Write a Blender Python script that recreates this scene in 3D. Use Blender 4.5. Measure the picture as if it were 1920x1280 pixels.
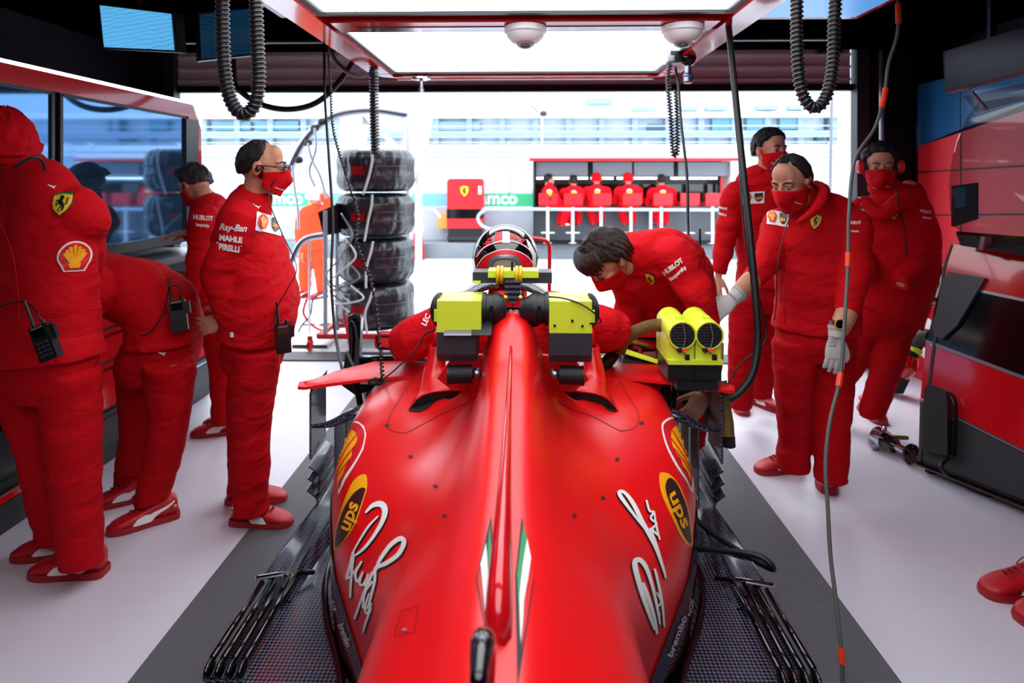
import bpy, bmesh, math, random
import numpy as np
from mathutils import Vector as V, Matrix as M, noise
from mathutils.bvhtree import BVHTree
from mathutils.geometry import tessellate_polygon
R = math.radians; PI = math.pi
S = bpy.context.scene; C = S.collection
for o in list(bpy.data.objects): bpy.data.objects.remove(o, do_unlink=True)
rnd = random.Random(4)

# ---------------------------------------------------------------- camera
F, CZ, YAW = 1150.0, 1.56, R(1.35)
cam = bpy.data.objects.new('camera', bpy.data.cameras.new('camera')); C.objects.link(cam)
cam.location = (0, 0, CZ); cam.rotation_euler = (R(90), 0, YAW)
cam.data.lens = F/1920*36; cam.data.sensor_width = 36; cam.data.shift_y = -305/1920
cam.data.clip_start = 0.02; cam.data.clip_end = 300
cam.data.dof.use_dof = True; cam.data.dof.focus_distance = 2.1; cam.data.dof.aperture_fstop = 2.8
S.camera = cam
S.view_settings.view_transform = 'Standard'; S.view_settings.look = 'None'
S.view_settings.gamma = 1; S.view_settings.use_curve_mapping = False
S.view_settings.exposure = 0.0
# ---------------------------------------------------------------- overcast daylight
w = bpy.data.worlds.new('sky'); S.world = w; w.use_nodes = True
bgn = w.node_tree.nodes['Background']; bgn.inputs[0].default_value = (0.80, 0.90, 1.0, 1); bgn.inputs[1].default_value = 4.2
sun = bpy.data.objects.new('sun', bpy.data.lights.new('sun', 'SUN')); C.objects.link(sun)
sun.data.energy = 1.5; sun.data.angle = R(25); sun.rotation_euler = (R(38), 0, R(-160)); sun.data.color = (1, .98, .95)
PANEL = 3.9      # strength of the ceiling light panels

def ray(px, py):
    a = (px-960)/F; b = -(py-335)/F
    return V((-math.sin(YAW)+a*math.cos(YAW), math.cos(YAW)+a*math.sin(YAW), b))
def P(px, py, Y):
    d = ray(px, py); return V((0, 0, CZ))+d*(Y/d.y)
def G(px, py, z=0.0):
    d = ray(px, py); return V((0, 0, CZ))+d*((z-CZ)/d.z)
def PX(px, py, X):
    d = ray(px, py); return V((0, 0, CZ))+d*(X/d.x)

# ---------------------------------------------------------------- materials
def lin(h):
    if isinstance(h, str):
        h = h.lstrip('#'); c = [int(h[i:i+2], 16)/255 for i in (0, 2, 4)]
        return tuple((x/12.92 if x <= .04045 else ((x+.055)/1.055)**2.4) for x in c)+(1,)
    return tuple(h)+(1,)
MT = {}
def mat(name, col, rough=.5, metal=0, spec=.5, coat=0, coat_r=.1, emit=None, es=1, bump=None, alpha=None, trans=0, var=None, sheen=0):
    m = bpy.data.materials.new(name); m.use_nodes = True; MT[name] = m
    nt = m.node_tree; b = nt.nodes['Principled BSDF']; I = b.inputs
    I['Base Color'].default_value = lin(col); I['Roughness'].default_value = rough; I['Metallic'].default_value = metal
    I['Specular IOR Level'].default_value = spec; I['Coat Weight'].default_value = coat; I['Coat Roughness'].default_value = coat_r
    I['Transmission Weight'].default_value = trans; I['Sheen Weight'].default_value = sheen
    if alpha is not None: I['Alpha'].default_value = alpha
    if emit: I['Emission Color'].default_value = lin(emit); I['Emission Strength'].default_value = es
    tc = nt.nodes.new('ShaderNodeTexCoord')
    if var:   # (scale, second colour, amount)
        n = nt.nodes.new('ShaderNodeTexNoise'); n.inputs['Scale'].default_value = var[0]; n.inputs['Detail'].default_value = 6
        nt.links.new(tc.outputs['Object'], n.inputs['Vector'])
        rp = nt.nodes.new('ShaderNodeValToRGB'); rp.color_ramp.elements[0].position = .5-var[2]; rp.color_ramp.elements[1].position = .5+var[2]
        rp.color_ramp.elements[0].color = lin(col); rp.color_ramp.elements[1].color = lin(var[1])
        nt.links.new(n.outputs['Fac'], rp.inputs['Fac']); nt.links.new(rp.outputs['Color'], I['Base Color'])
    if bump:  # list of (scale, distance, stretch xyz, distortion)
        prev = None
        for (sc, dist, st, dis) in bump:
            mp = nt.nodes.new('ShaderNodeMapping'); mp.inputs['Scale'].default_value = st
            nt.links.new(tc.outputs['Object'], mp.inputs['Vector'])
            n = nt.nodes.new('ShaderNodeTexNoise'); n.inputs['Scale'].default_value = sc; n.inputs['Detail'].default_value = 3
            n.inputs['Distortion'].default_value = dis
            nt.links.new(mp.outputs['Vector'], n.inputs['Vector'])
            bp = nt.nodes.new('ShaderNodeBump'); bp.inputs['Distance'].default_value = dist; bp.inputs['Strength'].default_value = 1
            nt.links.new(n.outputs['Fac'], bp.inputs['Height'])
            if prev: nt.links.new(prev.outputs['Normal'], bp.inputs['Normal'])
            prev = bp
        nt.links.new(prev.outputs['Normal'], I['Normal'])
    return m
CL = [(6, .022, (1, 1, 1.8), .8), (260, .0006, (1, 1, 1), 0)]
mat('red_cloth', '#c20916', .82, bump=CL, spec=.12, sheen=0)
mat('red_cloth_dark', '#b80a18', .85, bump=CL, spec=.1)
mat('red_trousers', '#b50814', .85, bump=[(6.5, .022, (1, 1, 1.6), .9), (300, .0005, (1, 1, 1), 0)], spec=.1)
mat('orange_cloth', '#e8502e', .85, bump=CL, spec=.1)
mat('far_red_cloth', '#d8101f', .85, spec=.1)
mat('skin', '#c99377', .5, spec=.35, bump=[(120, .0006, (1, 1, 1), 0)], var=(14, '#bb7d63', .2))
mat('skin_pale', '#cfa08a', .5, spec=.35, var=(14, '#c08c76', .2))
mat('hair_dark', '#17110f', .5, spec=.35, bump=[(60, .008, (6, 1, 1), .6)])
mat('hair_brown', '#2a1a12', .42, spec=.5, bump=[(60, .009, (6, 1, 1), .8)])
mat('eye_white_shaded', '#a3968f', .25); mat('eye_dark', '#120c0a', .15)  # eye white greyed, skin shadow put into its colour
mat('shoe_red', '#b90d1d', .4, bump=[(240, .0012, (1, 1, 1), 0)]); mat('sole_red', '#9c0c1a', .5)
mat('lace_red', '#8f0a16', .7)
mat('white_print', '#e9e6e4', .55); mat('white', '#e8e8ea', .5); mat('white_plastic', '#dfdfe2', .35)
mat('glove', '#c9c5c4', .8, bump=[(400, .0008, (1, 1, 1), 0)]); mat('glove_cuff', '#a9a7a8', .85)
mat('yellow_print', '#f6c51a', .5); mat('shell_yellow', '#f7a70f', .45); mat('black_print', '#0d0c10', .5)
mat('green_print', '#0d8a4a', .45); mat('red_print', '#d3121c', .45); mat('brown_print', '#33161a', .45)
mat('rb', '#101014', .35)
def mix_fres_paint():
    return mat('red_paint', '#e2090f', .36, spec=.5, coat=.25, coat_r=.28)
mix_fres_paint()
mat('red_gloss', '#c8101a', .15, coat=.6, coat_r=.05); mat('red_plain', '#d5121d', .4); mat('red_seam', '#6d0509', .5)
mat('black_gloss', '#07070a', .1, coat=.5); mat('black_matte', '#0b0b0e', .6); mat('black_rubber', '#0c0c0e', .5)
mat('black_plastic', '#101013', .35); mat('dark_grey', '#2a2b30', .5); mat('grey', '#7d7f86', .5)
mat('lime', '#dff23c', .35); mat('gold_hose', '#7a6233', .45, metal=.4, bump=[(300, .002, (1, 1, 1), 0)])
mat('yellow_strap', '#e3b30e', .35); mat('chrome', '#c9cbd2', .12, metal=1); mat('brushed', '#9a9ca6', .32, metal=1)
mat('tyre_blanket', '#1d1d24', .33, spec=.9, bump=[(9, .02, (1, 1, .25), .6)])
mat('ceiling_black', '#020203', 1, spec=0); mat('wall_dark', '#1a1720', .8, spec=.1, var=(2, '#201d27', .2)); mat('wall_grey', '#4c4a52', .6)
mat('shutter', '#d3d6dc', .5); mat('shutter_dark', '#2b272c', .6)
mat('floor_light', '#d6d3de', .36, spec=.4, var=(3, '#cdcad6', .25), bump=[(180, .0006, (1, 1, 1), 0)])
mat('mat_grey', '#5b5b60', .62, var=(40, '#535358', .3), bump=[(300, .001, (1, 1, 1), 0)])
mat('ground_out', '#dcdde0', .7, var=(1.5, '#cfd1d6', .3)); mat('concrete', '#b9bcc4', .8, var=(3, '#a9adb5', .3))
mat('kerb', '#8b8f95', .8, var=(2, '#6b6f75', .3))
mat('building', '#c6d0da', .7); mat('building_line', '#8ea3b8', .7); mat('glass_far', '#5c8f9e', .2); mat('glass_dark', '#2d5566', .2)
mat('steel_far', '#aab6c6', .5); mat('mesh_far', '#8795a5', .6)
mat('screen_glass', '#04060a', .03, spec=1.0, coat=1, coat_r=.02); mat('screen_mirror', '#4f7fae', .05, metal=.85, coat=.6, coat_r=.02)
mat('led_white', '#ffffff', .5, emit='#ffffff', es=5)
mat('panel_light', '#ffffff', .5, emit='#f6faff', es=PANEL)
mat('tail_red', '#ff2030', .3, emit='#ff2030', es=.8)
mat('plate_grey', '#8b8b92', .3, metal=.6); mat('duct_grey', '#30323a', .45)
mat('clear_dome', '#e8eef2', .05, trans=.9)
mat('smoked', '#30343c', .04, spec=.8, alpha=.34, coat=1, coat_r=.02)
mat('amber', '#e79a3c', .5); mat('green_banner', '#3fbf83', .6); mat('blue_banner', '#6fb3d6', .6)
mat('red_panel', '#ee2b38', .4, coat=.3); mat('blue_field', '#2a679c', .2, coat=.6); mat('screen_reflect_blue', '#1b3450', .22, spec=.35); mat('cable_grey', '#565c58', .5); mat('hose_rib', '#1e1e22', .3, spec=.8); mat('orange_sleeve', '#f0401f', .4); mat('beige_shell', '#9a9488', .4); mat('helmet_paint', '#0b0a0d', .12, coat=1, coat_r=.03)
mat('paper', '#e9eef5', .6); mat('blue_print', '#1d57b5', .5); mat('teal', '#2aa0a8', .4)
mat('perch_dark', '#12141b', .4); mat('perch_grey', '#6e727a', .45)
mat('face_dark', '#8d5b48', .5)

def carbon():
    m = mat('carbon', '#0c0b10', .22, spec=.7, coat=.8, coat_r=.08)
    nt = m.node_tree; b = nt.nodes['Principled BSDF']; tc = nt.nodes.new('ShaderNodeTexCoord')
    mp = nt.nodes.new('ShaderNodeMapping'); mp.inputs['Rotation'].default_value = (0, 0, R(45)); mp.inputs['Scale'].default_value = (1, 1, 1)
    nt.links.new(tc.outputs['Object'], mp.inputs['Vector'])
    ch = nt.nodes.new('ShaderNodeTexChecker'); ch.inputs['Scale'].default_value = 120
    ch.inputs['Color1'].default_value = lin('#08070b'); ch.inputs['Color2'].default_value = lin('#55566a')
    nt.links.new(mp.outputs['Vector'], ch.inputs['Vector']); nt.links.new(ch.outputs['Color'], b.inputs['Base Color'])
    bp = nt.nodes.new('ShaderNodeBump'); bp.inputs['Distance'].default_value = .0012
    nt.links.new(ch.outputs['Fac'], bp.inputs['Height']); nt.links.new(bp.outputs['Normal'], b.inputs['Normal'])
carbon()
def screenmat(name, base, lines, es):
    m = mat(name, base, .2); nt = m.node_tree; b = nt.nodes['Principled BSDF']; tc = nt.nodes.new('ShaderNodeTexCoord')
    w_ = nt.nodes.new('ShaderNodeTexWave'); w_.bands_direction = 'Z'; w_.inputs['Scale'].default_value = 14
    w_.inputs['Distortion'].default_value = 5; w_.inputs['Detail'].default_value = 2
    nt.links.new(tc.outputs['Object'], w_.inputs['Vector'])
    rp = nt.nodes.new('ShaderNodeValToRGB'); rp.color_ramp.elements[0].position = .03; rp.color_ramp.elements[1].position = .05
    rp.color_ramp.elements[0].color = lin(lines); rp.color_ramp.elements[1].color = lin(base)
    nt.links.new(w_.outputs['Fac'], rp.inputs['Fac']); nt.links.new(rp.outputs['Color'], b.inputs['Emission Color'])
    b.inputs['Emission Strength'].default_value = es
screenmat('screen_blue', '#4f9ccc', '#2f6f98', 1.3); screenmat('screen_dim', '#123a58', '#0b2336', .5)
mat('screen_sky', '#4d8fd0', .3, emit='#4d8fd0', es=.9)

# ---------------------------------------------------------------- object helpers
def tag(o, label=None, cat=None, group=None, kind=None):
    if label: o['label'] = label
    if cat: o['category'] = cat
    if group: o['group'] = group
    if kind: o['kind'] = kind
    return o
def link(name, me, m, parent=None):
    o = bpy.data.objects.new(name, me); C.objects.link(o)
    ms = m if isinstance(m, (list, tuple)) else [m]
    for x in ms: me.materials.append(MT[x])
    if parent: o.parent = parent
    return o
def obj(name, bm, m, parent=None, smooth=False, bevel=0):
    if bevel:
        es = [e for e in bm.edges if len(e.link_faces) == 2 and e.calc_face_angle(0) > .6]
        if es: bmesh.ops.bevel(bm, geom=es, offset=bevel, segments=2, affect='EDGES', clamp_overlap=True)
    me = bpy.data.meshes.new(name); bmesh.ops.recalc_face_normals(bm, faces=bm.faces)
    bm.to_mesh(me); bm.free()
    if smooth:
        me.shade_smooth() if smooth is True else me.shade_smooth()
        if smooth is not True:
            me.set_sharp_from_angle(angle=smooth)
    return link(name, me, m, parent)
def empty(name, label=None, cat=None, group=None):
    o = bpy.data.objects.new(name, None); C.objects.link(o); o.empty_display_size = .05
    return tag(o, label, cat, group)
NB = bmesh.new
def box(bm, a, b, mx=None):
    a, b = V(a), V(b); vs = []
    for z in (a.z, b.z):
        for x, y in ((a.x, a.y), (b.x, a.y), (b.x, b.y), (a.x, b.y)):
            p = V((x, y, z)); vs.append(bm.verts.new(mx @ p if mx else p))
    for f in ((0, 3, 2, 1), (4, 5, 6, 7), (0, 1, 5, 4), (1, 2, 6, 5), (2, 3, 7, 6), (3, 0, 4, 7)): bm.faces.new([vs[i] for i in f])
    return bm
def Box(a, b, mx=None): return box(NB(), a, b, mx)
def smooth_path(pts, n=8):
    pts = [V(p) for p in pts]; out = []
    if len(pts) < 3: return pts
    q = [pts[0]*2-pts[1]]+pts+[pts[-1]*2-pts[-2]]
    for i in range(1, len(q)-2):
        for k in range(n):
            t = k/n; a, b, c, d = q[i-1:i+3]
            out.append(.5*((2*b)+(c-a)*t+(2*a-5*b+4*c-d)*t*t+(3*b-a-3*c+d)*t**3))
    out.append(pts[-1]); return out
def smooth_vals(v, n=8): return [x.x for x in smooth_path([V((a, 0, 0)) for a in v], n)]
def tube(bm, pts, r, seg=10, cap=True, flat=None, closed=False):
    """r: number or list; flat: (axis vector, factor) squashes the section along an axis"""
    pts = [V(p) for p in pts]; n = len(pts); rs = r if isinstance(r, (list, tuple)) else [r]*n
    t0 = (pts[1]-pts[0]).normalized(); up = V((0, 0, 1)) if abs(t0.z) < .9 else V((0, 1, 0))
    u = t0.cross(up).normalized(); rings = []
    for i, p in enumerate(pts):
        t = (pts[min(i+1, n-1)]-pts[max(i-1, 0)]).normalized()
        u = (u-t*u.dot(t)).normalized(); v = t.cross(u); ring = []
        for k in range(seg):
            a = 2*PI*k/seg; d = (u*math.cos(a)+v*math.sin(a))*rs[i]
            if flat: ax = flat[0]; d = d-ax*d.dot(ax)*(1-flat[1])
            ring.append(bm.verts.new(p+d))
        rings.append(ring)
    for i in range(n-1):
        for k in range(seg):
            bm.faces.new((rings[i][k], rings[i][(k+1) % seg], rings[i+1][(k+1) % seg], rings[i+1][k]))
    if closed:
        for k in range(seg): bm.faces.new((rings[-1][k], rings[-1][(k+1) % seg], rings[0][(k+1) % seg], rings[0][k]))
    elif cap:
        bm.faces.new(rings[0][::-1]); bm.faces.new(rings[-1])
    return bm
def Tube(*a, **k): return tube(NB(), *a, **k)
def ell(bm, c, r, mx=None, u=14, v=9):
    c = V(c); rx, ry, rz = (r, r, r) if isinstance(r, (int, float)) else r; rings = []
    def T(p): return mx @ p if mx else p
    top = bm.verts.new(T(c+V((0, 0, rz)))); bot = bm.verts.new(T(c-V((0, 0, rz))))
    for i in range(1, v):
        e = PI/2-PI*i/v
        rings.append([bm.verts.new(T(c+V((rx*math.cos(e)*math.cos(2*PI*k/u), ry*math.cos(e)*math.sin(2*PI*k/u), rz*math.sin(e))))) for k in range(u)])
    for k in range(u):
        bm.faces.new((top, rings[0][k], rings[0][(k+1) % u])); bm.faces.new((bot, rings[-1][(k+1) % u], rings[-1][k]))
        for i in range(v-2): bm.faces.new((rings[i][k], rings[i+1][k], rings[i+1][(k+1) % u], rings[i][(k+1) % u]))
    return bm
def Ell(*a, **k): return ell(NB(), *a, **k)
def prism(bm, pts, d):
    """polygon of 3-D points extruded by vector d"""
    d = V(d); a = [bm.verts.new(V(p)) for p in pts]; b = [bm.verts.new(V(p)+d) for p in pts]; n = len(a)
    bm.faces.new(a[::-1]); bm.faces.new(b)
    for i in range(n): bm.faces.new((a[i], a[(i+1) % n], b[(i+1) % n], b[i]))
    return bm
def Prism(*a): return prism(NB(), *a)
def loft(bm, rings, cap=True, closed=True):
    vs = [[bm.verts.new(V(p)) for p in r] for r in rings]; n = len(vs[0])
    for i in range(len(vs)-1):
        for k in range(n if closed else n-1):
            bm.faces.new((vs[i][k], vs[i][(k+1) % n], vs[i+1][(k+1) % n], vs[i+1][k]))
    if cap: bm.faces.new(vs[0][::-1]); bm.faces.new(vs[-1])
    return bm
def lathe(bm, prof, mx, seg=24):
    """prof: (radius, height) along local z"""
    rings = [[mx @ V((r*math.cos(2*PI*k/seg), r*math.sin(2*PI*k/seg), h)) for k in range(seg)] for r, h in prof]
    return loft(bm, rings)
def Lathe(*a, **k): return lathe(NB(), *a, **k)
def axis(p, z, x=None):
    """matrix with local z along z at p"""
    z = V(z).normalized(); x = V(x) if x else (V((1, 0, 0)) if abs(z.x) < .9 else V((0, 1, 0)))
    y = z.cross(x).normalized(); x = y.cross(z)
    return M.Translation(V(p)) @ M((x, y, z)).transposed().to_4x4()
def coil(path, R_, r, turns, seg=8, taper=0):
    """helical hose round a path"""
    pts = smooth_path(path, 12); n = int(turns*14); L = [0]
    for i in range(1, len(pts)): L.append(L[-1]+(pts[i]-pts[i-1]).length)
    out = []; u = None; j = 0
    for k in range(n+1):
        s = L[-1]*k/n
        while j < len(L)-2 and L[j+1] < s: j += 1
        f = (s-L[j])/max(L[j+1]-L[j], 1e-6); p = pts[j].lerp(pts[j+1], f); t = (pts[j+1]-pts[j]).normalized()
        if u is None: u = t.cross(V((.1, 1, .05))).normalized()
        u = (u-t*u.dot(t)).normalized(); v = t.cross(u); a = 2*PI*turns*k/n
        out.append(p+(u*math.cos(a)+v*math.sin(a))*R_)
    return tube(NB(), out, r, seg)
FS = []
def fold_space():
    if not FS:
        e = bpy.data.objects.new('fold_space', None); C.objects.link(e); e.rotation_euler = (R(12), R(-20), R(30)); e.scale = (1.7, 1.7, .62); FS.append(e); bpy.context.view_layer.update()
    return FS[0]
def remesh(name, bm, m, parent, vox, smooth=3, disp=None, fac=.5):
    """one continuous voxel surface round everything in bm, baked to a mesh"""
    me = bpy.data.meshes.new(name); bmesh.ops.recalc_face_normals(bm, faces=bm.faces); bm.to_mesh(me); bm.free()
    o = bpy.data.objects.new('tmp', me); C.objects.link(o)
    r = o.modifiers.new('r', 'REMESH'); r.mode = 'VOXEL'; r.voxel_size = vox; r.use_smooth_shade = True
    if smooth:
        s = o.modifiers.new('s', 'SMOOTH'); s.factor = fac; s.iterations = smooth
    for (sc, st) in disp or []:
        tx = bpy.data.textures.new('folds', 'CLOUDS'); tx.noise_scale = sc; tx.noise_depth = 1
        d = o.modifiers.new('d', 'DISPLACE'); d.texture = tx; d.strength = st; d.mid_level = .42; d.texture_coords = 'OBJECT'; d.texture_coords_object = fold_space()
    dg = bpy.context.evaluated_depsgraph_get(); dg.update()
    nm = bpy.data.meshes.new_from_object(o.evaluated_get(dg)); nm.name = name
    bpy.data.objects.remove(o, do_unlink=True); bpy.data.meshes.remove(me)
    nm.materials.clear(); nm.shade_smooth()
    return link(name, nm, m, parent)

# decals: flat shapes laid onto a surface
def text_shapes(s, font_size=1, shear=0, bold=0.0, spacing=1.0):
    cu = bpy.data.curves.new('t', 'FONT'); cu.body = s; cu.size = font_size; cu.shear = shear; cu.offset = bold; cu.align_x = 'CENTER'; cu.align_y = 'CENTER'
    cu.space_character = spacing; cu.resolution_u = 3
    o = bpy.data.objects.new('t', cu); C.objects.link(o); dg = bpy.context.evaluated_depsgraph_get(); dg.update()
    me = bpy.data.meshes.new_from_object(o.evaluated_get(dg)); v = [(x.co.x, x.co.y) for x in me.vertices]; f = [list(p.vertices) for p in me.polygons]
    bpy.data.objects.remove(o, do_unlink=True); bpy.data.meshes.remove(me)
    return v, f
def poly_shapes(pts):
    t = tessellate_polygon([[V((x, y, 0)) for x, y in pts]])
    return list(pts), [list(q) for q in t]
def stroke_shapes(pts, wd):
    """polyline with width(s) as a ribbon"""
    p = smooth_path([V((x, y, 0)) for x, y in pts], 6); n = len(p)
    ws = wd if isinstance(wd, (int, float)) else None
    wl = [ws]*n if ws else smooth_vals(wd, 6) if len(wd) == len(pts) else [wd[0]]*n
    v = []; f = []
    for i in range(n):
        t = (p[min(i+1, n-1)]-p[max(i-1, 0)]).normalized(); nr = V((-t.y, t.x, 0))*wl[i]/2
        v += [(p[i].x+nr.x, p[i].y+nr.y), (p[i].x-nr.x, p[i].y-nr.y)]
        if i: f.append([2*i-2, 2*i-1, 2*i+1, 2*i])
    return v, f
def circ(cx, cy, rx, ry=None, n=24, a0=0, a1=360):
    ry = ry or rx
    return [(cx+rx*math.cos(R(a0+(a1-a0)*k/n)), cy+ry*math.sin(R(a0+(a1-a0)*k/n))) for k in range(n+(0 if a1-a0 == 360 else 1))]
BV = {}
def bvh(o):
    if o.name not in BV:
        me = o.data; mw = o.matrix_basis
        BV[o.name] = BVHTree.FromPolygons([mw @ v.co for v in me.vertices], [list(p.vertices) for p in me.polygons])
    return BV[o.name]
def decal(name, target, shapes, mt, org, ux, uy, lift=.0015, fine=0, parent=None):
    """shapes in unit coordinates; unit vectors ux, uy given in photograph pixels; laid on target's surface"""
    tr = bvh(target); bm = NB()
    for v, f in shapes:
        vs = [bm.verts.new((x, y, 0)) for x, y in v]
        for q in f:
            if len(set(q)) > 2:
                try: bm.faces.new([vs[i] for i in q])
                except ValueError: pass
    if fine:
        bmesh.ops.triangulate(bm, faces=bm.faces)
        for _ in range(6):
            es = [e for e in bm.edges if e.calc_length() > fine]
            if not es: break
            bmesh.ops.subdivide_edges(bm, edges=es, cuts=1); bmesh.ops.triangulate(bm, faces=bm.faces)
    bad = []
    for v in bm.verts:
        px = org[0]+v.co.x*ux[0]+v.co.y*uy[0]; py = org[1]+v.co.x*ux[1]+v.co.y*uy[1]
        d = ray(px, py).normalized(); h = tr.ray_cast(V((0, 0, CZ)), d)
        if h[0] is None: bad.append(v); continue
        n = h[1] if h[1].dot(d) < 0 else -h[1]
        v.co = h[0]+n*lift
    bmesh.ops.delete(bm, geom=bad, context='VERTS')
    bmesh.ops.delete(bm, geom=[e for e in bm.edges if e.calc_length() > .12], context='EDGES')
    o = obj(name, bm, mt, parent or target, smooth=False)
    return o
# ================================================================ setting
def struct(name, bm, m, parent=None, **k):
    o = obj(name, bm, m, parent, **k)
    if not parent: o['kind'] = 'structure'
    return o
DY = 5.2        # door plane
struct('floor', Box((-3.4, -3.2, -.1), (3.4, DY, 0)), 'floor_light')
fm = tag(struct('trim_1', Box((-1.233, -1.5, 0), (1.16, 6.0, .004)), 'mat_grey'))
struct('ceiling', Box((-3.4, -3.2, 2.67), (3.4, DY+.1, 2.75)), 'ceiling_black')
struct('wall_left', Box((-3.5, -3.2, 0), (-3.4, DY, 2.67)), 'wall_dark')
struct('wall_right', Box((3.4, -3.2, 0), (3.5, DY, 2.67)), 'wall_dark')
struct('wall_rear', Box((-3.5, -3.3, 0), (3.5, -3.2, 2.67)), 'wall_grey')
bm = NB(); box(bm, (2.84, DY, 0), (3.5, DY+.2, 2.75)); box(bm, (-3.5, DY, 0), (-3.1, DY+.2, 2.75)); box(bm, (-3.1, DY+.12, 2.72), (2.84, DY+.2, 2.9))
struct('wall_front', bm, 'wall_dark')
# rolled-up sectional door hanging in the head of the opening
r = empty('door_1'); r['kind'] = 'structure'
zt = 2.31
for k in range(4):
    z0 = zt+.045+k*.105
    bm = Box((-3.08, DY+.02, z0), (2.72, DY+.05, z0+.1052)); box(bm, (-3.08, DY+.005, z0+.03), (2.72, DY+.02, z0+.05))
    obj('door_panel', bm, 'shutter', r)
obj('bottom_seal', Box((-3.1, DY, zt-.01), (2.84, DY+.06, zt+.045)), 'black_rubber', r)
obj('guide_rail', Box((2.74, DY-.05, 0), (2.84, DY+.05, 2.67)), 'dark_grey', r)
obj('guide_rail', Box((-3.1, DY-.05, 0), (-3.0, DY+.05, 2.67)), 'dark_grey', r)
bm = Box((2.42, DY-.06, 2.60), (2.62, DY, 2.68)); box(bm, (2.46, DY-.08, 2.61), (2.5, DY-.06, 2.66)); box(bm, (2.54, DY-.08, 2.61), (2.6, DY-.06, 2.66))
obj('hinge_bracket', bm, 'brushed', r)
struct('trim_2', Box((3.13, 6.1, 0), (3.42, 6.25, 3.3)), 'white')      # white column just outside the door
struct('trim_3', Tube([(2.9, DY-.12, 0), (2.9, DY-.12, 2.67)], .02), 'brushed')
bm = NB(); box(bm, (-3.1, DY, .001), (2.84, DY+.25, .012)); struct('trim_4', bm, 'dark_grey')
# ---------------------------------------------------------------- outside ground, pit wall, buildings
struct('ground_pit_lane', Box((-30, DY, -.12), (30, 60, -.002)), 'ground_out')
KY = 11.96
struct('ground_kerb', Box((-30, KY, 0), (30, 14.2, .29)), 'kerb')
struct('wall_pit', Box((-30, 12.75, .29), (30, 12.95, .97)), 'concrete')
def banner(x0, x1, word, m, label, z0=.985, z1=1.25):
    Y = 12.72; r = empty('advertising_banner', label, 'banner')
    obj('banner_sheet', Box((x0, Y, z0), (x1, Y+.02, z1)), m, r)
    v, f = text_shapes(word, .36, bold=.012); bm = NB()
    vs = [bm.verts.new(((x0+x1)/2+x, Y-.004, (z0+z1)/2+y+.03)) for x, y in v]
    for q in f: bm.faces.new([vs[i] for i in q])
    obj('lettering', bm, 'paper', r)
banner(P(440, 375, 12.72).x, P(600, 375, 12.72).x, 'aramco', 'green_banner', 'green banner with white lettering behind the orange suited worker')
banner(P(600, 375, 12.72).x, P(842, 375, 12.72).x, 'aramco', 'blue_banner', 'pale blue banner with white lettering behind the tyre stack')
banner(P(843, 375, 12.72).x, P(1000, 375, 12.72).x, 'aramco', 'green_banner', 'green banner between the red cabinet and the pit wall stand')
banner(P(1376, 375, 12.72).x, P(1560, 375, 12.72).x, 'aramco', 'green_banner', 'green banner right of the pit wall stand')
# debris fence: mesh drawn as crossed wires, posts, curved top
r = empty('debris_fence', 'pale wire debris fence with curved posts along the top of the pit wall', 'fence'); 
bm = NB(); x0, x1 = -9.0, 9.0; FY = 12.86
for k in range(int((x1-x0)/.085)):
    x = x0+k*.085; box(bm, (x, FY, 1.25), (x+.009, FY+.009, 2.15))
for k in range(11): box(bm, (x0, FY, 1.25+k*.085), (x1, FY+.009, 1.259+k*.085))
obj('wire_mesh', bm, 'mesh_far', r)
for px in (377, 560, 730, 905, 955, 1000, 1170, 1205, 1375, 1420, 1545, 1600):
    x = P(px, 300, FY).x
    obj('post', Tube(smooth_path([(x, FY+.03, .9), (x, FY+.03, 1.9), (x, FY-.05, 2.1), (x, FY-.3, 2.3)], 5), .03, 8), 'white', r)
for z in (1.28, 2.05, 2.2): obj('rail', Box((x0, FY-.02, z), (x1, FY+.04, z+.05)), 'white', r)
# grandstand / paddock building far across
BY = 26.0
def bz(y, Y=BY): return CZ+(335-y)*Y/F
def bx_(x, Y=BY): return P(x, 335, Y).x
g = empty('grandstand_building', 'pale blue white concrete building with long window bands across the pit lane', 'building')
obj('facade', Box((-26, BY+.3, 0), (26, BY+6, bz(150))), 'building', g)
for y0, y1 in ((212, 222), (248, 256), (272, 284)):
    obj('ledge', Box((-26, BY-.3, bz(y1)), (26, BY+.3, bz(y0))), 'building_line' if y0 == 248 else 'white', g)
for px in range(260, 1600, 62):
    x = bx_(px); obj('column', Box((x-.12, BY-.1, bz(290)), (x+.12, BY+.3, bz(212))), 'building_line', g)
for a, b, y0, y1, m in ((1098, 1148, 184, 195, 'building_line'), (1186, 1230, 201, 209, 'building_line'), (1275, 1308, 201, 208, 'building_line'), (1325, 1365, 201, 208, 'building_line'),
                        (1420, 1460, 199, 207, 'building_line'), (1480, 1510, 199, 207, 'building_line'),
                        (1215, 1250, 233, 245, 'glass_dark'), (1335, 1382, 222, 245, 'glass_far'), (1400, 1442, 218, 245, 'glass_far'), (1462, 1505, 219, 243, 'glass_far'), (1551, 1578, 222, 248, 'glass_dark'),
                        (400, 470, 228, 243, 'glass_far'), (480, 560, 226, 243, 'glass_far'), (1531, 1545, 244, 264, 'glass_dark'), (820, 900, 228, 244, 'building_line'), (300, 360, 228, 243, 'glass_far')):
    w_ = obj('window', Box((bx_(a), BY-.02, bz(y1)), (bx_(b), BY+.3, bz(y0))), m, g)
for k in range(4): obj('handrail', Box((-26, BY-.9, bz(270)+k*.22), (26, BY-.86, bz(270)+.04+k*.22)), 'steel_far', g)
g = empty('street_light', 'small lamp and camera head on a thin pole above the far building', 'light')
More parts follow.
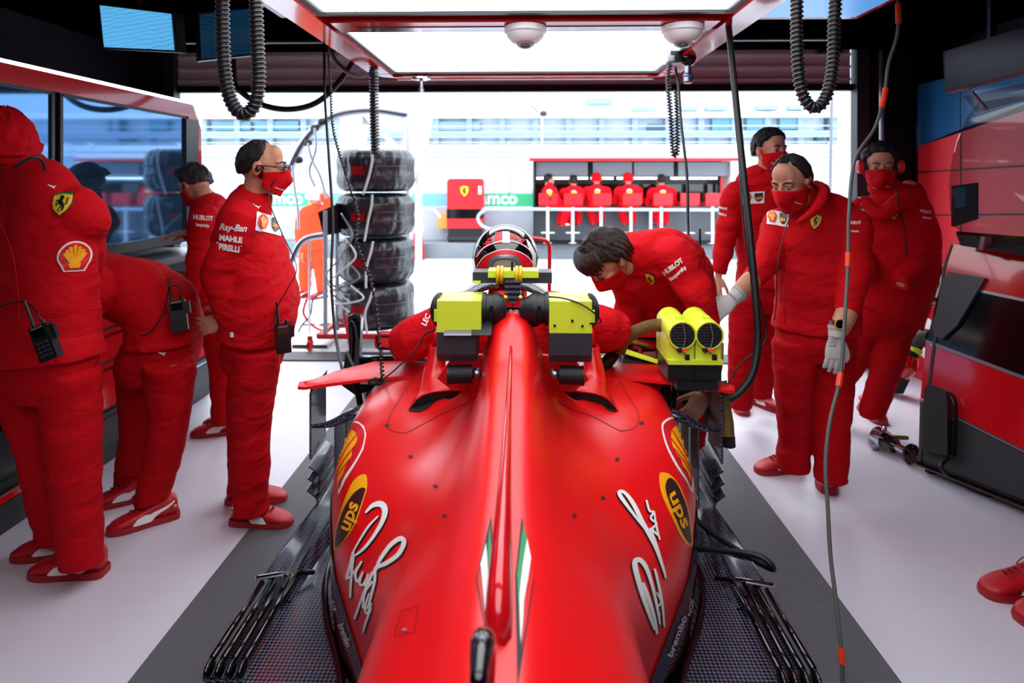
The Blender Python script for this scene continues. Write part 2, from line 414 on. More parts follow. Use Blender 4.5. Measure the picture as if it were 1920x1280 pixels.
x = bx_(1016, 20); obj('pole', Tube([(x, 20, 0), (x, 20, CZ+118*20/F)], .03, 8), 'white', g); bm = Ell((x+.05, 20, CZ+122*20/F), (.13, .13, .1)); tube(bm, [(x-.1, 20, CZ+122*20/F), (x-.35, 20, CZ+138*20/F)], .02, 6); obj('lamp_head', bm, 'dark_grey', g)
g = tag(obj('steel_pole', Tube([(P(1552, 430, 7.0).x, 7.0, 0), P(1560, 180, 7.0)], .018, 8), 'grey'), 'thin grey pole standing outside behind the two right hand crew members', 'pole')
g = tag(obj('steel_pole', Tube([(P(374, 300, 6.2).x, 6.2, 0), (P(377, 175, 6.2).x, 6.2, 3.0)], .014, 8), 'white'), 'thin white pole just outside beyond the far end of the left console', 'pole')
# concrete pale boxes above wall
# ---------------------------------------------------------------- red cabinet on the pit wall
g = empty('trackside_cabinet', 'tall red cabinet with a yellow shield on the pit wall kerb', 'cabinet')
CY = 12.2; a = P(838, 447, CY); b = P(906, 335, CY); a.z = .29
bm = NB(); prism(bm, [(a.x, CY, a.z+.28), (b.x, CY, a.z+.28), (b.x, CY, b.z-.05), (b.x-.04, CY, b.z), (a.x+.04, CY, b.z), (a.x, CY, b.z-.05)], (0, .45, 0))
obj('body', bm, 'red_plain', g, bevel=.01)
obj('plinth', Box((a.x, CY, a.z+.05), (b.x, CY+.45, a.z+.12)), 'dark_grey', g); obj('base', Box((a.x+.02, CY+.02, a.z), (b.x-.02, CY+.43, a.z+.28)), 'black_plastic', g)
obj('window_band', Box((a.x-.004, CY-.012, P(0, 408, CY).z), (b.x+.004, CY, P(0, 391, CY).z)), 'black_gloss', g)
obj('lamp', Box((b.x-.09, CY-.02, P(0, 363, CY).z), (b.x-.04, CY, P(0, 349, CY).z)), 'led_white', g)
cabinet_face = g
g = tag(obj('amber_box', Box(P(820, 428, 12.4), V((P(838, 403, 12.4).x, 12.75, P(838, 403, 12.4).z))), 'amber', bevel=.01), 'small amber box on the wall beside the red cabinet', 'box')
# barrier rail
g = empty('barrier_rail', 'pale blue tubular rail with a rounded end in front of the pit wall stand', 'barrier')
RY = 11.6
pth = [P(1420, 394, RY), P(930, 392, RY), P(908, 395, RY), P(896, 408, RY), P(906, 424, RY), P(935, 434, RY)]
obj('rail', Tube(smooth_path([pth[0], pth[0].lerp(pth[1], .5)]+pth[1:], 6), .03, 8), 'steel_far', g)
for px in (1220,): x = P(px, 394, RY).x; obj('post', Tube([(x, RY, .0), (x, RY, P(0, 393, RY).z)], .03, 8), 'steel_far', g)
g = empty('barrier_rail', 'pale grey tubular rail left of the amber box', 'barrier')
obj('rail', Tube(smooth_path([P(700, 392, RY), P(800, 391, RY), P(815, 395, RY), P(826, 408, RY)], 6), .025, 8), 'steel_far', g)
obj('post', Tube([(P(760, 392, RY).x, RY, 0), P(760, 392, RY)], .02, 8), 'steel_far', g)
# ---------------------------------------------------------------- pit wall stand
g = empty('timing_stand', 'long open pit wall stand with red edged roof and a row of grey monitors', 'stand')
SY = 12.15; a = P(1003, 450, SY); b = P(1368, 297, SY)
obj('roof', Box((a.x-.1, SY-.35, b.z-.02), (b.x+.05, SY+.6, b.z+.09)), 'white', g)
obj('roof_edge', Box((a.x-.11, SY-.37, b.z-.06), (b.x+.06, SY-.35, b.z+.0)), 'red_plain', g)
obj('back_panel', Box((a.x, SY+.5, .29), (b.x, SY+.55, b.z-.02)), 'perch_dark', g)
obj('side_panel', Box((a.x-.03, SY-.1, .29), (a.x, SY+.55, b.z-.02)), 'perch_dark', g); obj('side_panel', Box((b.x, SY-.1, .29), (b.x+.03, SY+.55, b.z-.02)), 'white', g)
for p0, p1 in ((1005, 1102), (1112, 1185), (1189, 1263), (1272, 1369)):
    o = obj('monitor', Box(P(p0, 330, SY), P(p1, 304, SY)+V((0, .05, 0))), 'perch_grey', g, bevel=.01)
for p0, p1 in ((1006, 1070), (1080, 1102), (1108, 1150), (1157, 1232), (1258, 1345)):
    obj('strip_light', Box(P(p0, 336, SY+.1), P(p1, 332, SY+.1)+V((0, .03, 0))), 'led_white', g)
obj('desk', Box((a.x, SY+.1, .97), (b.x, SY+.5, 1.0)), 'perch_grey', g)
obj('desk_front', Box((a.x, SY+.4, .29), (b.x, SY+.45, .97)), 'perch_grey', g)
for k, px in enumerate((1020, 1060, 1100, 1140, 1180, 1220, 1260, 1300, 1340)):
    p = P(px, 352, SY+.45); obj('screen', Box((p.x-.17, SY+.36, 1.06), (p.x+.17, SY+.4, 1.45)), 'black_gloss', g)
obj('red_strap', Box(P(1351, 362, SY+.1), P(1356, 332, SY+.12)), 'red_plain', g)
obj('step', Box((a.x-.05, SY-.35, .29), (b.x+.05, SY+.5, .31)), 'perch_dark', g)
def bar_stool(px, label, seat_y=383):
    g = empty('bar_stool', label, 'stool', 'red stools along the pit wall stand'); Y = 11.95; p = P(px, seat_y, Y)
    obj('post', Tube([(p.x, Y, .3), (p.x, Y, p.z-.02)], .03, 8), 'white', g)
    obj('foot_ring', Box((p.x-.13, Y-.02, .5), (p.x+.13, Y+.1, .52)), 'white', g)
    obj('seat', Box((p.x-.17, Y-.12, p.z-.03), (p.x+.17, Y+.2, p.z+.04)), 'red_plain', g, bevel=.02)
    obj('backrest', Box((p.x-.18, Y-.17, p.z+.0), (p.x+.18, Y-.12, p.z+.22)), 'red_plain', g, bevel=.02)
    obj('base', Lathe([(.12, 0), (.12, .015), (.03, .03)], axis((p.x, Y, .29), (0, 0, 1)), seg=12), 'white', g)
for px, lb in ((1027, 'red stool under the leftmost seated crew member at the pit wall'), (1074, 'red stool under the second seated crew member from the left'),
               (1127, 'red stool under the middle seated crew member at the pit wall'), (1183, 'red stool under the fourth seated crew member from the left'),
               (1240, 'red stool under the rightmost seated crew member'), (1290, 'empty red stool next to the rightmost seated crew member'), (1336, 'empty red stool at the right end of the stand')):
    bar_stool(px, lb)

# ================================================================ ceiling light rig over the car
LZ = 2.30
rig = empty('ceiling_light_rig', 'red framed rectangular rig of big white light panels above the car', 'light rig')
xl, xr = P(748, 130, 4.3).x, P(1222, 130, 4.3).x
def lamp(y0, y1):
    p = obj('light_panel', Box((xl, y0, LZ), (xr, y1, LZ+.03)), 'panel_light', rig)
    bm = NB()
    for a_, b_ in (((xl-.03, y0-.03), (xl, y1+.03)), ((xr, y0-.03), (xr+.03, y1+.03)), ((xl, y0-.03), (xr, y0)), ((xl, y1), (xr, y1+.03))):
        box(bm, (a_[0], a_[1], LZ-.012), (b_[0], b_[1], LZ+.04))
    obj('panel_bezel', bm, 'duct_grey', rig)
lamp(3.03, 4.22); lamp(1.1, 2.7); lamp(-1.2, .8)  # rearmost panel is unseen, added behind the camera to light people's fronts
bm = NB(); yv = 4.25
for s, x in ((-1, xl-.03), (1, xr+.03)):
    box(bm, (min(x, x+s*.13), -1.3, LZ-.03), (max(x, x+s*.13), yv-.1, LZ+.1))
out = [(xl-.16, yv-.12, LZ-.03), (xl-.1, yv+.02, LZ-.03), (xl+.1, yv+.13, LZ-.03), (xr-.1, yv+.13, LZ-.03), (xr+.1, yv+.02, LZ-.03), (xr+.16, yv-.12, LZ-.03), (xr+.03, yv-.12, LZ-.03), (xr+.03, yv+.03, LZ-.03), (xl-.03, yv+.03, LZ-.03), (xl-.03, yv-.12, LZ-.03)]
prism(bm, out, (0, 0, .13)); obj('outer_frame', bm, 'red_gloss', rig)
bm = Box((xl, 2.78, LZ-.03), (xr, 2.96, LZ+.08)); obj('cross_beam', bm, 'red_gloss', rig)
obj('beam_strip', Box((xl+.1, 2.86, LZ-.034), (xr-.1, 2.93, LZ-.03)), 'chrome', rig)
obj('frame_edge_strip', Box((xl-.02, yv+.09, LZ-.036), (xr+.02, yv+.125, LZ-.03)), 'white', rig)
for x in (xl-.1, xr+.1):
    for y in (-.6, 1.6, 3.6): obj('hanger', Tube([(x, y, LZ+.1), (x, y, 2.67)], .015, 8), 'brushed', rig)
for x in (xl-.05, xr+.05): pass
for px, lb in ((985, 'white dome camera in the middle of the red light rig beam'), (1280, 'white dome camera at the right end of the red light rig beam')):
    p = P(px, 26, 2.86); z = LZ-.03; g = empty('dome_camera', lb, 'camera', 'dome cameras under the light rig')
    obj('housing', Lathe([(.06, 0), (.098, -.004), (.098, -.03), (.09, -.036), (.086, -.05), (.062, -.075), (.05, -.08)], axis((p.x, 2.86, z), (0, 0, 1))), 'white_plastic', g, smooth=.6)
    obj('dome', Ell((p.x, 2.86, z-.078), (.045, .045, .028)), 'clear_dome', g, smooth=True)
    obj('lens', Ell((p.x, 2.86, z-.085), (.02, .02, .014)), 'black_gloss', g, smooth=True)
g = empty('cabin_nozzle', 'short clear nozzle on a chrome disc under the front of the light rig', 'nozzle'); p = P(790, 140, 4.3)
obj('disc', Lathe([(.07, 0), (.07, -.01), (.05, -.015)], axis((p.x, 4.3, LZ-.031), (0, 0, 1))), 'chrome', g); obj('nozzle', Lathe([(.014, 0), (.014, -.06), (.02, -.065), (.02, -.09)], axis((p.x, 4.3, LZ-.044), (0, 0, 1))), 'brushed', g)
# air regulator at the right corner
g = empty('air_regulator', 'black air regulator with chrome coupling at the right corner of the light rig', 'regulator'); p = P(1290, 108, 3.6)
obj('body', Ell((p.x, 3.6, p.z), (.05, .05, .055)), 'black_gloss', g, smooth=True); obj('bracket', Box((p.x-.11, 3.56, p.z-.035), (p.x-.04, 3.64, p.z+.04)), 'black_plastic', g, bevel=.005)
obj('bracket_mount', Box((p.x-.13, 3.55, p.z-.03), (p.x-.09, 3.66, LZ-.03)), 'brushed', g)
obj('coupling', Lathe([(.02, -.05), (.02, -.09), (.028, -.1), (.028, -.14), (.02, -.15)], axis((p.x, 3.6, p.z), (0, 0, 1)), seg=14), 'brushed', g); obj('blue_ring', Lathe([(.03, -.105), (.03, -.115)], axis((p.x, 3.6, p.z), (0, 0, 1)), seg=14), 'blue_print', g)
obj('pipe', Tube(smooth_path([(p.x+.04, 3.6, p.z+.03), (p.x+.12, 3.6, p.z+.1), (p.x+.13, 3.6, p.z+.13), (p.x+.06, 3.6, p.z+.15), (p.x-.02, 3.62, LZ)], 6), .007, 8), 'brushed', g)
# dark ceiling gear: deep black beam, red framed screen, grey tile, monitors
tag(obj('ceiling_beam', Box((-3.0, 4.62, 2.6), (3.3, 5.0, 2.67)), 'ceiling_black'), 'long black beam under the ceiling just inside the door', 'beam')
g = tag(obj('cable_tray', Box((-3.0, 4.58, 2.585), (.0+xl-.1, 4.62, 2.6)), 'brushed'), 'thin bright metal channel along the ceiling beam, left of the light rig', 'channel')
g = tag(obj('cable_tray', Box((xr+.1, 4.58, 2.585), (2.3, 4.62, 2.6)), 'brushed'), 'thin bright metal channel along the ceiling beam, right of the light rig', 'channel')
g = empty('ceiling_screen', 'flat ceiling screen showing plain blue in a red frame at the top right', 'screen')
a, b = P(1385, 25, 3.5), P(1590, 25, 3.5); z = a.z
obj('frame', Box((a.x-.12, 2.9, z-.02), (b.x+.08, 3.56, z+.05)), 'red_gloss', g); obj('display', Box((a.x-.08, 2.94, z-.025), (b.x+.04, 3.5, z-.02)), 'screen_sky', g)
obj('bracket', Tube([((a.x+b.x)/2, 3.2, z+.05), ((a.x+b.x)/2, 3.2, 2.67)], .03), 'black_plastic', g)
p = P(545, 15, 3.3); tag(obj('ceiling_tile', Box((P(500, 0, 3.3).x, 3.0, p.z), (P(590, 0, 3.3).x, 3.5, p.z+.02)), 'plate_grey'), 'pale grey ribbed ceiling plate beside the left edge of the light rig', 'panel')
def monitor(name, quad, Y0, Y1, m, label, th=.05, arm=None):
    """quad in px: tl, tr, br, bl ; Y0 left depth, Y1 right depth"""
    g = empty(name, label, 'monitor'); tl, tr, br, bl = [P(q[0], q[1], y) for q, y in zip(quad, (Y0, Y1, Y1, Y0))]
    n = (tr-tl).cross(bl-tl).normalized(); n = n if n.y > 0 else -n
    c = (tl+tr+br+bl)/4; out = [c+(q-c)*1.09 for q in (tl, tr, br, bl)]
    obj('housing', Prism([q+n*.004 for q in out], n*th), 'black_plastic', g, bevel=.004); obj('display', Prism([tl, tr, br, bl], n*.003), m, g)
    t = (out[0]+out[1])/2+n*th*.5; obj('mount', Tube([t-V((0, 0, .05)), V((t.x, t.y, 2.67))], .02, 8), 'black_plastic', g)
    return g
monitor('monitor', ((187, 10), (320, 26), (326, 94), (195, 88)), 3.4, 3.15, 'screen_blue', 'ceiling hung monitor with pale blue graph screen at the top left')
monitor('monitor', ((374, 27), (470, 16), (474, 100), (378, 110)), 3.3, 3.5, 'screen_dim', 'dim dark blue monitor behind the left coiled hose', .04)
# ================================================================ racing car, on stands, seen from behind and above
CX = -.045
car = empty('racing_car', 'matte red single seater racing car on stands with driver aboard', 'racing car')
def cp(x, y, z): return V((CX+x, y, z))
# half cross sections of engine cover and sidepods: centre top down to the floor
ST = {
 2.44: [(0,.45),(.12,.45),(.23,.52),(.265,.72),(.30,.765),(.38,.775),(.48,.765),(.56,.73),(.605,.65),(.605,.5),(.59,.30)],
 2.20: [(0,.50),(.12,.52),(.21,.66),(.25,.78),(.30,.80),(.38,.785),(.47,.77),(.555,.725),(.60,.62),(.605,.42),(.6,.24)],
 2.06: [(0,.62),(.08,.70),(.15,.80),(.20,.82),(.25,.80),(.32,.775),(.44,.755),(.54,.70),(.59,.60),(.595,.42),(.59,.24)],
 1.97: [(0,1.125),(.055,1.10),(.088,1.02),(.108,.92),(.145,.83),(.23,.765),(.39,.74),(.525,.685),(.578,.58),(.588,.42),(.58,.24)],
 1.75: [(0,1.05),(.05,1.03),(.082,.965),(.11,.88),(.155,.80),(.24,.74),(.36,.68),(.455,.605),(.50,.50),(.505,.37),(.50,.24)],
 1.6: [(0,1.005),(.049,.99),(.085,.935),(.12,.862),(.17,.792),(.24,.727),(.33,.647),(.395,.565),(.425,.47),(.427,.36),(.42,.24)],
 1.45: [(0,.965),(.048,.95),(.088,.905),(.128,.845),(.18,.785),(.235,.72),(.29,.64),(.33,.555),(.345,.46),(.35,.35),(.34,.24)],
 1.3: [(0,.925),(.046,.912),(.088,.872),(.13,.82),(.18,.762),(.225,.705),(.265,.635),(.284,.56),(.283,.46),(.28,.35),(.28,.24)],
 1.15: [(0,.885),(.045,.875),(.088,.845),(.132,.80),(.185,.745),(.225,.70),(.262,.64),(.282,.575),(.282,.48),(.26,.36),(.24,.24)],
 .85: [(0,.815),(.042,.808),(.082,.785),(.125,.75),(.175,.71),(.215,.67),(.25,.62),(.275,.56),(.275,.48),(.25,.36),(.2,.24)],
 .5: [(0,.74),(.04,.732),(.075,.71),(.11,.675),(.145,.635),(.18,.585),(.205,.53),(.215,.47),(.21,.4),(.19,.32),(.16,.24)],
 .2: [(0,.66),(.03,.652),(.06,.635),(.085,.61),(.11,.58),(.13,.545),(.145,.5),(.15,.45),(.15,.4),(.13,.33),(.11,.26)]}
ys = sorted(ST, reverse=True); K = 11
cols = [[V((ST[y][k][0], y, ST[y][k][1])) for y in ys] for k in range(K)]
cols = [smooth_path(c, 10) for c in cols]                      # along the car
NR = len(cols[0]); grid = []
for i in range(NR):
    half = smooth_path([cols[k][i] for k in range(K)], 5)      # across the car
    for p in half: p.x = max(p.x, 0)
    row = [cp(-p.x, p.y, p.z) for p in reversed(half[1:])]+[cp(p.x, p.y, p.z) for p in half]
    grid.append(row)
bm = NB(); loft(bm, grid, cap=False, closed=False)
bm.faces.new([bm.verts.new(p) for p in grid[-1]])
cover = obj('engine_cover', bm, 'red_paint', car, smooth=True)
front = NB(); pts = [p for p in grid[0]]
for s in (1, -1):      # dark inlet faces of both sidepods
    q = [cp(s*x, 2.445, z) for x, z in ((.27, .34), (.275, .70), (.31, .75), (.38, .765), (.48, .755), (.565, .72), (.61, .645), (.61, .5), (.59, .32))]
    front.faces.new([front.verts.new(v) for v in q])
obj('sidepod_inlet', front, 'black_matte', car)
CB = bvh(cover)
def on_cover(px, py, lift=0):
    d = ray(px, py).normalized(); h = CB.ray_cast(V((0, 0, CZ)), d); return h[0]+h[1]*lift*(1 if h[1].dot(d) < 0 else -1) if h[0] else P(px, py, 1.6)
def paint(name, pts, wd, m, lift=.0012):   # thin line laid on the cover, in photo pixels
    return decal(name, cover, [stroke_shapes(pts, wd)], m, (0, 0), (1, 0), (0, 1), lift, fine=0, parent=car)
def fill(name, pts, m, lift=.0012, fine=9, rnd=False):
    if rnd:
        q = [V((x, y, 0)) for x, y in pts]; q = smooth_path([q[-1]]+q+[q[0], q[1]], 4)[4:-4]; pts = [(p.x, p.y) for p in q[:-1]]
    return decal(name, cover, [poly_shapes(pts)], m, (0, 0), (1, 0), (0, 1), lift, fine=fine, parent=car)
# raised spine running back from the airbox
sp = []
for y, h, wd in ((1.9, .0, .003), (1.8, .008, .004), (1.5, .024, .008), (1.25, .044, .013), (1.08, .06, .018), (1.0, .063, .02), (.965, .05, .019), (.95, .02, .011)):
    z = np.interp(y, [q for q in reversed(ys)], [ST[q][0][1] for q in reversed(ys)])
    sp.append([cp(-wd*1.25, y, z-.02), cp(-wd, y, z+h*.55), cp(-wd*.55, y, z+h*.93), cp(0, y, z+h), cp(wd*.55, y, z+h*.93), cp(wd, y, z+h*.55), cp(wd*1.25, y, z-.02), cp(0, y, z-.03)])
obj('spine', loft(NB(), [[q for q in r] for r in sp]), 'red_gloss', car, smooth=True)
g = NB(); tube(g, smooth_path([cp(-.012, .86, .84), cp(-.012, .84, .90), cp(-.012, .80, .955), cp(-.012, .72, .965)], 6), smooth_vals([.012, .016, .017, .010], 6), 16)
obj('wing_pylon', g, 'black_gloss', car, smooth=True)
# headrest sides / halo mounts flaring up beside the cockpit, with black outlets underneath
OUTLETS = []
def on_cover_safe(p):
    h = CB.ray_cast(p+V((0, .012, .0)), V((0, 0, -1)))
    return h[0]+V((0, 0, .001)) if h[0] else p+V((0, .02, -.03))
for s in (-1, 1):
    FL = [[(812, 640, 2.31), (806, 648, 2.27), (816, 650, 2.235), (828, 652, 2.235), (836, 656, 2.26), (838, 660, 2.3)],
          [(808, 668, 2.28), (800, 674, 2.235), (811, 676, 2.20), (823, 680, 2.20), (832, 684, 2.22), (836, 688, 2.27)],
          [(802, 696, 2.25), (793, 701, 2.20), (805, 702, 2.17), (820, 701, 2.17), (836, 702, 2.18), (846, 702, 2.22)],
          [(798, 718, 2.21), (789, 724, 2.165), (801, 721, 2.13), (820, 716, 2.13), (842, 714, 2.135), (862, 712, 2.16)],
          [(790, 734, 2.18), (783, 742, 2.13), (795, 737, 2.10), (814, 731, 2.095), (838, 728, 2.10), (868, 722, 2.12)],
          [(772, 758, 2.14), (764, 770, 2.085), (779, 748, 2.085), (803, 735, 2.085), (838, 730.5, 2.09), (872, 726, 2.11)]]
    g2 = [[P(*q) for q in r] for r in FL]
    g2 = [smooth_path(r, 5) for r in g2]; g2 = [smooth_path([r[k] for r in g2], 5) for k in range(len(g2[0]))]
    b = NB(); vs = [[b.verts.new(p if s < 0 else V((2*CX-p.x, p.y, p.z))) for p in r] for r in g2]
    for i in range(len(vs)-1):
        for k in range(len(vs[0])-1): b.faces.new((vs[i][k], vs[i][k+1], vs[i+1][k+1], vs[i+1][k]))
    bmesh.ops.recalc_face_normals(b, faces=b.faces); bmesh.ops.solidify(b, geom=b.faces[:], thickness=.005)
    obj('halo_mount', b, 'red_paint', car, smooth=True)
    b = NB(); lip = g2[0][-1]; 
    lp = [r[-1] for r in g2]; bp_ = [p+V((0, .06, -.01)) for p in lp]
    vs = [[b.verts.new(p if s < 0 else V((2*CX-p.x, p.y, p.z))) for p in r] for r in ([p+V((0, .012, -.003)) for p in lp], [on_cover_safe(p) for p in lp])]
    for k in range(len(lp)-1): b.faces.new((vs[0][k], vs[0][k+1], vs[1][k+1], vs[1][k]))
    obj('outlet_inside', b, 'black_matte', car)
    a = on_cover(*((766, 771) if s < 0 else (1158, 771))); 
    q = ([(766, 771), (775, 752), (788, 737), (805, 731), (860, 730), (845, 740), (818, 752), (800, 768), (785, 773)] if s < 0 else
         [(1158, 771), (1150, 752), (1140, 738), (1125, 731), (1092, 728), (1110, 742), (1127, 755), (1140, 770), (1150, 773)])
    OUTLETS.append(q)
    halo = [cp(s*.262, 2.18, .99), cp(s*.27, 2.35, 1.0), cp(s*.25, 2.6, 1.0), cp(s*.16, 2.82, .99), cp(0, 2.9, .98)]
    obj('halo_hoop', Tube(smooth_path(halo, 6), .026, 12), 'red_paint', car, smooth=True)
obj('halo_pillar', Tube([cp(0, 2.9, .97), cp(0, 3.05, .72)], .016, 10), 'red_paint', car, smooth=True)
# tub, nose, front suspension
rings = []
for y, hw, zt, zb in ((2.1, .30, .70, .25), (2.45, .275, .76, .25), (2.8, .25, .74, .26), (3.1, .2, .70, .28), (3.5, .16, .63, .32), (3.9, .12, .55, .36), (4.25, .09, .47, .36)):
    r_ = []
    for k in range(20):
        a = 2*PI*k/20; c, s_ = math.cos(a), math.sin(a)
        r_.append(cp(hw*math.copysign(abs(c)**.6, c), y, (zt+zb)/2+(zt-zb)/2*math.copysign(abs(s_)**.7, s_)))
    rings.append(r_)
obj('nose_and_tub', loft(NB(), rings), 'red_paint', car, smooth=True)
for s in (-1, 1):
    for y, z, y2, z2 in ((3.15, .62, 3.25, .55), (3.55, .60, 3.3, .55), (3.2, .42, 3.25, .35), (3.55, .4, 3.35, .35)):
        obj('wishbone', Tube([cp(s*.17, y, z), cp(s*.74, y2, z2)], .014, 8, flat=(V((0, 0, 1)), .5)), 'black_plastic', car)
    obj('brake_drum', Lathe([(.04, 0), (.15, .01), (.15, .16), (.06, .2)], axis(cp(s*.62, 3.28, .45), (s, 0, 0))), 'black_matte', car)
    obj('cockpit_side', Tube(smooth_path([cp(s*.24, 2.12, .80), cp(s*.275, 2.35, .79), cp(s*.26, 2.6, .78), cp(s*.15, 2.85, .77)], 6), .04, 12), 'red_paint', car, smooth=True)
obj('stripe_panel', Prism([P(1165, 688, 2.55), P(1240, 692, 2.55), P(1236, 676, 2.62), P(1172, 650, 2.66)], (0, .02, -.005)), 'black_plastic', car)
obj('lime_stripe', Prism([P(1171, 664, 2.60), P(1237, 684, 2.57), P(1236, 676, 2.60), P(1173, 655, 2.63)], (0, -.004, .004)), 'lime', car)
obj('cockpit_tube', Tube([P(1128, 692, 2.5), P(1160, 652, 2.56)], .026, 14), 'black_rubber', car, smooth=.8)
# dark cockpit deck forward with yellow stripe panels, right of the driver
q = [P(1131, 690, 2.62), P(1180, 690, 2.62), P(1247, 687, 2.6), P(1240, 672, 2.72), P(1170, 655, 2.72), P(1140, 655, 2.7)]
obj('deck_panel', Prism([P(1122, 691, 2.55), P(1245, 689, 2.55), P(1240, 672, 2.75), P(1135, 660, 2.75)], (0, 0, -.02)), 'black_plastic', car)
# wide turning vane running across in front of the sidepods
def vane(s):
    b = NB()
    pr = [(.27, .775, 2.42, 2.60), (.45, .785, 2.40, 2.60), (.60, .78, 2.37, 2.60), (.72, .775, 2.33, 2.50), (.80, .77, 2.31, 2.38), (.82, .775, 2.30, 2.33)]
    rings = []
    for x, z, ya, yb in pr:
        rings.append([cp(s*x, ya, z-.012), cp(s*x, ya, z), cp(s*x, (ya+yb)/2, z+.012), cp(s*x, yb, z+.002), cp(s*x, yb, z-.01)])
    return loft(b, rings)
for s in (-1, 1):
    obj('sidepod_wing', vane(s), 'red_paint', car, smooth=.7)
    def sheet(pts, th, m, name='turning_vane', smooth=False, bevel=0):
        """quad strip sheet with thickness; pts = rows of points"""
        b = NB(); vs = [[b.verts.new(p) for p in r] for r in pts]
        for i in range(len(vs)-1):
            for k in range(len(vs[0])-1): b.faces.new((vs[i][k], vs[i][k+1], vs[i+1][k+1], vs[i+1][k]))
        bmesh.ops.recalc_face_normals(b, faces=b.faces)
        bmesh.ops.solidify(b, geom=b.faces[:], thickness=th); return obj(name, b, m, car, smooth=.7)
    # outer upright vane with curled lower slats
    rows = []
    for z in (.755, .73, .60, .48): rows.append([cp(s*(.79+.012*(k/3)), 2.34+k*.07+(0.0 if z < .74 else .02), z) for k in range(4)])
    sheet(rows, .008, 'carbon')
    for j in range(3):
        z = .47-.045*j; rows = []
        for t in range(6): rows.append([cp(s*(.78-.035*math.sin(t*.5)+u*.0+j*.004), 2.30+.1*u+t*.006, z-.016*t+.006*u) for u in range(3)])
        sheet(rows, .006, 'carbon', 'slat')
    for j in range(3): obj('vertical_vane', Box(cp(s*(.70-.03*j), 2.36+.04*j, .30), cp(s*(.70-.03*j)+.005, 2.52+.04*j, .60)), 'carbon', car)
    obj('wing_bracket', Tube(smooth_path([cp(s*.79, 2.4, .585), cp(s*.72, 2.39, .60), cp(s*.64, 2.38, .64), cp(s*.58, 2.4, .66)], 5), smooth_vals([.012, .022, .03, .03], 5), 10, flat=(V((0, 0, 1)), .6)), 'carbon', car, smooth=True)
    obj('vane_strut', Tube([cp(s*.66, 2.5, .77), cp(s*.6, 2.42, .58)], .014, 8, flat=(V((0, 1, 0)), .4)), 'black_gloss', car)
    # mirror on its stalk
    y = 2.72
    m1 = obj('mirror', NB() if 0 else Prism([cp(s*.45, y, 0.790), cp(s*.61, y, 0.797), cp(s*.63, y, 0.805), cp(s*.635, y, 0.855), cp(s*.62, y, 0.867), cp(s*.45, y, 0.865)], (0, .06, 0)), 'red_gloss', car, bevel=.006)
    obj('mirror_glass', Prism([cp(s*.465, y-.004, 0.803), cp(s*.612, y-.004, 0.809), cp(s*.618, y-.004, 0.853), cp(s*.465, y-.004, 0.853)], (0, .003, 0)), 'chrome', m1)
    obj('mirror_surround', Prism([cp(s*.457, y-.002, 0.796), cp(s*.62, y-.002, 0.802), cp(s*.627, y-.002, 0.860), cp(s*.457, y-.002, 0.860)], (0, .003, 0)), 'black_gloss', m1)
    obj('mirror_stalk', Tube([cp(s*.56, y+.03, 0.795), cp(s*.52, y-.08, .79)], .02, 8, flat=(V((1, 0, 0)), .3)), 'red_paint', m1)
    # floor plate and edge strakes
FZ = .235
fl = [(.26, .55), (.80, .55), (.80, 1.9), (.805, 2.1), (.74, 2.5), (.6, 2.6), (.3, 2.6)]
b = NB(); prism(b, [cp(x, y, FZ) for x, y in fl]+[cp(-x, y, FZ) for x, y in reversed(fl)], (0, 0, -.03)); obj('floor_plate', b, 'carbon', car)
for s in (-1, 1):
    # long curled outer edge wing, forward half
    rows = []
    for t in range(12):
        f = t/11; y = 2.58-.62*f; xo = .765+.04*math.sin(f*PI/2)
        rows.append([cp(s*(xo-.07), y, FZ+.004), cp(s*(xo-.04), y, FZ+.016), cp(s*(xo-.012), y, FZ+.045), cp(s*(xo-.004), y, FZ+.05), cp(s*(xo+.004), y, FZ+.03)])
    sheet(rows, .005, 'carbon', 'edge_wing')
    rows = []
    for t in range(12):
        f = t/11; y = 2.5-.6*f; xo = .66+.06*math.sin(f*PI/2)
        rows.append([cp(s*(xo-.03), y, FZ+.003), cp(s*xo, y, FZ+.03), cp(s*(xo+.02), y, FZ+.003)])
    sheet(rows, .004, 'carbon', 'floor_rib')
    obj('strake_bridge', Tube(smooth_path([cp(s*.82, 1.94, FZ+.05), cp(s*.74, 1.98, FZ+.04), cp(s*.66, 2.02, FZ+.02)], 4), .012, 8, flat=(V((0, 0, 1)), .4)), 'black_gloss', car)
    for j in range(4):
        xa = .80-.03*j; 
        obj('floor_strake', Tube([cp(s*xa, 1.94+.02*j, FZ+.035), cp(s*(xa+.0), 1.63, FZ+.035)], .0095, 8), 'black_gloss', car, smooth=True)
        obj('strake_mount', Ell(cp(s*xa, 1.615, FZ+.018), (.011, .03, .024)), 'black_gloss', car, smooth=True)
    obj('floor_ridge', Tube(smooth_path([cp(s*.635, 2.3, FZ+.004), cp(s*.62, 2.03, FZ+.006), cp(s*.555, 1.83, FZ+.006), cp(s*.45, 1.62, FZ+.006), cp(s*.34, 1.3, FZ+.006), cp(s*.28, .8, FZ+.006)], 8), .011, 10), 'black_gloss', car, smooth=True)
for y in (1.0, 3.0):
    obj('stand_support', Box(cp(-.12, y-.05, 0), cp(.12, y+.05, .25)), 'dark_grey', car)
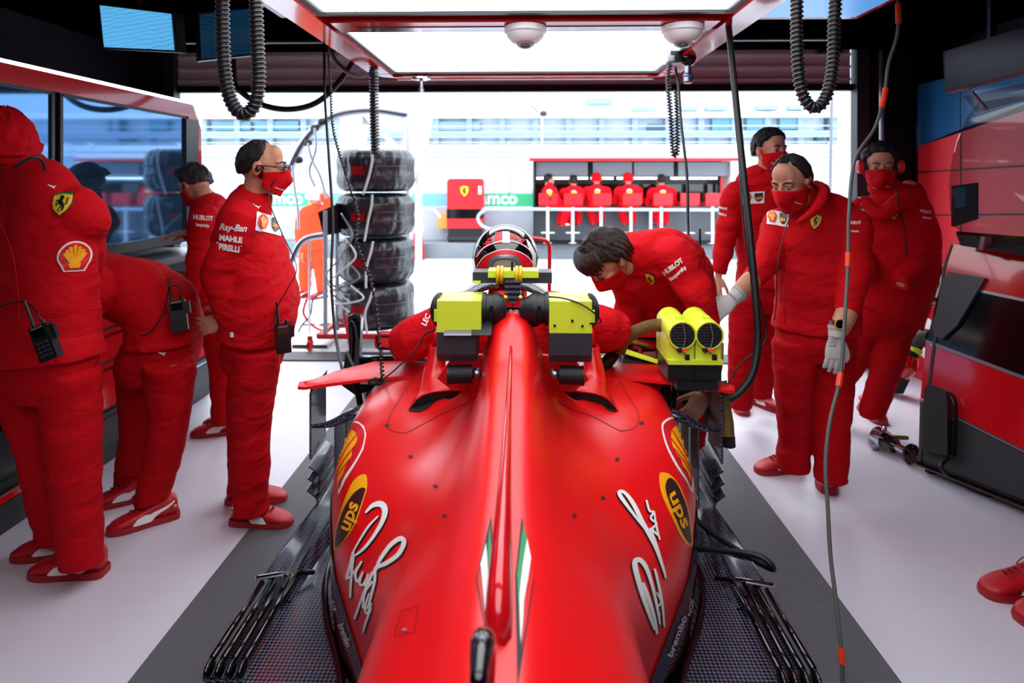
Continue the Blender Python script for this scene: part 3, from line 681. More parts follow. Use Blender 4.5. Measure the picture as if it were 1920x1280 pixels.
# airbox, camera pod with yellow bands, carbon blade
obj('airbox_ring', Tube(smooth_path([cp(.075*math.cos(a), 1.985, 1.085+.045*math.sin(a)) for a in [PI*k/8 for k in range(9)]], 3), .014, 8), 'black_gloss', car)
q = NB(); a_, b_ = P(963, 512, 1.98), P(1035, 528, 1.98)
def slab(bm, x0, x1, z0, z1, y0, y1, sk=0): return prism(bm, [(x0, y0, z0), (x1, y0, z0), (x1, y0, z1), (x0, y0, z1)], (sk, y1-y0, 0))
pod = obj('camera_pod', slab(NB(), P(886, 0, 1.97).x, P(1035, 0, 1.97).x, P(0, 527, 1.97).z, P(0, 507, 1.97).z, 1.97, 2.05), 'duct_grey', car, bevel=.006)
obj('yellow_band', slab(NB(), P(915, 0, 1.965).x, P(1010, 0, 1.965).x, P(0, 517, 1.965).z, P(0, 504.5, 1.965).z, 1.965, 2.045), 'lime', pod)
obj('yellow_edge', slab(NB(), P(887, 0, 1.965).x, P(901, 0, 1.965).x, P(0, 528, 1.965).z, P(0, 523, 1.965).z, 1.965, 2.0), 'lime', pod)
for px in (934, 941, 969, 976):
    c = P(px, 515, 1.99)
    obj('yellow_band', Tube([c+V((.006*math.cos(a)*0, .035*math.cos(a), .024*math.sin(a))) for a in [2*PI*k/20 for k in range(20)]], .006, 8, closed=True, cap=False), 'yellow_strap', pod, smooth=True)
obj('antenna', Tube([P(960, 512, 1.97), P(960.5, 490, 1.97)], .004, 8), 'black_matte', pod)
bl = NB(); prism(bl, [P(946, 528, 1.93), P(976, 528, 1.93), P(977, 552, 1.93), P(962, 574, 1.93), P(946, 552, 1.93)], (0, .04, 0)); obj('pod_pylon', bl, 'carbon', car, bevel=.004)
for px in (948, 976): obj('pylon_bolt', Ell(P(px, 557, 1.9), .006), 'lime', car)
# grey winglet plate on the left flank
w_ = NB(); r_ = [P(832, 629, 1.84), P(841, 605, 1.9), P(923, 605, 1.9), P(921, 629, 1.84)]
prism(w_, r_, (0, .004, .006)); obj('winglet', w_, 'plate_grey', car)
obj('winglet_tip', Prism([P(884, 629, 1.838), P(884, 604.6, 1.898), P(923, 604.6, 1.898), P(921, 629, 1.838)], (0, -.003, .002)), 'dark_grey', car)
w2 = NB(); prism(w2, [P(1094, 602, 1.9), P(1118, 600, 1.9), P(1118, 624, 1.86), P(1060, 634, 1.86), P(1030, 632, 1.86)], (0, .006, 0))
# red brackets by the boxes
for pts in (((892, 561, 1.9), (892, 603, 1.9)), ((1030, 560, 1.9), (1030, 612, 1.9))):
    obj('bracket', Tube([P(*p) for p in pts], .004, 8), 'red_gloss', car)
# cowl pieces joining neck to the halo mounts
for s in (-1, 1):
    obj('neck_cowl', Prism([cp(s*.09, 2.02, .98), cp(s*.2, 2.02, .97), cp(s*.25, 2.02, .90), cp(s*.2, 2.02, .86), cp(s*.11, 2.02, .86)], (0, .02, 0)), 'red_paint', car)
    q = [(648, 671), (654, 669), (662, 670)] 
# seams, fasteners, hatch
for q in OUTLETS: fill('cooling_outlet', q, 'black_matte', .003, 10)
for pts in ([(768, 720), (742, 760), (733, 775), (727, 795), (733, 806), (752, 812)], [(752, 812), (765, 810), (790, 797), (830, 775), (870, 758), (893, 742)], ):
    paint('panel_seam', pts, 1.3, 'red_seam')
for pts in ([(1162, 716), (1180, 745), (1195, 770), (1198, 785), (1192, 800), (1178, 806), (1163, 808)], [(1163, 808), (1140, 796), (1110, 780), (1075, 768), (1045, 752)]):
    paint('panel_seam', pts, 1.3, 'red_seam')
for (x, y) in ((770, 856), (817, 911), (834, 967), (1157, 861), (1130, 933), (1076, 966), (726, 798), (1203, 793)):
    fill('fastener', circ(x, y, 4.5, 3, 10), 'dark_grey', .0022, 0)
hq = [(753, 1146), (785, 1136), (778, 1186), (740, 1192), (753, 1146)]
for k in range(4): paint('hatch_seam', [hq[k], ((hq[k][0]+hq[k+1][0])/2, (hq[k][1]+hq[k+1][1])/2), hq[k+1]], 1.1, 'red_seam')
fill('fastener', circ(760, 1181, 4.5, 3, 10), 'grey', .0022, 0)
for s, m_ in ((0, 0),):
    # paired tricolour diamonds beside the spine
    for nm, A in (('left', [(921, 968), (929, 1080), (913, 1205), (892, 1086)]), ('right', [(978, 968), (1001, 1086), (985, 1195), (970, 1290), (966, 1080)])):
        fill('tricolour_border', A, 'black_print', .0012)
    fill('tricolour_green', [(919, 985), (925, 1075), (922, 1150), (914, 1040)], 'green_print', .0026, 6); fill('tricolour_white', [(912, 1020), (917, 1085), (920, 1150), (914, 1198), (909, 1140), (902, 1060)], 'white_print', .0036, 6)
    fill('tricolour_red', [(901, 1062), (908, 1140), (911, 1190), (896, 1088)], 'red_print', .0046, 6)
    fill('tricolour_green', [(980, 985), (987, 1010), (977, 1100), (974, 1180), (969, 1080)], 'green_print', .0026, 6); fill('tricolour_white', [(987, 1012), (994, 1048), (984, 1120), (975, 1210), (973, 1120), (979, 1060)], 'white_print', .0036, 6)
    fill('tricolour_red', [(994, 1050), (998, 1086), (984, 1180), (976, 1225), (981, 1130)], 'red_print', .0046, 6)
# scallop badges
def polar(cx, cy, r, a): return (cx+r*math.cos(a), cy+r*math.sin(a))
L_out = [(633, 905), (632, 860), (635, 815), (642, 798), (656, 790), (672, 790), (683, 799), (687, 815), (682, 842), (668, 868), (648, 900), (635, 928)]
fill('badge_border', [(x, y) for x, y in L_out], 'white_print', .0012, 8)
fill('badge_field', [(635, 900), (635, 860), (638, 818), (644, 801), (657, 793), (671, 794), (680, 802), (684, 816), (679, 840), (665, 866), (646, 894), (636, 918)], 'red_print', .0024, 6, True)
LP_ = [(max(600+u/2.1325, 635), 680+v/2.1325) for u, v in ((68,345),(72,310),(90,275),(115,265),(140,275),(150,295),(148,320),(132,350),(128,375),(104,418),(96,445),(72,482),(64,492),(64,420))]
fill('scallop', LP_, 'shell_yellow', .0036, 6, True)
for q in ([(103, 266), (85, 300), (70, 360)], [(128, 268), (95, 320), (68, 395)], [(149, 290), (105, 350), (67, 425)], [(140, 338), (100, 390), (66, 450)], [(122, 388), (90, 430), (64, 470)]):
    paint('scallop_gap', [(600+u/2.1325, 680+v/2.1325) for u, v in q], 1.8, 'red_print', .0048)
R_out = [(1240, 800), (1246, 788), (1258, 782), (1272, 783), (1284, 791), (1292, 805), (1298, 850), (1299, 922), (1285, 900), (1266, 872), (1248, 835)]
fill('badge_border', R_out, 'white_print', .0012, 6, True)
fill('badge_field', [(1243, 802), (1249, 791), (1259, 786), (1272, 787), (1282, 794), (1290, 808), (1295, 850), (1296, 912), (1286, 895), (1269, 869), (1251, 834)], 'red_print', .0024, 6, True)
RP_ = [(min(940+u/2.1325, 1293), 680+v/2.1325) for u, v in ((676,300),(680,270),(698,252),(722,250),(745,260),(752,285),(758,340),(762,400),(762,470),(742,440),(722,412),(716,390),(698,365),(682,332))]
fill('scallop', RP_, 'shell_yellow', .0036, 6, True)
for q in ([(728, 250), (745, 290), (756, 335)], [(700, 252), (732, 310), (758, 380)], [(680, 272), (720, 340), (760, 415)], [(676, 305), (715, 360), (760, 435)], [(688, 345), (725, 395), (760, 452)]):
    paint('scallop_gap', [(940+u/2.1325, 680+v/2.1325) for u, v in q], 1.8, 'red_print', .0048)
# delivery shield badges
for A, B_, C_, tx, ux, uy in (([(686, 890), (689, 905), (686, 925), (665, 985), (640, 1022), (627, 1030), (628, 1002), (640, 955), (658, 910), (672, 893)],
        [(660, 930), (676, 916), (685, 916), (684, 926), (664, 982), (641, 1018), (630, 1024), (631, 1000), (643, 960)], [(686, 890), (689, 905), (684, 915), (672, 912), (655, 925), (645, 945), (658, 910), (672, 893)], (656, 968), (12, -33), (-26, -14)),
        ([(1236, 890), (1245, 886), (1256, 890), (1272, 908), (1290, 950), (1298, 1000), (1297, 1025), (1280, 1012), (1262, 975), (1240, 925)],
        [(1250, 930), (1247, 908), (1256, 896), (1270, 910), (1287, 952), (1294, 1000), (1294, 1018), (1282, 1005), (1266, 972)], [(1236, 890), (1245, 886), (1256, 892), (1247, 905), (1248, 922), (1256, 945), (1250, 940), (1240, 920)], (1272, 955), (17, 42), (20, -14))):
    fill('badge_border', A, 'shell_yellow', .0012, 6, True); fill('badge_field', B_, 'brown_print', .0026, 6, True)
    decal('badge_text', cover, [text_shapes('ups', 1.15, bold=.03)], 'shell_yellow', tx, ux, uy, .0042, fine=.2, parent=car)
# scripted lettering
def script(strokes, sh=(2, 2)):
    for pts, wd in strokes:
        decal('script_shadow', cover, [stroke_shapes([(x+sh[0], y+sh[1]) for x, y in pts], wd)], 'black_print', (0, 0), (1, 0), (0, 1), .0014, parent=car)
        decal('script_letter', cover, [stroke_shapes(pts, wd)], 'white_print', (0, 0), (1, 0), (0, 1), .0024, parent=car)
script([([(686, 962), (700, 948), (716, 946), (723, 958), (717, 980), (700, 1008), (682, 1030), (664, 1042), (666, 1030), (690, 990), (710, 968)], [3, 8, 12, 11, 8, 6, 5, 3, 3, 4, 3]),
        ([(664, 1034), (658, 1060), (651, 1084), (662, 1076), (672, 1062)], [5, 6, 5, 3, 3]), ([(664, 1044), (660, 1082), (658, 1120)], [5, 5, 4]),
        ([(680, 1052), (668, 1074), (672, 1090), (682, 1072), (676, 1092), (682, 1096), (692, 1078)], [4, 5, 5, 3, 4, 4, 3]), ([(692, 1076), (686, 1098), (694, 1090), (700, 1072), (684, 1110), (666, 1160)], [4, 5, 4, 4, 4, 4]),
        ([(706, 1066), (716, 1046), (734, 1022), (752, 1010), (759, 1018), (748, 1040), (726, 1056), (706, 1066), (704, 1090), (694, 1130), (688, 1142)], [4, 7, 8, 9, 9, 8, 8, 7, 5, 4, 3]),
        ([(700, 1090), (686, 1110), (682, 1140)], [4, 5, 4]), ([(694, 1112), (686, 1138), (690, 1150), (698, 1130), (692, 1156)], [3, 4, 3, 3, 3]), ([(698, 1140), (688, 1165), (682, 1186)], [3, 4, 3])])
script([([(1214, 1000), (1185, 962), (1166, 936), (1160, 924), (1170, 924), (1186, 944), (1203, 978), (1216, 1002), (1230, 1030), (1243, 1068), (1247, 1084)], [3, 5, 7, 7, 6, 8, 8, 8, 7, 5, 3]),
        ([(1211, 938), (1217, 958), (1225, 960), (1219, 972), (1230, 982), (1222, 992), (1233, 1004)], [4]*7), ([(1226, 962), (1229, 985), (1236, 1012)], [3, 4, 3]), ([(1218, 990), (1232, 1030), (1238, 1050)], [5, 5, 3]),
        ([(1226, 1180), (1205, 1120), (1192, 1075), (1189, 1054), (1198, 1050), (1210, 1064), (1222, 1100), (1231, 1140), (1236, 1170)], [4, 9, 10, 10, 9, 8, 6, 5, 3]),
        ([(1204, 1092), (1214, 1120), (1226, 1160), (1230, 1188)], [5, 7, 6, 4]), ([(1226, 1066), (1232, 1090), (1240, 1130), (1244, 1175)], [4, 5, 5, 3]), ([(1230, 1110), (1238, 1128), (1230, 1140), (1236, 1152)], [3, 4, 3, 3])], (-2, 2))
# dark lower band with small lettering
def band(s):
    b = NB(); rows = []
    for y in np.linspace(2.1, .7, 26):
        # lower part of side at this y
        i = min(range(NR), key=lambda k: abs(grid[k][0].y-y)); row = grid[i] if s > 0 else grid[i][::-1]
        a_, b_2 = row[-1], row[-6 if y > 1.2 else -6]
        pts = row[-9:]; n = []
        for p in pts: n.append(V((p.x+s*.004, p.y-.001, p.z)))
        rows.append(n)
    vs = [[b.verts.new(p) for p in r] for r in rows]
    for i in range(len(vs)-1):
        for k in range(len(vs[0])-1): b.faces.new((vs[i][k], vs[i][k+1], vs[i+1][k+1], vs[i+1][k]))
    return obj('lower_band', b, 'black_gloss', car, smooth=True)
for s in (-1, 1):
    lb = band(s)
    if s < 0:
        decal('band_text', lb, [text_shapes('brembo', 1, bold=.02)], 'white_print', (648, 1190), (5, 13.5), (16, -6), .003, parent=car)
        decal('band_text', lb, [text_shapes('SKF', 1, bold=.03)], 'white_print', (627, 1135), (3, 13), (9, -2), .003, parent=car)
    else:
        decal('band_text', lb, [text_shapes('brembo', 1, bold=.02)], 'white_print', (1268, 1192), (9, -24), (-13, -6), .003, parent=car)
        decal('band_text', lb, [text_shapes('NGK', 1, bold=.02)], 'white_print', (1294, 1138), (3, -15), (-9, -3), .003, parent=car)
# round fans plugged in behind the headrest
for px, py, lb, dx in ((866, 702, 'small black tube fan on the left side of the airbox neck', 1), (1068, 704, 'small black tube fan on the right side of the airbox neck', -1)):
    p = P(px, py, 1.88); g = empty('tube_fan', lb, 'fan', 'tube fans on the engine cover')
    obj('housing', Tube([p-V((dx*.042, 0, 0)), p+V((dx*.03, .01, 0))], .028, 20), 'black_matte', g, smooth=.8)
    obj('rim', Tube([p-V((dx*.043, 0, 0)), p-V((dx*.036, 0, 0))], .03, 20), 'black_rubber', g, smooth=.8)
    obj('connector', Ell(p+V((dx*.045, .01, 0)), .018), 'brushed', g, smooth=True)
# ================================================================ cooling blowers
def cooler(x0, x1, side, label):
    Y = 1.86; g = empty('cooling_blower', label, 'cooling blower', 'yellow and black blowers beside the airbox')
    zt, zm, zb = P(0, 560, Y).z, P(0, 618, Y).z, P(0, 662, Y+.01).z; a, b = P(x0, 0, Y).x, P(x1, 0, Y).x
    obj('upper_housing', Box((a, Y, zm), (b, Y+.15, zt)), 'lime', g, bevel=.006)
    b0, b1 = (a, b if side > 0 else P(893, 0, Y).x); 
    obj('lower_housing', Prism([(b0, Y-.004, zm), (b0, Y-.004, zb+.01), (b0, Y+.014, zb-.016), (b0, Y+.146, zb-.016), (b0, Y+.146, zm)], (b1-b0, 0, 0)), 'duct_grey', g, bevel=.003)
    o = (a if side < 0 else b); c = V((o, Y+.075, (zt+zm)/2+.005))
    bm = NB(); rr = .05
    for k in range(9):
        t = k/8*PI/2; r_ = rr*math.cos(t)+.002; xx = c.x+side*rr*.55*math.sin(t)
        tube(bm, [V((xx, c.y+r_*math.cos(a_), c.z+r_*math.sin(a_))) for a_ in [2*PI*j/24 for j in range(24)]], .0035, 5, closed=True, cap=False)
    for j in range(10):
        a_ = 2*PI*j/10; tube(bm, [V((c.x+side*rr*.55*math.sin(t), c.y+rr*math.cos(t)*math.cos(a_), c.z+rr*math.cos(t)*math.sin(a_))) for t in [PI/2*q_/6 for q_ in range(7)]], .0035, 5)
    obj('fan_grille', bm, 'black_rubber', g)
    obj('fan_disc', Lathe([(.05, 0), (.05, .004)], axis(c, (side, 0, 0))), 'black_matte', g)
    obj('side_rim', Box((min(o, o+side*.01), Y+.01, zm+.03), (max(o, o+side*.01), Y+.13, zt-.03)), 'lime', g, bevel=.003)
    i = (b if side < 0 else a); z = (zt+zm)/2+.01; n = P(948 if side < 0 else 975, 0, Y).x
    rings = [(0, .052), (.012, .052), (.013, .046), (.035, .046), (.036, .049), (.05, .049), (.075, .034), (abs(n-i), .03)]
    tb = NB(); pts = [V((i-side*q_[0], Y+.07, z)) for q_ in rings]; tube(tb, pts, [q_[1] for q_ in rings], 28); obj('duct', tb, 'black_rubber', g, smooth=.7)
    obj('duct_clip', Box((i-side*.03-.005, Y+.015, z-.02), (i-side*.03+.005, Y+.03, z+.02)), 'black_plastic', g)
    if side > 0:
        for px, py in ((1040, 610), (1092, 611), (1073, 601)): obj('screw', Lathe([(.004, 0), (.004, .004)], axis(P(px, py, Y-.003), (0, -1, 0))), 'black_matte', g)
    return g
cooler(819, 902, -1, 'yellow and black blower box left of the red airbox')
cooler(1030, 1110, 1, 'yellow and black blower box right of the red airbox')
def twin(px0, px1, label):
    Y = 2.30; g = empty('radiator_blower', label, 'cooling blower', 'round mouthed blowers on the right sidepod wing')
    a, b = P(px0, 0, Y).x, P(px1, 0, Y).x; c = P((px0+px1)/2+4, 627, Y)
    zt, zm, zb = P(0, 612, Y).z, P(0, 671, Y).z, P(0, 705, Y).z
    obj('upper_housing', Box((a, Y+.02, zm), (b-.002, Y+.2, c.z)), 'lime', g, bevel=.005)
    obj('barrel', Tube([(c.x-.008, Y-.01, c.z), (c.x-.008, Y+.0, c.z+.0), (c.x-.008, Y+.2, c.z+.012)], [.051, .052, .05], 32), 'lime', g, smooth=.8)
    obj('front_plate', Box((a+.003, Y, zm+.0), (b-.005, Y+.02, c.z-.03)), 'lime', g, bevel=.003)
    obj('ledge', Box((a, Y-.012, zm-.004), (b, Y+.02, zm+.012)), 'lime', g, bevel=.002)
    obj('mouth', Lathe([(.047, .0), (.047, .004)], axis((c.x-.008, Y-.011, c.z), (0, -1, 0)), seg=32), 'black_matte', g)
    bm = NB()
    for k in range(-4, 5):
        h = math.sqrt(max(.045**2-(k*.0105)**2, 0)); x = c.x-.008
        tube(bm, [(x+k*.0105, Y-.018, c.z-h), (x+k*.0105, Y-.021, c.z), (x+k*.0105, Y-.018, c.z+h)], .0009, 4); tube(bm, [(x-h, Y-.018, c.z+k*.0105), (x, Y-.021, c.z+k*.0105), (x+h, Y-.018, c.z+k*.0105)], .0009, 4)
    obj('guard_mesh', bm, 'dark_grey', g); obj('guard_bar', Tube(smooth_path([(c.x-.006, Y-.022, c.z-.044), (c.x-.0, Y-.026, c.z), (c.x-.008, Y-.022, c.z+.046)], 5), .0022, 6), 'plate_grey', g)
    obj('mouth_rim', Tube([(c.x-.008+.049*math.cos(t), Y-.014, c.z+.049*math.sin(t)) for t in [2*PI*k/36 for k in range(36)]], .004, 8, closed=True, cap=False), 'lime', g, smooth=True)
    obj('lug', Box((c.x-.02, Y+.02, c.z+.045), (c.x+.005, Y+.05, c.z+.06)), 'lime', g, bevel=.002)
    obj('knob', Lathe([(.01, 0), (.01, .012), (.006, .02)], axis(P(px0+21 if px0 < 1280 else px0+18, 655, Y-.005), (0, -1, 0)), seg=14), 'black_plastic', g)
    obj('pilot_lamp', Lathe([(.007, 0), (.007, .006), (.003, .009)], axis(P(px0+31, 655, Y-.005), (0, -1, 0)), seg=14), 'tail_red', g)
    obj('lower_housing', Box((a+.001, Y+.005, zb), (b-.001, Y+.18, zm-.004)), 'black_plastic', g, bevel=.004)
    for q_ in (-14, 8): obj('bolt', Lathe([(.005, 0), (.005, .004)], axis(P((px0+px1)/2+q_, 681, Y+.004), (0, -1, 0)), seg=12), 'plate_grey', g)
    obj('lead', Tube(smooth_path([P(px0+21, 656, Y-.02), P(px0+32, 664, Y-.025), P((px0+px1)/2+12, 670, Y-.012), P((px0+px1)/2+14, 690, Y-.008)], 6), .0018, 6), 'black_rubber', g)
    obj('plug', Box(P((px0+px1)/2+8, 675, Y-.012), P((px0+px1)/2+14, 664, Y)), 'black_matte', g)
    return g
twin(1252, 1303, 'left one of the two round mouthed yellow blowers on the right sidepod wing'); twin(1303, 1354, 'right one of the two round mouthed yellow blowers on the right sidepod wing')
tag(obj('blower_tray', Box((P(1268, 0, 2.3).x, 2.29, .775), (P(1345, 0, 2.3).x, 2.5, P(0, 705, 2.3).z)), 'black_plastic', None, bevel=.003), 'flat black tray under the pair of round mouthed blowers', 'tray')
g = empty('air_hose', 'ribbed bronze hose arching from the blowers towards the cockpit', 'hose')
hp = [P(1252, 610, 2.42), P(1225, 610, 2.44), P(1195, 620, 2.46), P(1172, 637, 2.48), P(1160, 660, 2.5)]
obj('ribs', coil(hp, .021, .005, 34, 6), 'gold_hose', g); obj('hose_core', Tube(smooth_path(hp, 8), .019, 12), 'black_rubber', g)
g = empty('air_hose', 'ribbed hose hanging down beside the right bargeboard, open end near the floor', 'hose')
hp = [P(1352, 715, 2.40), P(1357, 750, 2.38), P(1364, 790, 2.36), P(1366, 820, 2.34)]
obj('ribs', coil(hp, .019, .0045, 30, 6), 'gold_hose', g); obj('hose_core', Tube(smooth_path(hp, 8), .018, 12), 'black_rubber', g); obj('collar', Tube([P(1366, 818, 2.34), P(1367, 836, 2.34)], .024, 14), 'black_rubber', g)
# dark shroud panels behind the right bargeboard
g = car
obj('brake_duct_shroud', Prism([P(1262, 712, 2.62), P(1350, 712, 2.62), P(1350, 805, 2.62), P(1325, 808, 2.62), P(1322, 760, 2.62), P(1296, 800, 2.62)], (0, .03, 0)), 'black_matte', car)
obj('brake_duct_shroud', Prism([P(668, 742, 2.62), P(640, 722, 2.62), P(648, 660, 2.62), P(675, 720, 2.62), P(720, 720, 2.62)], (0, .03, 0)), 'black_matte', car)
# ================================================================ people
def fr(f, u=(0, 0, 1)):
    """frame with local y along f, local z near u"""
    y = V(f).normalized(); z = V(u); z = (z-y*z.dot(y)).normalized(); x = y.cross(z)
    return M((x, y, z)).transposed().to_4x4()
def head_matrix(c, yaw, pitch, roll=0, sc=1.0):
    """yaw: 0 looks away (+y), 90 looks left (-x), 180 at the camera, 270 right; pitch down positive"""
    return M.Translation(c) @ M.Rotation(R(yaw), 4, 'Z') @ M.Rotation(-R(pitch), 4, 'X') @ M.Rotation(R(roll), 4, 'Y') @ M.Scale(sc, 4)
def head_mesh(bm, mx):
    e = lambda c, r: ell(bm, c, r, mx, 18, 12)
    e((0, -.012, .028), (.075, .096, .092)); e((0, .022, -.025), (.061, .071, .078)); e((0, .035, -.07), (.046, .048, .042)); e((0, .066, -.096), (.024, .022, .018))
    e((0, .042, .052), (.057, .041, .06))
    for s in (-1, 1):
        e((s*.030, .072, .034), (.024, .014, .009)); e((s*.038, .06, -.022), (.025, .028, .026)); e((s*.078, -.008, -.004), (.009, .019, .032)); e((s*.083, -.016, .002), (.006, .012, .024))
        e((s*.032, .0755, .0215), (.018, .0145, .010)); e((s*.032, .074, -.004), (.017, .0125, .007)); e((s*.032, .068, .012), (.018, .012, .012)); e((s*.011, .104, -.026), (.009, .01, .007))
    tube(bm, [mx @ V(p) for p in ((0, .085, .028), (0, .1, 0), (0, .114, -.02), (0, .108, -.03))], [.009, .01, .0125, .009], 10)
    e((0, .09, -.056), (.022, .012, .007)); e((0, .087, -.067), (.019, .012, .007))
def sstep(x): x = max(0, min(1, x)); return x*x*(3-2*x)
def cranium(mx, line, T, name, m, parent, bald=None, seed=0, rough=.006, tuft=None, inner=-.012):
    bm = NB(); U, W = 72, 44; vs = []
    def pt(az, el):
        t = line(az); th = T(az, el) if callable(T) else T
        f = sstep((el-t)/7.0)
        if bald: f *= bald(az, el)
        n = noise.noise(V((math.sin(R(az))*7+seed, math.cos(R(az))*7, el*.05)))*rough+noise.noise(V((az*.35, el*.04, seed)))*rough*.8
        r = inner+(th-inner+n)*f
        d = V((math.sin(R(az))*math.cos(R(el)), math.cos(R(az))*math.cos(R(el)), math.sin(R(el))))
        k = 1/math.sqrt((d.x/.075)**2+(d.y/.096)**2+(d.z/(.092 if d.z > 0 else .11))**2)
        p = V((0, -.012, .028))+d*(k+r)
        if d.z < 0 and abs(az) > 90: p.y *= 1+.0
        return mx @ p
    top = bm.verts.new(pt(0, 90)); bot = bm.verts.new(pt(0, -90))
    for i in range(1, W):
        el = 90-180*i/W; vs.append([bm.verts.new(pt(-180+360*k/U, el)) for k in range(U)])
    for k in range(U):
        bm.faces.new((top, vs[0][k], vs[0][(k+1) % U])); bm.faces.new((bot, vs[-1][(k+1) % U], vs[-1][k]))
        for i in range(W-2): bm.faces.new((vs[i][k], vs[i+1][k], vs[i+1][(k+1) % U], vs[i][(k+1) % U]))
    if tuft: tuft(bm)
    return obj(name, bm, m, parent, smooth=True)
def hairline(front=44, side=12, back=-42, burn=-6):
    def f(az):
        a = abs((az+180) % 360-180)
        pts = [(0, front), (35, front-2), (55, front-14), (68, side+6), (76, burn), (88, burn), (95, side-10), (104, -28), (118, back), (180, back)]
        for (a0, v0), (a1, v1) in zip(pts, pts[1:]):
            if a <= a1: return v0+(v1-v0)*(a-a0)/(a1-a0)
        return back
    return f
def mask_mesh(mx, name, parent, m='red_cloth', mark=True):
    bm = NB(); U, W = 24, 14; rows = []; rows2 = []
    for i in range(W+1):
        v = i/W; r1 = []; r2 = []
        for k in range(U+1):
            u = -1+2*k/U; az = R(u*86); nose = math.exp(-(u*86/26)**2)
            z = -.004-.114*v+(.012*nose if v < .2 else 0)*(1-v*5)-.012*abs(u)**2*(1-v)+.035*abs(u)**1.5*v
            bul = .032*nose*math.exp(-((v-.32)/.3)**2)
            t = 1-.14*sstep((v-.6)/.4)
            rx, ry = .079*(1-.16*v), (.087+bul)*t+.0
            p = V((math.sin(az)*rx, .014+math.cos(az)*ry, z)); n = V((math.sin(az), math.cos(az), 0))
            r1.append(mx @ (p+n*.004)); r2.append(mx @ (p-n*.003))
        rows.append(r1+r2[::-1])
    loft(bm, rows); o = obj(name, bm, m, parent, smooth=True)
    b = NB()
    for s in (-1, 1):
        for z0, z1 in ((-.012, .016), (-.06, -.03)):
            tube(b, smooth_path([mx @ V((s*.0775, .024, z0)), mx @ V((s*.086, .008, (z0+z1)/2)), mx @ V((s*.087, -.012, z1))], 4), .0026, 6)
    obj('ear_loop', b, m, o)
    if mark:
        b = NB(); 
        prism(b, [mx @ V(q) for q in ((-.03, .098, -.06), (-.012, .106, -.056), (-.014, .104, -.076))], mx.to_3x3() @ V((0, .006, 0)))
    b and b.free() if mark else None
    return o
def eyes(mx, parent, closed=.0):
    for s in (-1, 1):
        b = Ell((s*.032, .0758, .0085), (.0125, .0115, .0068), mx, 14, 10); e = obj('eye', b, 'eye_white_shaded', parent, smooth=True)
        obj('iris', Ell((s*.032, .0853, .006), (.006, .003, .0055), mx, 12, 8), 'eye_dark', e, smooth=True)
        b = NB(); tube(b, smooth_path([mx @ V((s*.012, .093, .032)), mx @ V((s*.03, .091, .039)), mx @ V((s*.052, .078, .034))], 4), smooth_vals([.0028, .0042, .002], 4), 6); obj('eyebrow', b, 'hair_dark', parent)
def glasses(mx, parent):
    b = NB()
    for s in (-1, 1):
        ring = [(s*(.033+.024*math.copysign(abs(math.cos(a))**.7, math.cos(a))), .103-.004*abs(math.cos(a)), .012+.017*math.copysign(abs(math.sin(a))**.7, math.sin(a))) for a in [2*PI*k/24 for k in range(24)]]
        tube(b, [mx @ V(p) for p in ring], .0028, 6, closed=True, cap=False)
        tube(b, smooth_path([mx @ V((s*.057, .1, .016)), mx @ V((s*.078, .075, .014)), mx @ V((s*.083, .0, .012)), mx @ V((s*.082, -.02, 0))], 4), .003, 6, flat=(V((1, 0, 0)), .7))
    tube(b, [mx @ V((-.009, .104, .018)), mx @ V((.009, .104, .018))], .0028, 6)
    return obj('glasses', b, 'black_gloss', parent)
def earpiece(mx, s, parent, cable=None):
    b = Ell((s*.088, -.002, -.004), (.008, .011, .013), mx); o = obj('earpiece', b, 'black_plastic', parent, smooth=True)
    return o
def hand_mesh(bm, wr, d, n, side, curl=20, sc=1.0, spread=6, thumb=30, glove=0.0):
    """wr wrist, d towards the fingers, n out of the back of the hand, side +1 thumb on local +x"""
    F_ = fr(d, n); mx = M.Translation(V(wr)) @ F_ @ M.Scale(sc, 4); g = glove
    T = lambda *p: mx @ V(p)
    rings = []
    for y, hw, hd in ((-.02, .026, .02), (.0, .028, .019), (.03, .036, .016), (.06, .041, .015), (.088, .04, .013), (.096, .034, .008)):
        rings.append([T((hw+g)*math.cos(a), y, (hd+g)*math.sin(a)) for a in [2*PI*k/16 for k in range(16)]])
    loft(bm, rings)
    for i, (x, L) in enumerate(((.03, .072), (.0105, .08), (-.0095, .074), (-.0285, .06))):
        x *= side; a = R(spread*(1.4-i))*side; p = V((x, .082, 0)); c = 0; pts = [p]; r = []
        for j, f in enumerate((.45, .32, .25)):
            c += R(curl*(1.0 if j else .6)); p = p+V((math.sin(a)*math.cos(c), math.cos(a)*math.cos(c), -math.sin(c)))*L*f; pts.append(p)
        tube(bm, [T(*q) for q in smooth_path(pts, 3)], [(.0098-.0026*k/9+g*.7)*sc for k in range(10)], 8); ell(bm, T(*pts[-1]), (.0072+g*.7)*sc, None, 8, 6)
    t = R(thumb); pts = [V((side*.026, .018, -.006)), V((side*(.03+.035*math.sin(t)), .05, -.016)), V((side*(.032+.055*math.sin(t)), .078, -.022-.0003*curl)), V((side*(.032+.05*math.sin(t)), .1, -.026-.0006*curl))]
    tube(bm, [T(*q) for q in smooth_path(pts, 3)], [(.0145-.0055*k/9+g*.6)*sc for k in range(10)], 8); ell(bm, T(*pts[-1]), (.0085+g*.6)*sc, None, 8, 6)
SHOE = {}
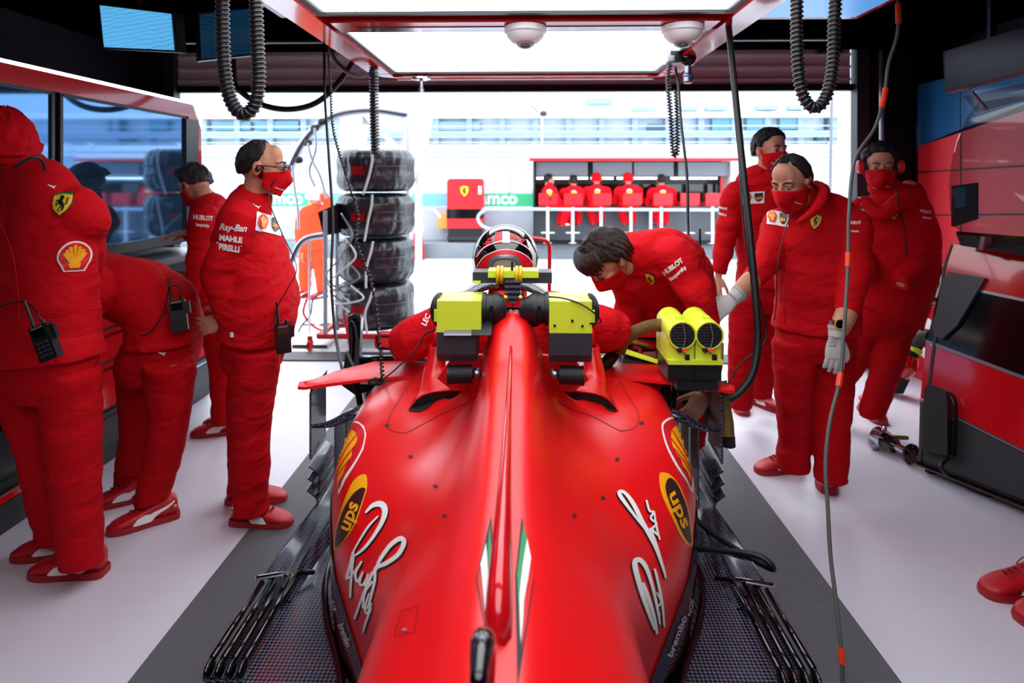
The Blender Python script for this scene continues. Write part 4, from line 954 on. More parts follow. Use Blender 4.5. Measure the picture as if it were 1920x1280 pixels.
def shoe(name, parent, ankle, d, pitch=0, sc=1.0, side=1, low=False):
    """trainer with its toe along d; ankle = point over the heel on the ground"""
    if not SHOE:
        def sec(y, hw, z0, zt, n=20, sh=0):
            return [V((sh+hw*math.copysign(abs(math.cos(a))**.75, math.cos(a)), y, z0+(zt-z0)*(.5+.5*math.copysign(abs(math.sin(a))**.8, math.sin(a))))) for a in [2*PI*k/n for k in range(n)]]
        up = [(-.072, .018, .03, .07), (-.066, .030, .02, .098), (-.045, .037, .018, .112), (-.01, .038, .018, .112), (.03, .039, .018, .098), (.07, .043, .018, .08), (.115, .047, .016, .066), (.155, .045, .016, .054), (.185, .036, .016, .042), (.2, .018, .018, .03)]
        b = NB(); ys_ = smooth_path([V((y, hw, z0)) for y, hw, z0, zt in up], 4); zs = smooth_vals([u[3] for u in up], 4)
        loft(b, [sec(p.x, p.y, p.z, z) for p, z in zip(ys_, zs)]); SHOE['up'] = obj('shoe', b, 'shoe_red', None, smooth=True)
        b = NB(); so = [(-.08, .022), (-.07, .036), (-.03, .042), (.03, .042), (.08, .047), (.125, .051), (.165, .046), (.195, .032), (.207, .014)]
        q = smooth_path([V((y, w_, 0)) for y, w_ in so], 4)
        loft(b, [[V((-p.y, p.x, .0)), V((p.y, p.x, .0)), V((p.y+.003, p.x, .012)), V((p.y-.002, p.x, .027)), V((-p.y+.002, p.x, .027)), V((-p.y-.003, p.x, .012))] for p in q]); SHOE['sole'] = obj('sole', b, 'sole_red', None, smooth=.7)
        b = NB()
        for s in (-1, 1):
            top = [(-.055, .094), (-.03, .078), (0, .068), (.03, .062), (.06, .06), (.09, .05), (.11, .03)]; bot = [(-.055, .086), (-.03, .068), (0, .056), (.022, .042), (.035, .028), (.06, .027), (.1, .027)]
            a_ = smooth_path([V((y, z, 0)) for y, z in top], 3); c_ = smooth_path([V((y, z, 0)) for y, z in bot], 3); v0 = []
            for p, q2 in zip(a_, c_):
                w_ = .0425 if p.x < .04 else .0425+.006*(p.x-.04)/.05
                v0.append((b.verts.new((s*(w_-.004*(p.y > .05)), p.x, p.y)), b.verts.new((s*(w_+.0015), q2.x, q2.y))))
            for i in range(len(v0)-1): b.faces.new((v0[i][0], v0[i][1], v0[i+1][1], v0[i+1][0]))
        SHOE['stripe'] = obj('side_stripe', b, 'white_print', None, smooth=True)
        b = NB()
        for k in range(5):
            y = .03+k*.02; z = .1-.28*(y-.03)-.004
            tube(b, [(-.02, y, z-.008), (0, y+.006, z+.006), (.02, y, z-.006)], .0042, 6)
        for s in (-1, 1): tube(b, smooth_path([(0, .03, .104), (s*.02, .03, .112), (s*.03, .045, .09), (s*.024, .055, .08)], 4), .002, 6)
        SHOE['laces'] = obj('laces', b, 'lace_red', None)
        b = NB(); 
        for s in (-1, 1): b.faces.new([b.verts.new((s*.0385, -.058+x*.011, .066+z*.013)) for x, z in ((-.5, .5), (.5, .5), (.5, -.1), (0, -.6), (-.5, -.1))])
        SHOE['badge'] = obj('heel_badge', b, 'yellow_print', None)
        for o in SHOE.values(): C.objects.unlink(o)
    mx = M.Translation(V(ankle)) @ fr(V(d)) @ M.Rotation(R(pitch), 4, 'X') @ M.Scale(sc, 4)
    o = SHOE['up'].copy(); o.name = 'shoe'; C.objects.link(o); o.parent = parent; o.matrix_basis = mx
    for k in ('sole', 'stripe', 'laces', 'badge'):
        if low and k in ('laces', 'badge'): continue
        c = SHOE[k].copy(); C.objects.link(c); c.parent = o
    return o
def torso(bm, spine, side, grow=0.0, n=28, p=.85):
    """spine: list of (centre, half width, half depth); side = vector across the shoulders"""
    cs = smooth_path([s[0] for s in spine], 4); hw = smooth_vals([s[1] for s in spine], 4); hd = smooth_vals([s[2] for s in spine], 4); rings = []
    side = V(side).normalized()
    for i, c in enumerate(cs):
        t = (cs[min(i+1, len(cs)-1)]-cs[max(i-1, 0)]).normalized(); s = (side-t*side.dot(t)).normalized(); f = t.cross(s); r = []
        for k in range(n):
            a = 2*PI*k/n; ca, sa = math.cos(a), math.sin(a)
            r.append(c+s*(hw[i]+grow)*math.copysign(abs(ca)**p, ca)+f*(hd[i]+grow)*math.copysign(abs(sa)**p, sa))
        rings.append(r)
    return loft(bm, rings)
def limb(bm, pts, rs, seg=16, n=4, flat=None):
    return tube(bm, smooth_path(pts, n), smooth_vals(rs, n), seg, flat=flat)
def person(name_label, head, yaw, pitch, spine, side, arms, legs, hsc=1.0, vox=.0045, group=None, jacket='red_cloth', trousers='red_trousers', hands=(), gloves=(), cvox=.008,
           skin='skin', neck=None, roll=0, folds=1.0, collar=.068, sleeve=1.0, bare=()):
    """arms: two lists of three points (shoulder, elbow, wrist); legs: two lists (hip, knee, ankle)"""
    mx = head_matrix(head, yaw, pitch, roll, hsc); bm = NB(); head_mesh(bm, mx)
    nb = neck or spine[0][0]; limb(bm, [mx @ V((0, -.018, -.02)), mx @ V((0, -.02, -.09)), nb], [.052, .053, .06])
    torso(bm, [(c, w_*.78*(1-.16*i/(len(spine)-1)), d_*.76*(1-.16*i/(len(spine)-1))) for i, (c, w_, d_) in enumerate(spine)], side)
    for a in arms:
        if a: limb(bm, a, [.046, .038, .027])
    for l in legs: limb(bm, l, [.055, .05, .038]); ell(bm, l[2]-V((0, 0, .03)), .036)
    for h in hands: hand_mesh(bm, *h[:4], **(h[4] if len(h) > 4 else {}))
    for a, i in bare: limb(bm, a, [.047, .043, .029])
    root = remesh('person', bm, skin, None, vox, 2)
    tag(root, name_label, 'person', group)
    # jacket
    bm = NB(); torso(bm, spine[:-1]+[(spine[-1][0], spine[-1][1]+.016, spine[-1][2]+.016)], side)
    for k, a in enumerate(arms):
        if not a: continue
        r = [.082*sleeve, .062*sleeve, .045*sleeve]
        q = [a[0], a[0].lerp(a[1], .5), a[1], a[1].lerp(a[2], .5), a[2]]
        limb(bm, [spine[1][0].lerp(a[0], .6)]+q, [.07*sleeve, .084*sleeve, .071*sleeve, .064*sleeve, .056*sleeve, .044*sleeve], 18)
    top = spine[0][0]; nk = mx @ V((0, -.016, -.085)); ax = (nk-top)
    limb(bm, [spine[1][0], top, top.lerp(nk, .75)], [.11, .085, collar], 20)
    jk = remesh('jacket', bm, jacket, root, cvox, 5, [(.15, .024*folds), (.05, .008*folds)])
    # cuffs and trousers
    bm = NB(); hip = spine[-1]; pelv = [(spine[-2][0].lerp(hip[0], .6), hip[1]*.95, hip[2]*.95), hip]
    hc = (legs[0][0]+legs[1][0])/2
    torso(bm, [(spine[-2][0].lerp(hip[0], .2), hip[1]*.93, hip[2]*.93), (hip[0], hip[1]*.95, hip[2]*.95), (hc, hip[1]*.95, hip[2]*.98), (hc-V((0, 0, .08)), hip[1]*.8, hip[2]*.8)], side)
    for l in legs:
        q = [l[0], l[0].lerp(l[1], .5), l[1], l[1].lerp(l[2], .5), l[2], l[2]-V((0, 0, .036))]
        limb(bm, q, [.106, .097, .084, .078, .073, .074], 20)
    remesh('trousers', bm, trousers, root, cvox, 5, [(.16, .022*folds), (.06, .008*folds)])
    for k, h in enumerate(gloves):
        bm = NB(); hand_mesh(bm, *h[:4], glove=.0022, **(h[4] if len(h) > 4 else {})); d = V(h[1]).normalized(); tube(bm, [V(h[0])-d*.045, V(h[0])-d*.02, V(h[0])], [.036, .034, .033], 16)
        gl = remesh('glove', bm, 'glove', root, .0035, 2); b = NB(); tube(b, [V(h[0])-d*.05, V(h[0])-d*.035], .038, 18); obj('cuff', b, 'glove_cuff', gl)
    return root, jk, mx
def shield(target, name, c, ux, uy, lift=.0045):
    sh = [(-.5, .5), (0, .58), (.5, .5), (.5, .0), (.34, -.32), (0, -.62), (-.34, -.32), (-.5, 0)]
    o = decal(name, target, [poly_shapes([(x*1.14, y*1.1) for x, y in sh])], 'black_print', c, ux, uy, lift, .14)
    decal('shield_field', target, [poly_shapes(sh)], 'yellow_print', c, ux, uy, lift*1.5, .14)
    decal('shield_stripe', target, [poly_shapes([(-.48, .42), (0, .5), (.48, .42), (.48, .5), (0, .57), (-.48, .5)])], 'green_print', c, ux, uy, lift*1.9)
    h = [stroke_shapes([(.12, .3), (.02, .24), (-.06, .08), (.02, -.06), (.1, -.2), (.04, -.38)], [.06, .16, .2, .2, .14, .06]), stroke_shapes([(-.06, .1), (-.22, .16), (-.26, .04)], .06), stroke_shapes([(-.04, .0), (-.2, -.04), (-.22, -.14)], .06),
         stroke_shapes([(.04, -.16), (-.12, -.24), (-.08, -.4)], .06), stroke_shapes([(.1, -.1), (.26, .0), (.26, .2), (.32, .28)], .06), stroke_shapes([(.1, .32), (-.02, .36), (-.08, .3)], .07)]
    decal('shield_emblem', target, h, 'black_print', c, ux, uy, lift*2.2)
def scallop(target, c, ux, uy, border=True, lift=.005, simple=False):
    sh = circ(0, .08, .5, .48, 20, -38, 218)+[(-.3, -.42), (.3, -.42)]
    if border: decal('scallop_border', target, [poly_shapes([(x*1.14, (y-.02)*1.12+.02) for x, y in sh])], 'white_print', c, ux, uy, lift, .1)
    decal('scallop_field', target, [poly_shapes(sh)], 'red_print', c, ux, uy, lift*1.4, .1)
    rays = []
    for k in range(7):
        a = R(90+(k-3)*22); r1 = .43-.02*abs(k-3); w_ = .060
        p0 = (0+.05*(k-3)*-.6, -.22); p1 = (r1*math.cos(a), .06+r1*math.sin(a))
        t = V((p1[0]-p0[0], p1[1]-p0[1])).normalized(); nx, ny = -t.y, t.x
        rays.append(poly_shapes([(p0[0]+nx*.02, p0[1]+ny*.02), (p0[0]-nx*.02, p0[1]-ny*.02), (p1[0]-nx*w_-t.x*.03, p1[1]-ny*w_-t.y*.03), p1, (p1[0]+nx*w_-t.x*.03, p1[1]+ny*w_-t.y*.03)]))
    rays.append(poly_shapes([(-.2, -.18), (.2, -.18), (.15, -.34), (-.15, -.34)]))
    decal('scallop_rays', target, rays, 'shell_yellow', c, ux, uy, lift*1.9, .12)
def cat_logo(target, c, ux, uy):
    decal('leaping_mark', target, [stroke_shapes([(-.5, .3), (-.2, .1), (.1, .0), (.35, -.3)], [.08, .2, .28, .08]), stroke_shapes([(.1, .05), (.3, .1), (.5, .35)], [.2, .16, .06]), stroke_shapes([(-.1, .05), (-.05, -.15)], .09)], 'white_print', c, ux, uy, .003)
def words(target, s, c, ux, uy, bold=.02, m='white_print', shear=0):
    return decal('printed_word', target, [text_shapes(s, 1, shear=shear, bold=bold)], m, c, ux, uy, .0045, .2)
def ups(target, c, ux, uy):
    sh = [(-.45, .5), (.45, .5), (.45, .0), (.3, -.3), (0, -.5), (-.3, -.3), (-.45, 0)]
    decal('delivery_shield', target, [poly_shapes(sh)], 'brown_print', c, ux, uy, .0075, .2)
    decal('delivery_text', target, [text_shapes('ups', .5, bold=.02)], 'shell_yellow', c, ux, uy, .0095)
def patch(target, c, ux, uy, items='su'):
    decal('white_patch', target, [poly_shapes([(-1, -.5), (1, -.5), (1, .5), (-1, .5)])], 'white_print', c, ux, uy, .0045, .12)
    k = .78; 
    sc = (c[0]-ux[0]*.5, c[1]-ux[1]*.5); scallop(target, sc, (ux[0]*k, ux[1]*k), (uy[0]*k, uy[1]*k), False, .0055)
    sc = (c[0]+ux[0]*.5, c[1]+ux[1]*.5); ups(target, sc, (ux[0]*k, ux[1]*k), (uy[0]*k, uy[1]*k))
def radio(c, up, n, label, keys=True, sc=1.0):
    """handheld radio clipped on a belt; c centre, up towards aerial, n facing out"""
    mx = M.Translation(c) @ fr(V(n), V(up)) @ M.Scale(sc, 4); g = empty('two_way_radio', label, 'radio')
    obj('body', Box((-.03, -.018, -.065), (.03, .018, .06), mx), 'black_plastic', g, bevel=.004)
    obj('display', Box((-.022, .018, .02), (.022, .02, .05), mx), 'black_gloss', g)
    obj('label_strip', Box((-.018, .0185, .05), (.02, .0205, .056), mx), 'plate_grey', g)
    if keys:
        b = NB()
        for i in range(3):
            for j in range(4): box(b, (-.02+i*.015, .018, -.05+j*.015), (-.01+i*.015, .021, -.042+j*.015), mx)
        obj('keypad', b, 'dark_grey', g)
    obj('aerial', Tube([mx @ V((.018, 0, .06)), mx @ V((.02, 0, .16))], [.007, .005], 10), 'black_rubber', g)
    obj('knob', Tube([mx @ V((-.015, 0, .06)), mx @ V((-.015, 0, .075))], .007, 10), 'black_rubber', g)
    obj('side_connector', Box((-.046, -.008, .0), (-.03, .012, .05), mx), 'black_plastic', g, bevel=.003)
    return g
def cable(name, pts, r, m, label, cat='cable', seg=8, n=8):
    return tag(obj(name, Tube(smooth_path(pts, n), r, seg), m, smooth=True), label, cat)
X = V((1, 0, 0)); Y_ = V((0, 1, 0)); Z = V((0, 0, 1))
# ---- D: man with glasses, hands behind his back, facing right
Yd = 2.80
sp = [(P(474, 372, Yd), .075, .07), (P(462, 402, Yd), .17, .085), (P(464, 440, Yd), .20, .125), (P(474, 500, Yd), .20, .15), (P(484, 560, Yd), .205, .168), (P(484, 605, Yd), .195, .155), (P(480, 632, Yd), .18, .135)]
aN = [P(452, 415, 2.62), P(408, 515, 2.60), P(424, 592, 2.66)]; aF = [P(455, 412, 2.98), P(405, 505, 2.96), P(428, 590, 2.86)]
lN = [P(478, 655, 2.72), P(470, 815, 2.72), P(472, 945, 2.72)]; lF = [P(472, 655, 2.9), P(462, 800, 2.9), P(458, 905, 2.9)]
pD, jD, mD = person('person in red jacket and dark framed glasses standing side on with hands behind back', P(492, 316, 2.8), 282, 6, sp, Y_, [aN, aF], [lN, lF], hands=[(P(424, 600, 2.66), V((-.95, 0, -.25)), V((0, -1, 0)), 1, dict(curl=22, thumb=45))], hsc=1.02)
eyes(mD, pD); glasses(mD, pD); mask_mesh(mD, 'face_mask', pD); earpiece(mD, 1, pD)
def baldD(az, el): return 0 if (abs(az) < 62-.0*el and el < 74) else 1
cranium(mD, hairline(60, 8, -42, -22), .008, 'hair', 'hair_dark', pD, bald=lambda az, el: sstep((abs(az)-40-(.5*(74-el) if el < 74 else -60*(el-74)/16))/18), seed=2)
cranium(mD, lambda az: -70 if 62 < abs(az) < 84 else 200, lambda az, el: .003 if el < -10 else -.012, 'beard', 'hair_dark', pD, seed=5)
shoe('s', pD, G(462, 985, 0)+V((0, .02, 0)), V((1, -.06, 0))); shoe('s', pD, G(456, 940, 0), V((1, .1, 0)))
words(jD, 'Ray-Ban', (437, 427), (15, 1), (1, -17), .03, shear=.3); words(jD, 'MAHLE', (433, 448), (13, 1.5), (1, -14), .05); words(jD, 'PIRELLI', (430, 465), (12, 1.8), (1, -15), .05)
decal('printed_bar', jD, [poly_shapes([(-.5, 0), (.5, 0), (.5, .07), (-.5, .07)])], 'white_print', (430, 459), (46, 6), (5, -30), .003)
cat_logo(jD, (480, 387), (16, 5), (3, -10)); patch(jD, (503, 420), (24, 6), (3, -34))
radio(P(531, 633, 2.66), V((-.05, 0, 1)), V((.5, -.85, 0)), 'black belt radio worn by the person with glasses', False)
cable('headset_wire', [P(503, 352, 2.68), P(507, 385, 2.63), P(530, 440, 2.62), P(556, 500, 2.62), P(540, 540, 2.6), P(518, 580, 2.6), P(515, 620, 2.62)], .0022, 'black_rubber', 'thin black headset wire down the jacket of the person with glasses')
tag(obj('flag_patch', Box(P(430, 632, 2.58), P(438, 623, 2.584)), 'white_print', pD)); obj('flag_green', Box(P(430, 632, 2.579), P(433, 623, 2.584)), 'green_print', pD)
# ---- C: young man behind, looking down to the left
Yc = 3.75
sp = [(P(382, 372, Yc), .075, .075), (P(395, 392, Yc), .15, .10), (P(402, 425, Yc), .17, .13), (P(405, 480, Yc), .17, .13), (P(410, 530, Yc), .165, .125), (P(412, 575, Yc), .16, .12)]
aN = [P(385, 418, 3.58), P(372, 480, 3.58), P(368, 545, 3.62)]; aF = [P(400, 410, 3.95), P(380, 450, 3.85), P(356, 436, 3.7)]
lN = [P(408, 590, 3.68), P(418, 680, 3.68), P(422, 780, 3.70)]; lF = [P(425, 590, 3.86), P(432, 680, 3.86), P(432, 770, 3.9)]
pC, jC, mC = person('person with short dark hair looking down at the open drawer at left', P(366, 348, 3.75), 70, 38, sp, Y_, [aN, aF], [lN, lF], hands=[(P(368, 548, 3.62), V((.1, 0, -1)), V((-.3, -1, 0)), 1), (P(352, 436, 3.68), V((-1, -.2, -.1)), V((0, 0, 1)), 1)])
eyes(mC, pC); mask_mesh(mC, 'face_mask', pC); earpiece(mC, -1, pC)
cranium(mC, hairline(50, 12, -42, -4), lambda az, el: .016 if el < 40 else .022+.02*max(0, math.cos(R(az)))*sstep((el-30)/20)*(1-sstep((el-60)/25)), 'hair', 'hair_brown', pC, seed=8, rough=.012)
shoe('s', pC, G(426, 812, 0), V((-1, -.25, 0))); shoe('s', pC, G(440, 800, 0), V((-1, .1, 0)))
words(jC, 'HUBLOT', (381, 409), (9, .8), (0, -11), .04); words(jC, 'kaspersky', (380, 422), (6, .6), (0, -8), .03)
# ---- A: large figure at the left with knitted hat, back to us
Ya = 2.30
sp = [(P(42, 318, Ya), .085, .08), (P(60, 352, Ya), .185, .10), (P(75, 420, Ya), .225, .125), (P(86, 500, Ya), .215, .13), (P(92, 580, Ya), .19, .135), (P(92, 628, Ya), .195, .14), (P(94, 668, Ya), .195, .14)]
sdA = V((.93, -.36, 0))
aR = [P(148, 402, 2.26), P(158, 490, 2.42), P(120, 540, 2.62)]; aL = [P(-30, 405, 2.42), P(-62, 540, 2.42), P(-80, 600, 2.2)]
lR = [P(130, 700, 2.27), P(140, 870, 2.27), P(152, 1040, 2.30)]; lL = [P(48, 700, 2.34), P(78, 850, 2.36), P(105, 1000, 2.45)]
pA, jA, mA = person('person in red knitted hat seen from behind at the far left, radio on belt', P(8, 280, 2.30), 40, 5, sp, sdA, [aR, aL], [lR, lL], hands=[(P(120, 540, 2.62), V((-.3, 1, 0)), V((0, 0, 1)), 1)], hsc=1.04, sleeve=1.12, jacket='red_cloth', folds=.8)
cranium(mA, lambda az: -52 if abs(az) > 60 else -5, lambda az, el: .024+.012*sstep((el-50)/30)+(.01 if -50 < el < 0 else 0), 'knitted_hat', 'red_cloth_dark', pA, rough=.010, seed=3)
obj('hat_brim', Tube([mA @ V((.098*math.sin(a), -.014+.12*math.cos(a), -.002+.030*math.cos(a))) for a in [2*PI*k/40 for k in range(40)]], .011, 8, closed=True, cap=False), 'red_cloth_dark', pA, smooth=True); mask_mesh(mA, 'face_mask', pA)
shoe('s', pA, G(150, 1085, 0)+V((-.0, .03, 0)), V((-1, -.05, 0)), sc=1.03); shoe('s', pA, G(120, 1045, 0)+V((0, .03, 0)), V((-1, -.2, 0)), sc=1.03)
shield(jA, 'shield_badge', (117, 382), (34, -2), (6, -34)); scallop(jA, (139, 484), (56, -3), (2, -52)); cat_logo(jA, (97, 350), (16, 3), (2, -9))
obj('headset_band', Tube(smooth_path([P(28, 312, 2.14), P(48, 300, 2.11), P(66, 294, 2.12), P(80, 302, 2.15), P(84, 318, 2.18)], 6), .006, 8, flat=(V((0, 1, 0)), .5)), 'dark_grey', pA)
obj('back_seam', Tube(smooth_path([P(-8, 400, 2.13), P(22, 470, 2.13), P(33, 540, 2.13), P(36, 600, 2.13)], 5), .0018, 6), 'red_cloth_dark', jA)
radio(P(86, 640, 2.09), V((-.42, 0, 1)), V((.1, -1, .1)), 'black radio with keypad clipped to the belt of the person in the knitted hat')
cable('headset_wire', [P(-6, 576, 2.13), P(30, 566, 2.12), P(55, 570, 2.12), P(72, 590, 2.1), P(84, 616, 2.1)], .0028, 'black_rubber', 'black radio lead looping over the belt of the person in the knitted hat')
# ---- B: bent forward over the cabinet
Yb = 2.78
sp = [(P(120, 470, 2.9), .08, .08), (P(160, 505, 2.88), .16, .10), (P(205, 530, 2.86), .185, .135), (P(262, 548, 2.82), .18, .14), (P(305, 585, 2.8), .17, .145), (P(312, 640, 2.8), .17, .15)]
aN = [P(180, 540, 2.66), P(150, 600, 2.6), P(110, 560, 2.7)]; aF = [P(180, 515, 3.05), P(140, 560, 3.0), P(95, 540, 2.9)]
lN = [P(318, 680, 2.70), P(315, 800, 2.72), P(288, 925, 2.76)]; lF = [P(262, 680, 2.9), P(262, 800, 2.95), P(245, 895, 3.0)]
pB, jB, mB = person('person bent forward over the left cabinet, radio on back of belt', P(72, 445, 2.92), 80, 55, sp, Y_, [aN, aF], [lN, lF], hands=[(P(110, 560, 2.7), V((-1, 0, .1)), V((0, 0, 1)), 1), (P(95, 540, 2.9), V((-1, 0, 0)), V((0, 0, 1)), -1)], folds=.9)
cranium(mB, hairline(), .014, 'hair', 'hair_dark', pB, seed=4); mask_mesh(mB, 'face_mask', pB)
shoe('s', pB, G(300, 975, 0), V((-.85, -.62, 0))); shoe('s', pB, G(262, 935, 0), V((-.85, -.45, 0)))
radio(P(335, 590, 2.64), V((-.15, 0, 1)), V((.35, -.9, .15)), 'black radio on the belt of the person bending over the cabinet', False, 1.05)
cable('headset_wire', [P(340, 560, 2.62), P(335, 538, 2.62), P(318, 540, 2.62), P(308, 580, 2.62), P(285, 620, 2.6), P(262, 630, 2.6)], .0028, 'black_rubber', 'black radio lead on the hip of the bending person at the left')
cat_logo(bpy.data.objects[pB.name].children[1] if 0 else [c for c in pB.children if c.name.startswith('trousers')][0], (303, 662), (16, 2), (2, -10))
# ---- E: leaning over the cockpit from the right
sp = [(P(1176, 488, 2.74), .075, .075), (P(1200, 478, 2.78), .17, .11), (P(1232, 492, 2.82), .20, .14), (P(1262, 530, 2.90), .19, .145), (P(1272, 580, 3.0), .175, .14), (P(1265, 625, 3.05), .17, .14)]
aR = [P(1180, 520, 2.95), P(1180, 600, 2.98), P(1215, 640, 2.98)]; aL = [P(1264, 480, 2.66), P(1312, 560, 2.60), P(1330, 640, 2.60)]
lR = [P(1215, 650, 3.15), P(1205, 720, 3.1), P(1205, 830, 3.1)]; lL = [P(1290, 650, 3.0), P(1295, 740, 2.98), P(1290, 850, 3.0)]
pE, jE, mE = person('person with brown hair leaning over the right side of the cockpit', P(1138, 486, 2.66), 118, 58, sp, V((.95, -.3, 0)), [aR, aL], [lR, lL], skin='skin_pale', sleeve=1.05, roll=-8,
    hands=[(P(1218, 645, 2.97), V((-.1, -.1, -1)), V((0, -1, 0)), 1), (P(1322, 740, 2.56), V((-.55, -.1, -.7)), V((0, -1, 0)), 1, dict(curl=30))], bare=[([P(1336, 640, 2.60), P(1334, 690, 2.58), P(1322, 735, 2.56)], 0)])
eyes(mE, pE); mask_mesh(mE, 'face_mask', pE)
def tuftE(bm):
    for k in range(26):
        a = -60+120*k/25; x = .078*math.sin(R(a)); y = .085*math.cos(R(a))
        tube(bm, smooth_path([mE @ V((x*.6, y*.5, .125)), mE @ V((x*1.0, y*1.15, .105)), mE @ V((x*1.12, y*1.3, .06+.012*math.sin(k*2.3)))], 4), smooth_vals([.016, .014, .002], 4), 6)
    for k in range(14):
        a = 100+160*k/13; x = .08*math.sin(R(a)); y = -.012+.1*math.cos(R(a))
        tube(bm, smooth_path([mE @ V((x*.7, y*.7, .1)), mE @ V((x*1.12, y*1.12, .03)), mE @ V((x*1.08, y*1.08, -.055+.008*math.sin(k*1.7)))], 4), smooth_vals([.018, .017, .003], 4), 6)
cranium(mE, hairline(34, 2, -42, -14), .022, 'hair', 'hair_brown', pE, tuft=tuftE, seed=6, rough=.008)
shield(jE, 'shield_badge', (1199, 428), (22, 1), (7, -10)); words(jE, 'HUBLOT', (1262, 501), (9.5, -7.5), (8, 10), .04) if 0 else words(jE, 'HUBLOT', (1262, 500), (8.5, -6.5), (-7.5, -10), .05); words(jE, 'kaspersky', (1271, 512), (7, -6), (-6.5, -8), .03)
shield(jE, 'shield_badge', (1220, 522), (16, 6), (-3, -16)); 
radio(P(1312, 485, 2.95), V((.3, 0, 1)), V((1, -.2, 0)), 'black radio behind the leaning person, lead curling out', False, .9)
cable('headset_wire', [P(1300, 540, 2.86), P(1303, 470, 2.86), P(1292, 455, 2.86), P(1308, 460, 2.84), P(1322, 480, 2.84), P(1318, 500, 2.84), P(1306, 522, 2.86)], .0026, 'black_rubber', 'black lead curling behind the back of the leaning person')
# ---- F: tall man at the back right, facing us
Yf = 3.92
sp = [(P(1446, 316, Yf), .075, .075), (P(1436, 345, Yf), .18, .10), (P(1434, 400, Yf), .20, .125), (P(1436, 460, Yf), .18, .12), (P(1438, 505, Yf), .18, .12), (P(1438, 535, Yf), .178, .12)]
aR = [P(1378, 368, 3.9), P(1362, 440, 3.88), P(1348, 512, 3.86)]; aL = [P(1490, 368, 4.0), P(1500, 440, 4.02), P(1500, 512, 4.0)]
lR = [P(1402, 560, 3.9), P(1392, 660, 3.88), P(1388, 752, 3.88)]; lL = [P(1455, 560, 3.95), P(1440, 655, 4.0), P(1425, 735, 4.05)]
pF, jF, mF = person('tall person in red jacket standing furthest back on the right, facing the car', P(1444, 283, 3.86), 202, 6, sp, V((-1, .1, 0)), [aR, aL], [lR, lL], hsc=1.03, hands=[(P(1347, 518, 3.86), V((-.05, 0, -1)), V((-1, -.3, 0)), -1, dict(curl=14))], cvox=.009)
eyes(mF, pF); mask_mesh(mF, 'face_mask', pF)
cranium(mF, hairline(36, 12, -42, -8), .022, 'hair', 'hair_dark', pF, seed=12, rough=.01)
shoe('s', pF, G(1388, 765, 0)+V((0, .06, 0)), V((-.12, -1, 0))); shoe('s', pF, G(1418, 757, 0), V((.55, -.8, 0)))
patch(jF, (1411, 371), (22, -1), (1, -22)); words(jF, 'MAHLE', (1356, 390), (5, 1), (1, -6), .03); words(jF, 'PIRELLI', (1355, 402), (5, 1), (1, -6), .03); cat_logo(jF, (1397, 350), (10, 0), (0, -5))
# ---- G: man with white gloves and watch in front of them
Yg = 3.05
sp = [(P(1514, 372, Yg+.03), .08, .08), (P(1528, 402, Yg), .185, .105), (P(1534, 450, Yg), .215, .135), (P(1534, 520, Yg), .20, .15), (P(1530, 580, Yg), .19, .15), (P(1528, 618, Yg), .185, .145)]
aR = [P(1458, 430, 3.12), P(1418, 500, 3.02), P(1400, 545, 2.9)]; aL = [P(1598, 425, 2.98), P(1604, 520, 2.88), P(1588, 585, 2.82)]
aR = [P(1462, 425, 3.12), P(1440, 485, 3.02), P(1410, 525, 2.92)]
lR = [P(1492, 640, 3.02), P(1490, 760, 3.02), P(1488, 865, 3.06)]; lL = [P(1562, 640, 3.05), P(1562, 770, 3.0), P(1558, 885, 2.98)]
hR = (P(1374, 560, 2.80), V((-.8, -.1, -.6)), V((-.4, -.8, .5)), 1, dict(curl=16)); hL = (P(1568, 632, 2.76), V((-.12, -.1, -1)), V((-.15, -1, 0)), -1, dict(curl=14, spread=4))
pG, jG, mG = person('balding person in red jacket with white work gloves and wristwatch', P(1484, 342, 2.98), 128, 24, sp, V((-.95, .25, 0)), [aR, aL], [lR, lL], hsc=1.04, gloves=[hR, hL], sleeve=1.05,
    bare=[([aR[2], aR[2].lerp(hR[0], .5), hR[0]], 0), ([aL[2], aL[2].lerp(hL[0], .5), hL[0]], 0)])
eyes(mG, pG); mask_mesh(mG, 'face_mask', pG); earpiece(mG, -1, pG)
cranium(mG, hairline(56, 10, -42, -10), .010, 'hair', 'hair_dark', pG, bald=lambda az, el: 1-(1-sstep((abs(abs(az)-38))/16))*(1-sstep((el-62)/14))*.999, seed=14)
shoe('s', pG, G(1482, 888, 0)+V((.02, .05, 0)), V((-1, -.22, 0))); shoe('s', pG, G(1552, 900, 0)+V((0, .04, 0)), V((-.35, -.95, 0)))
obj('jacket_placket', Tube(smooth_path([P(1548, 420, 2.86), P(1520, 440, 2.86), P(1492, 462, 2.86), P(1474, 520, 2.87), P(1470, 570, 2.87), P(1472, 610, 2.88)], 5), .003, 6), 'red_cloth_dark', jG)
b = NB()
for pts in ([P(1496, 392, 2.86), P(1518, 408, 2.84), P(1548, 372, 2.86), P(1542, 345, 2.92)],): pass
cl = NB(); limb(cl, [P(1496, 418, 2.84), P(1530, 392, 2.85), P(1546, 358, 2.93), P(1530, 345, 3.05)], [.012, .022, .026, .02], 12, flat=None); obj('collar_flap', cl, 'red_cloth', pG, smooth=True)
shield(jG, 'shield_badge', (1529, 415), (19, 3), (4, -23)); patch(jG, (1459, 410), (20, 3), (1, -26)); words(jG, 'HUBLOT', (1603, 418), (5.5, 0), (0, -7.5), .03); words(jG, 'kaspersky', (1603, 433), (3.6, .2), (0, -6), .03)
wp = P(1572, 606, 2.77); wt = tag(obj('wristwatch', Tube([wp+V((0, .005, .012)), wp+V((0, .005, -.014))], .036, 20), 'brushed', pG)); wc = P(1574, 607, 2.73)
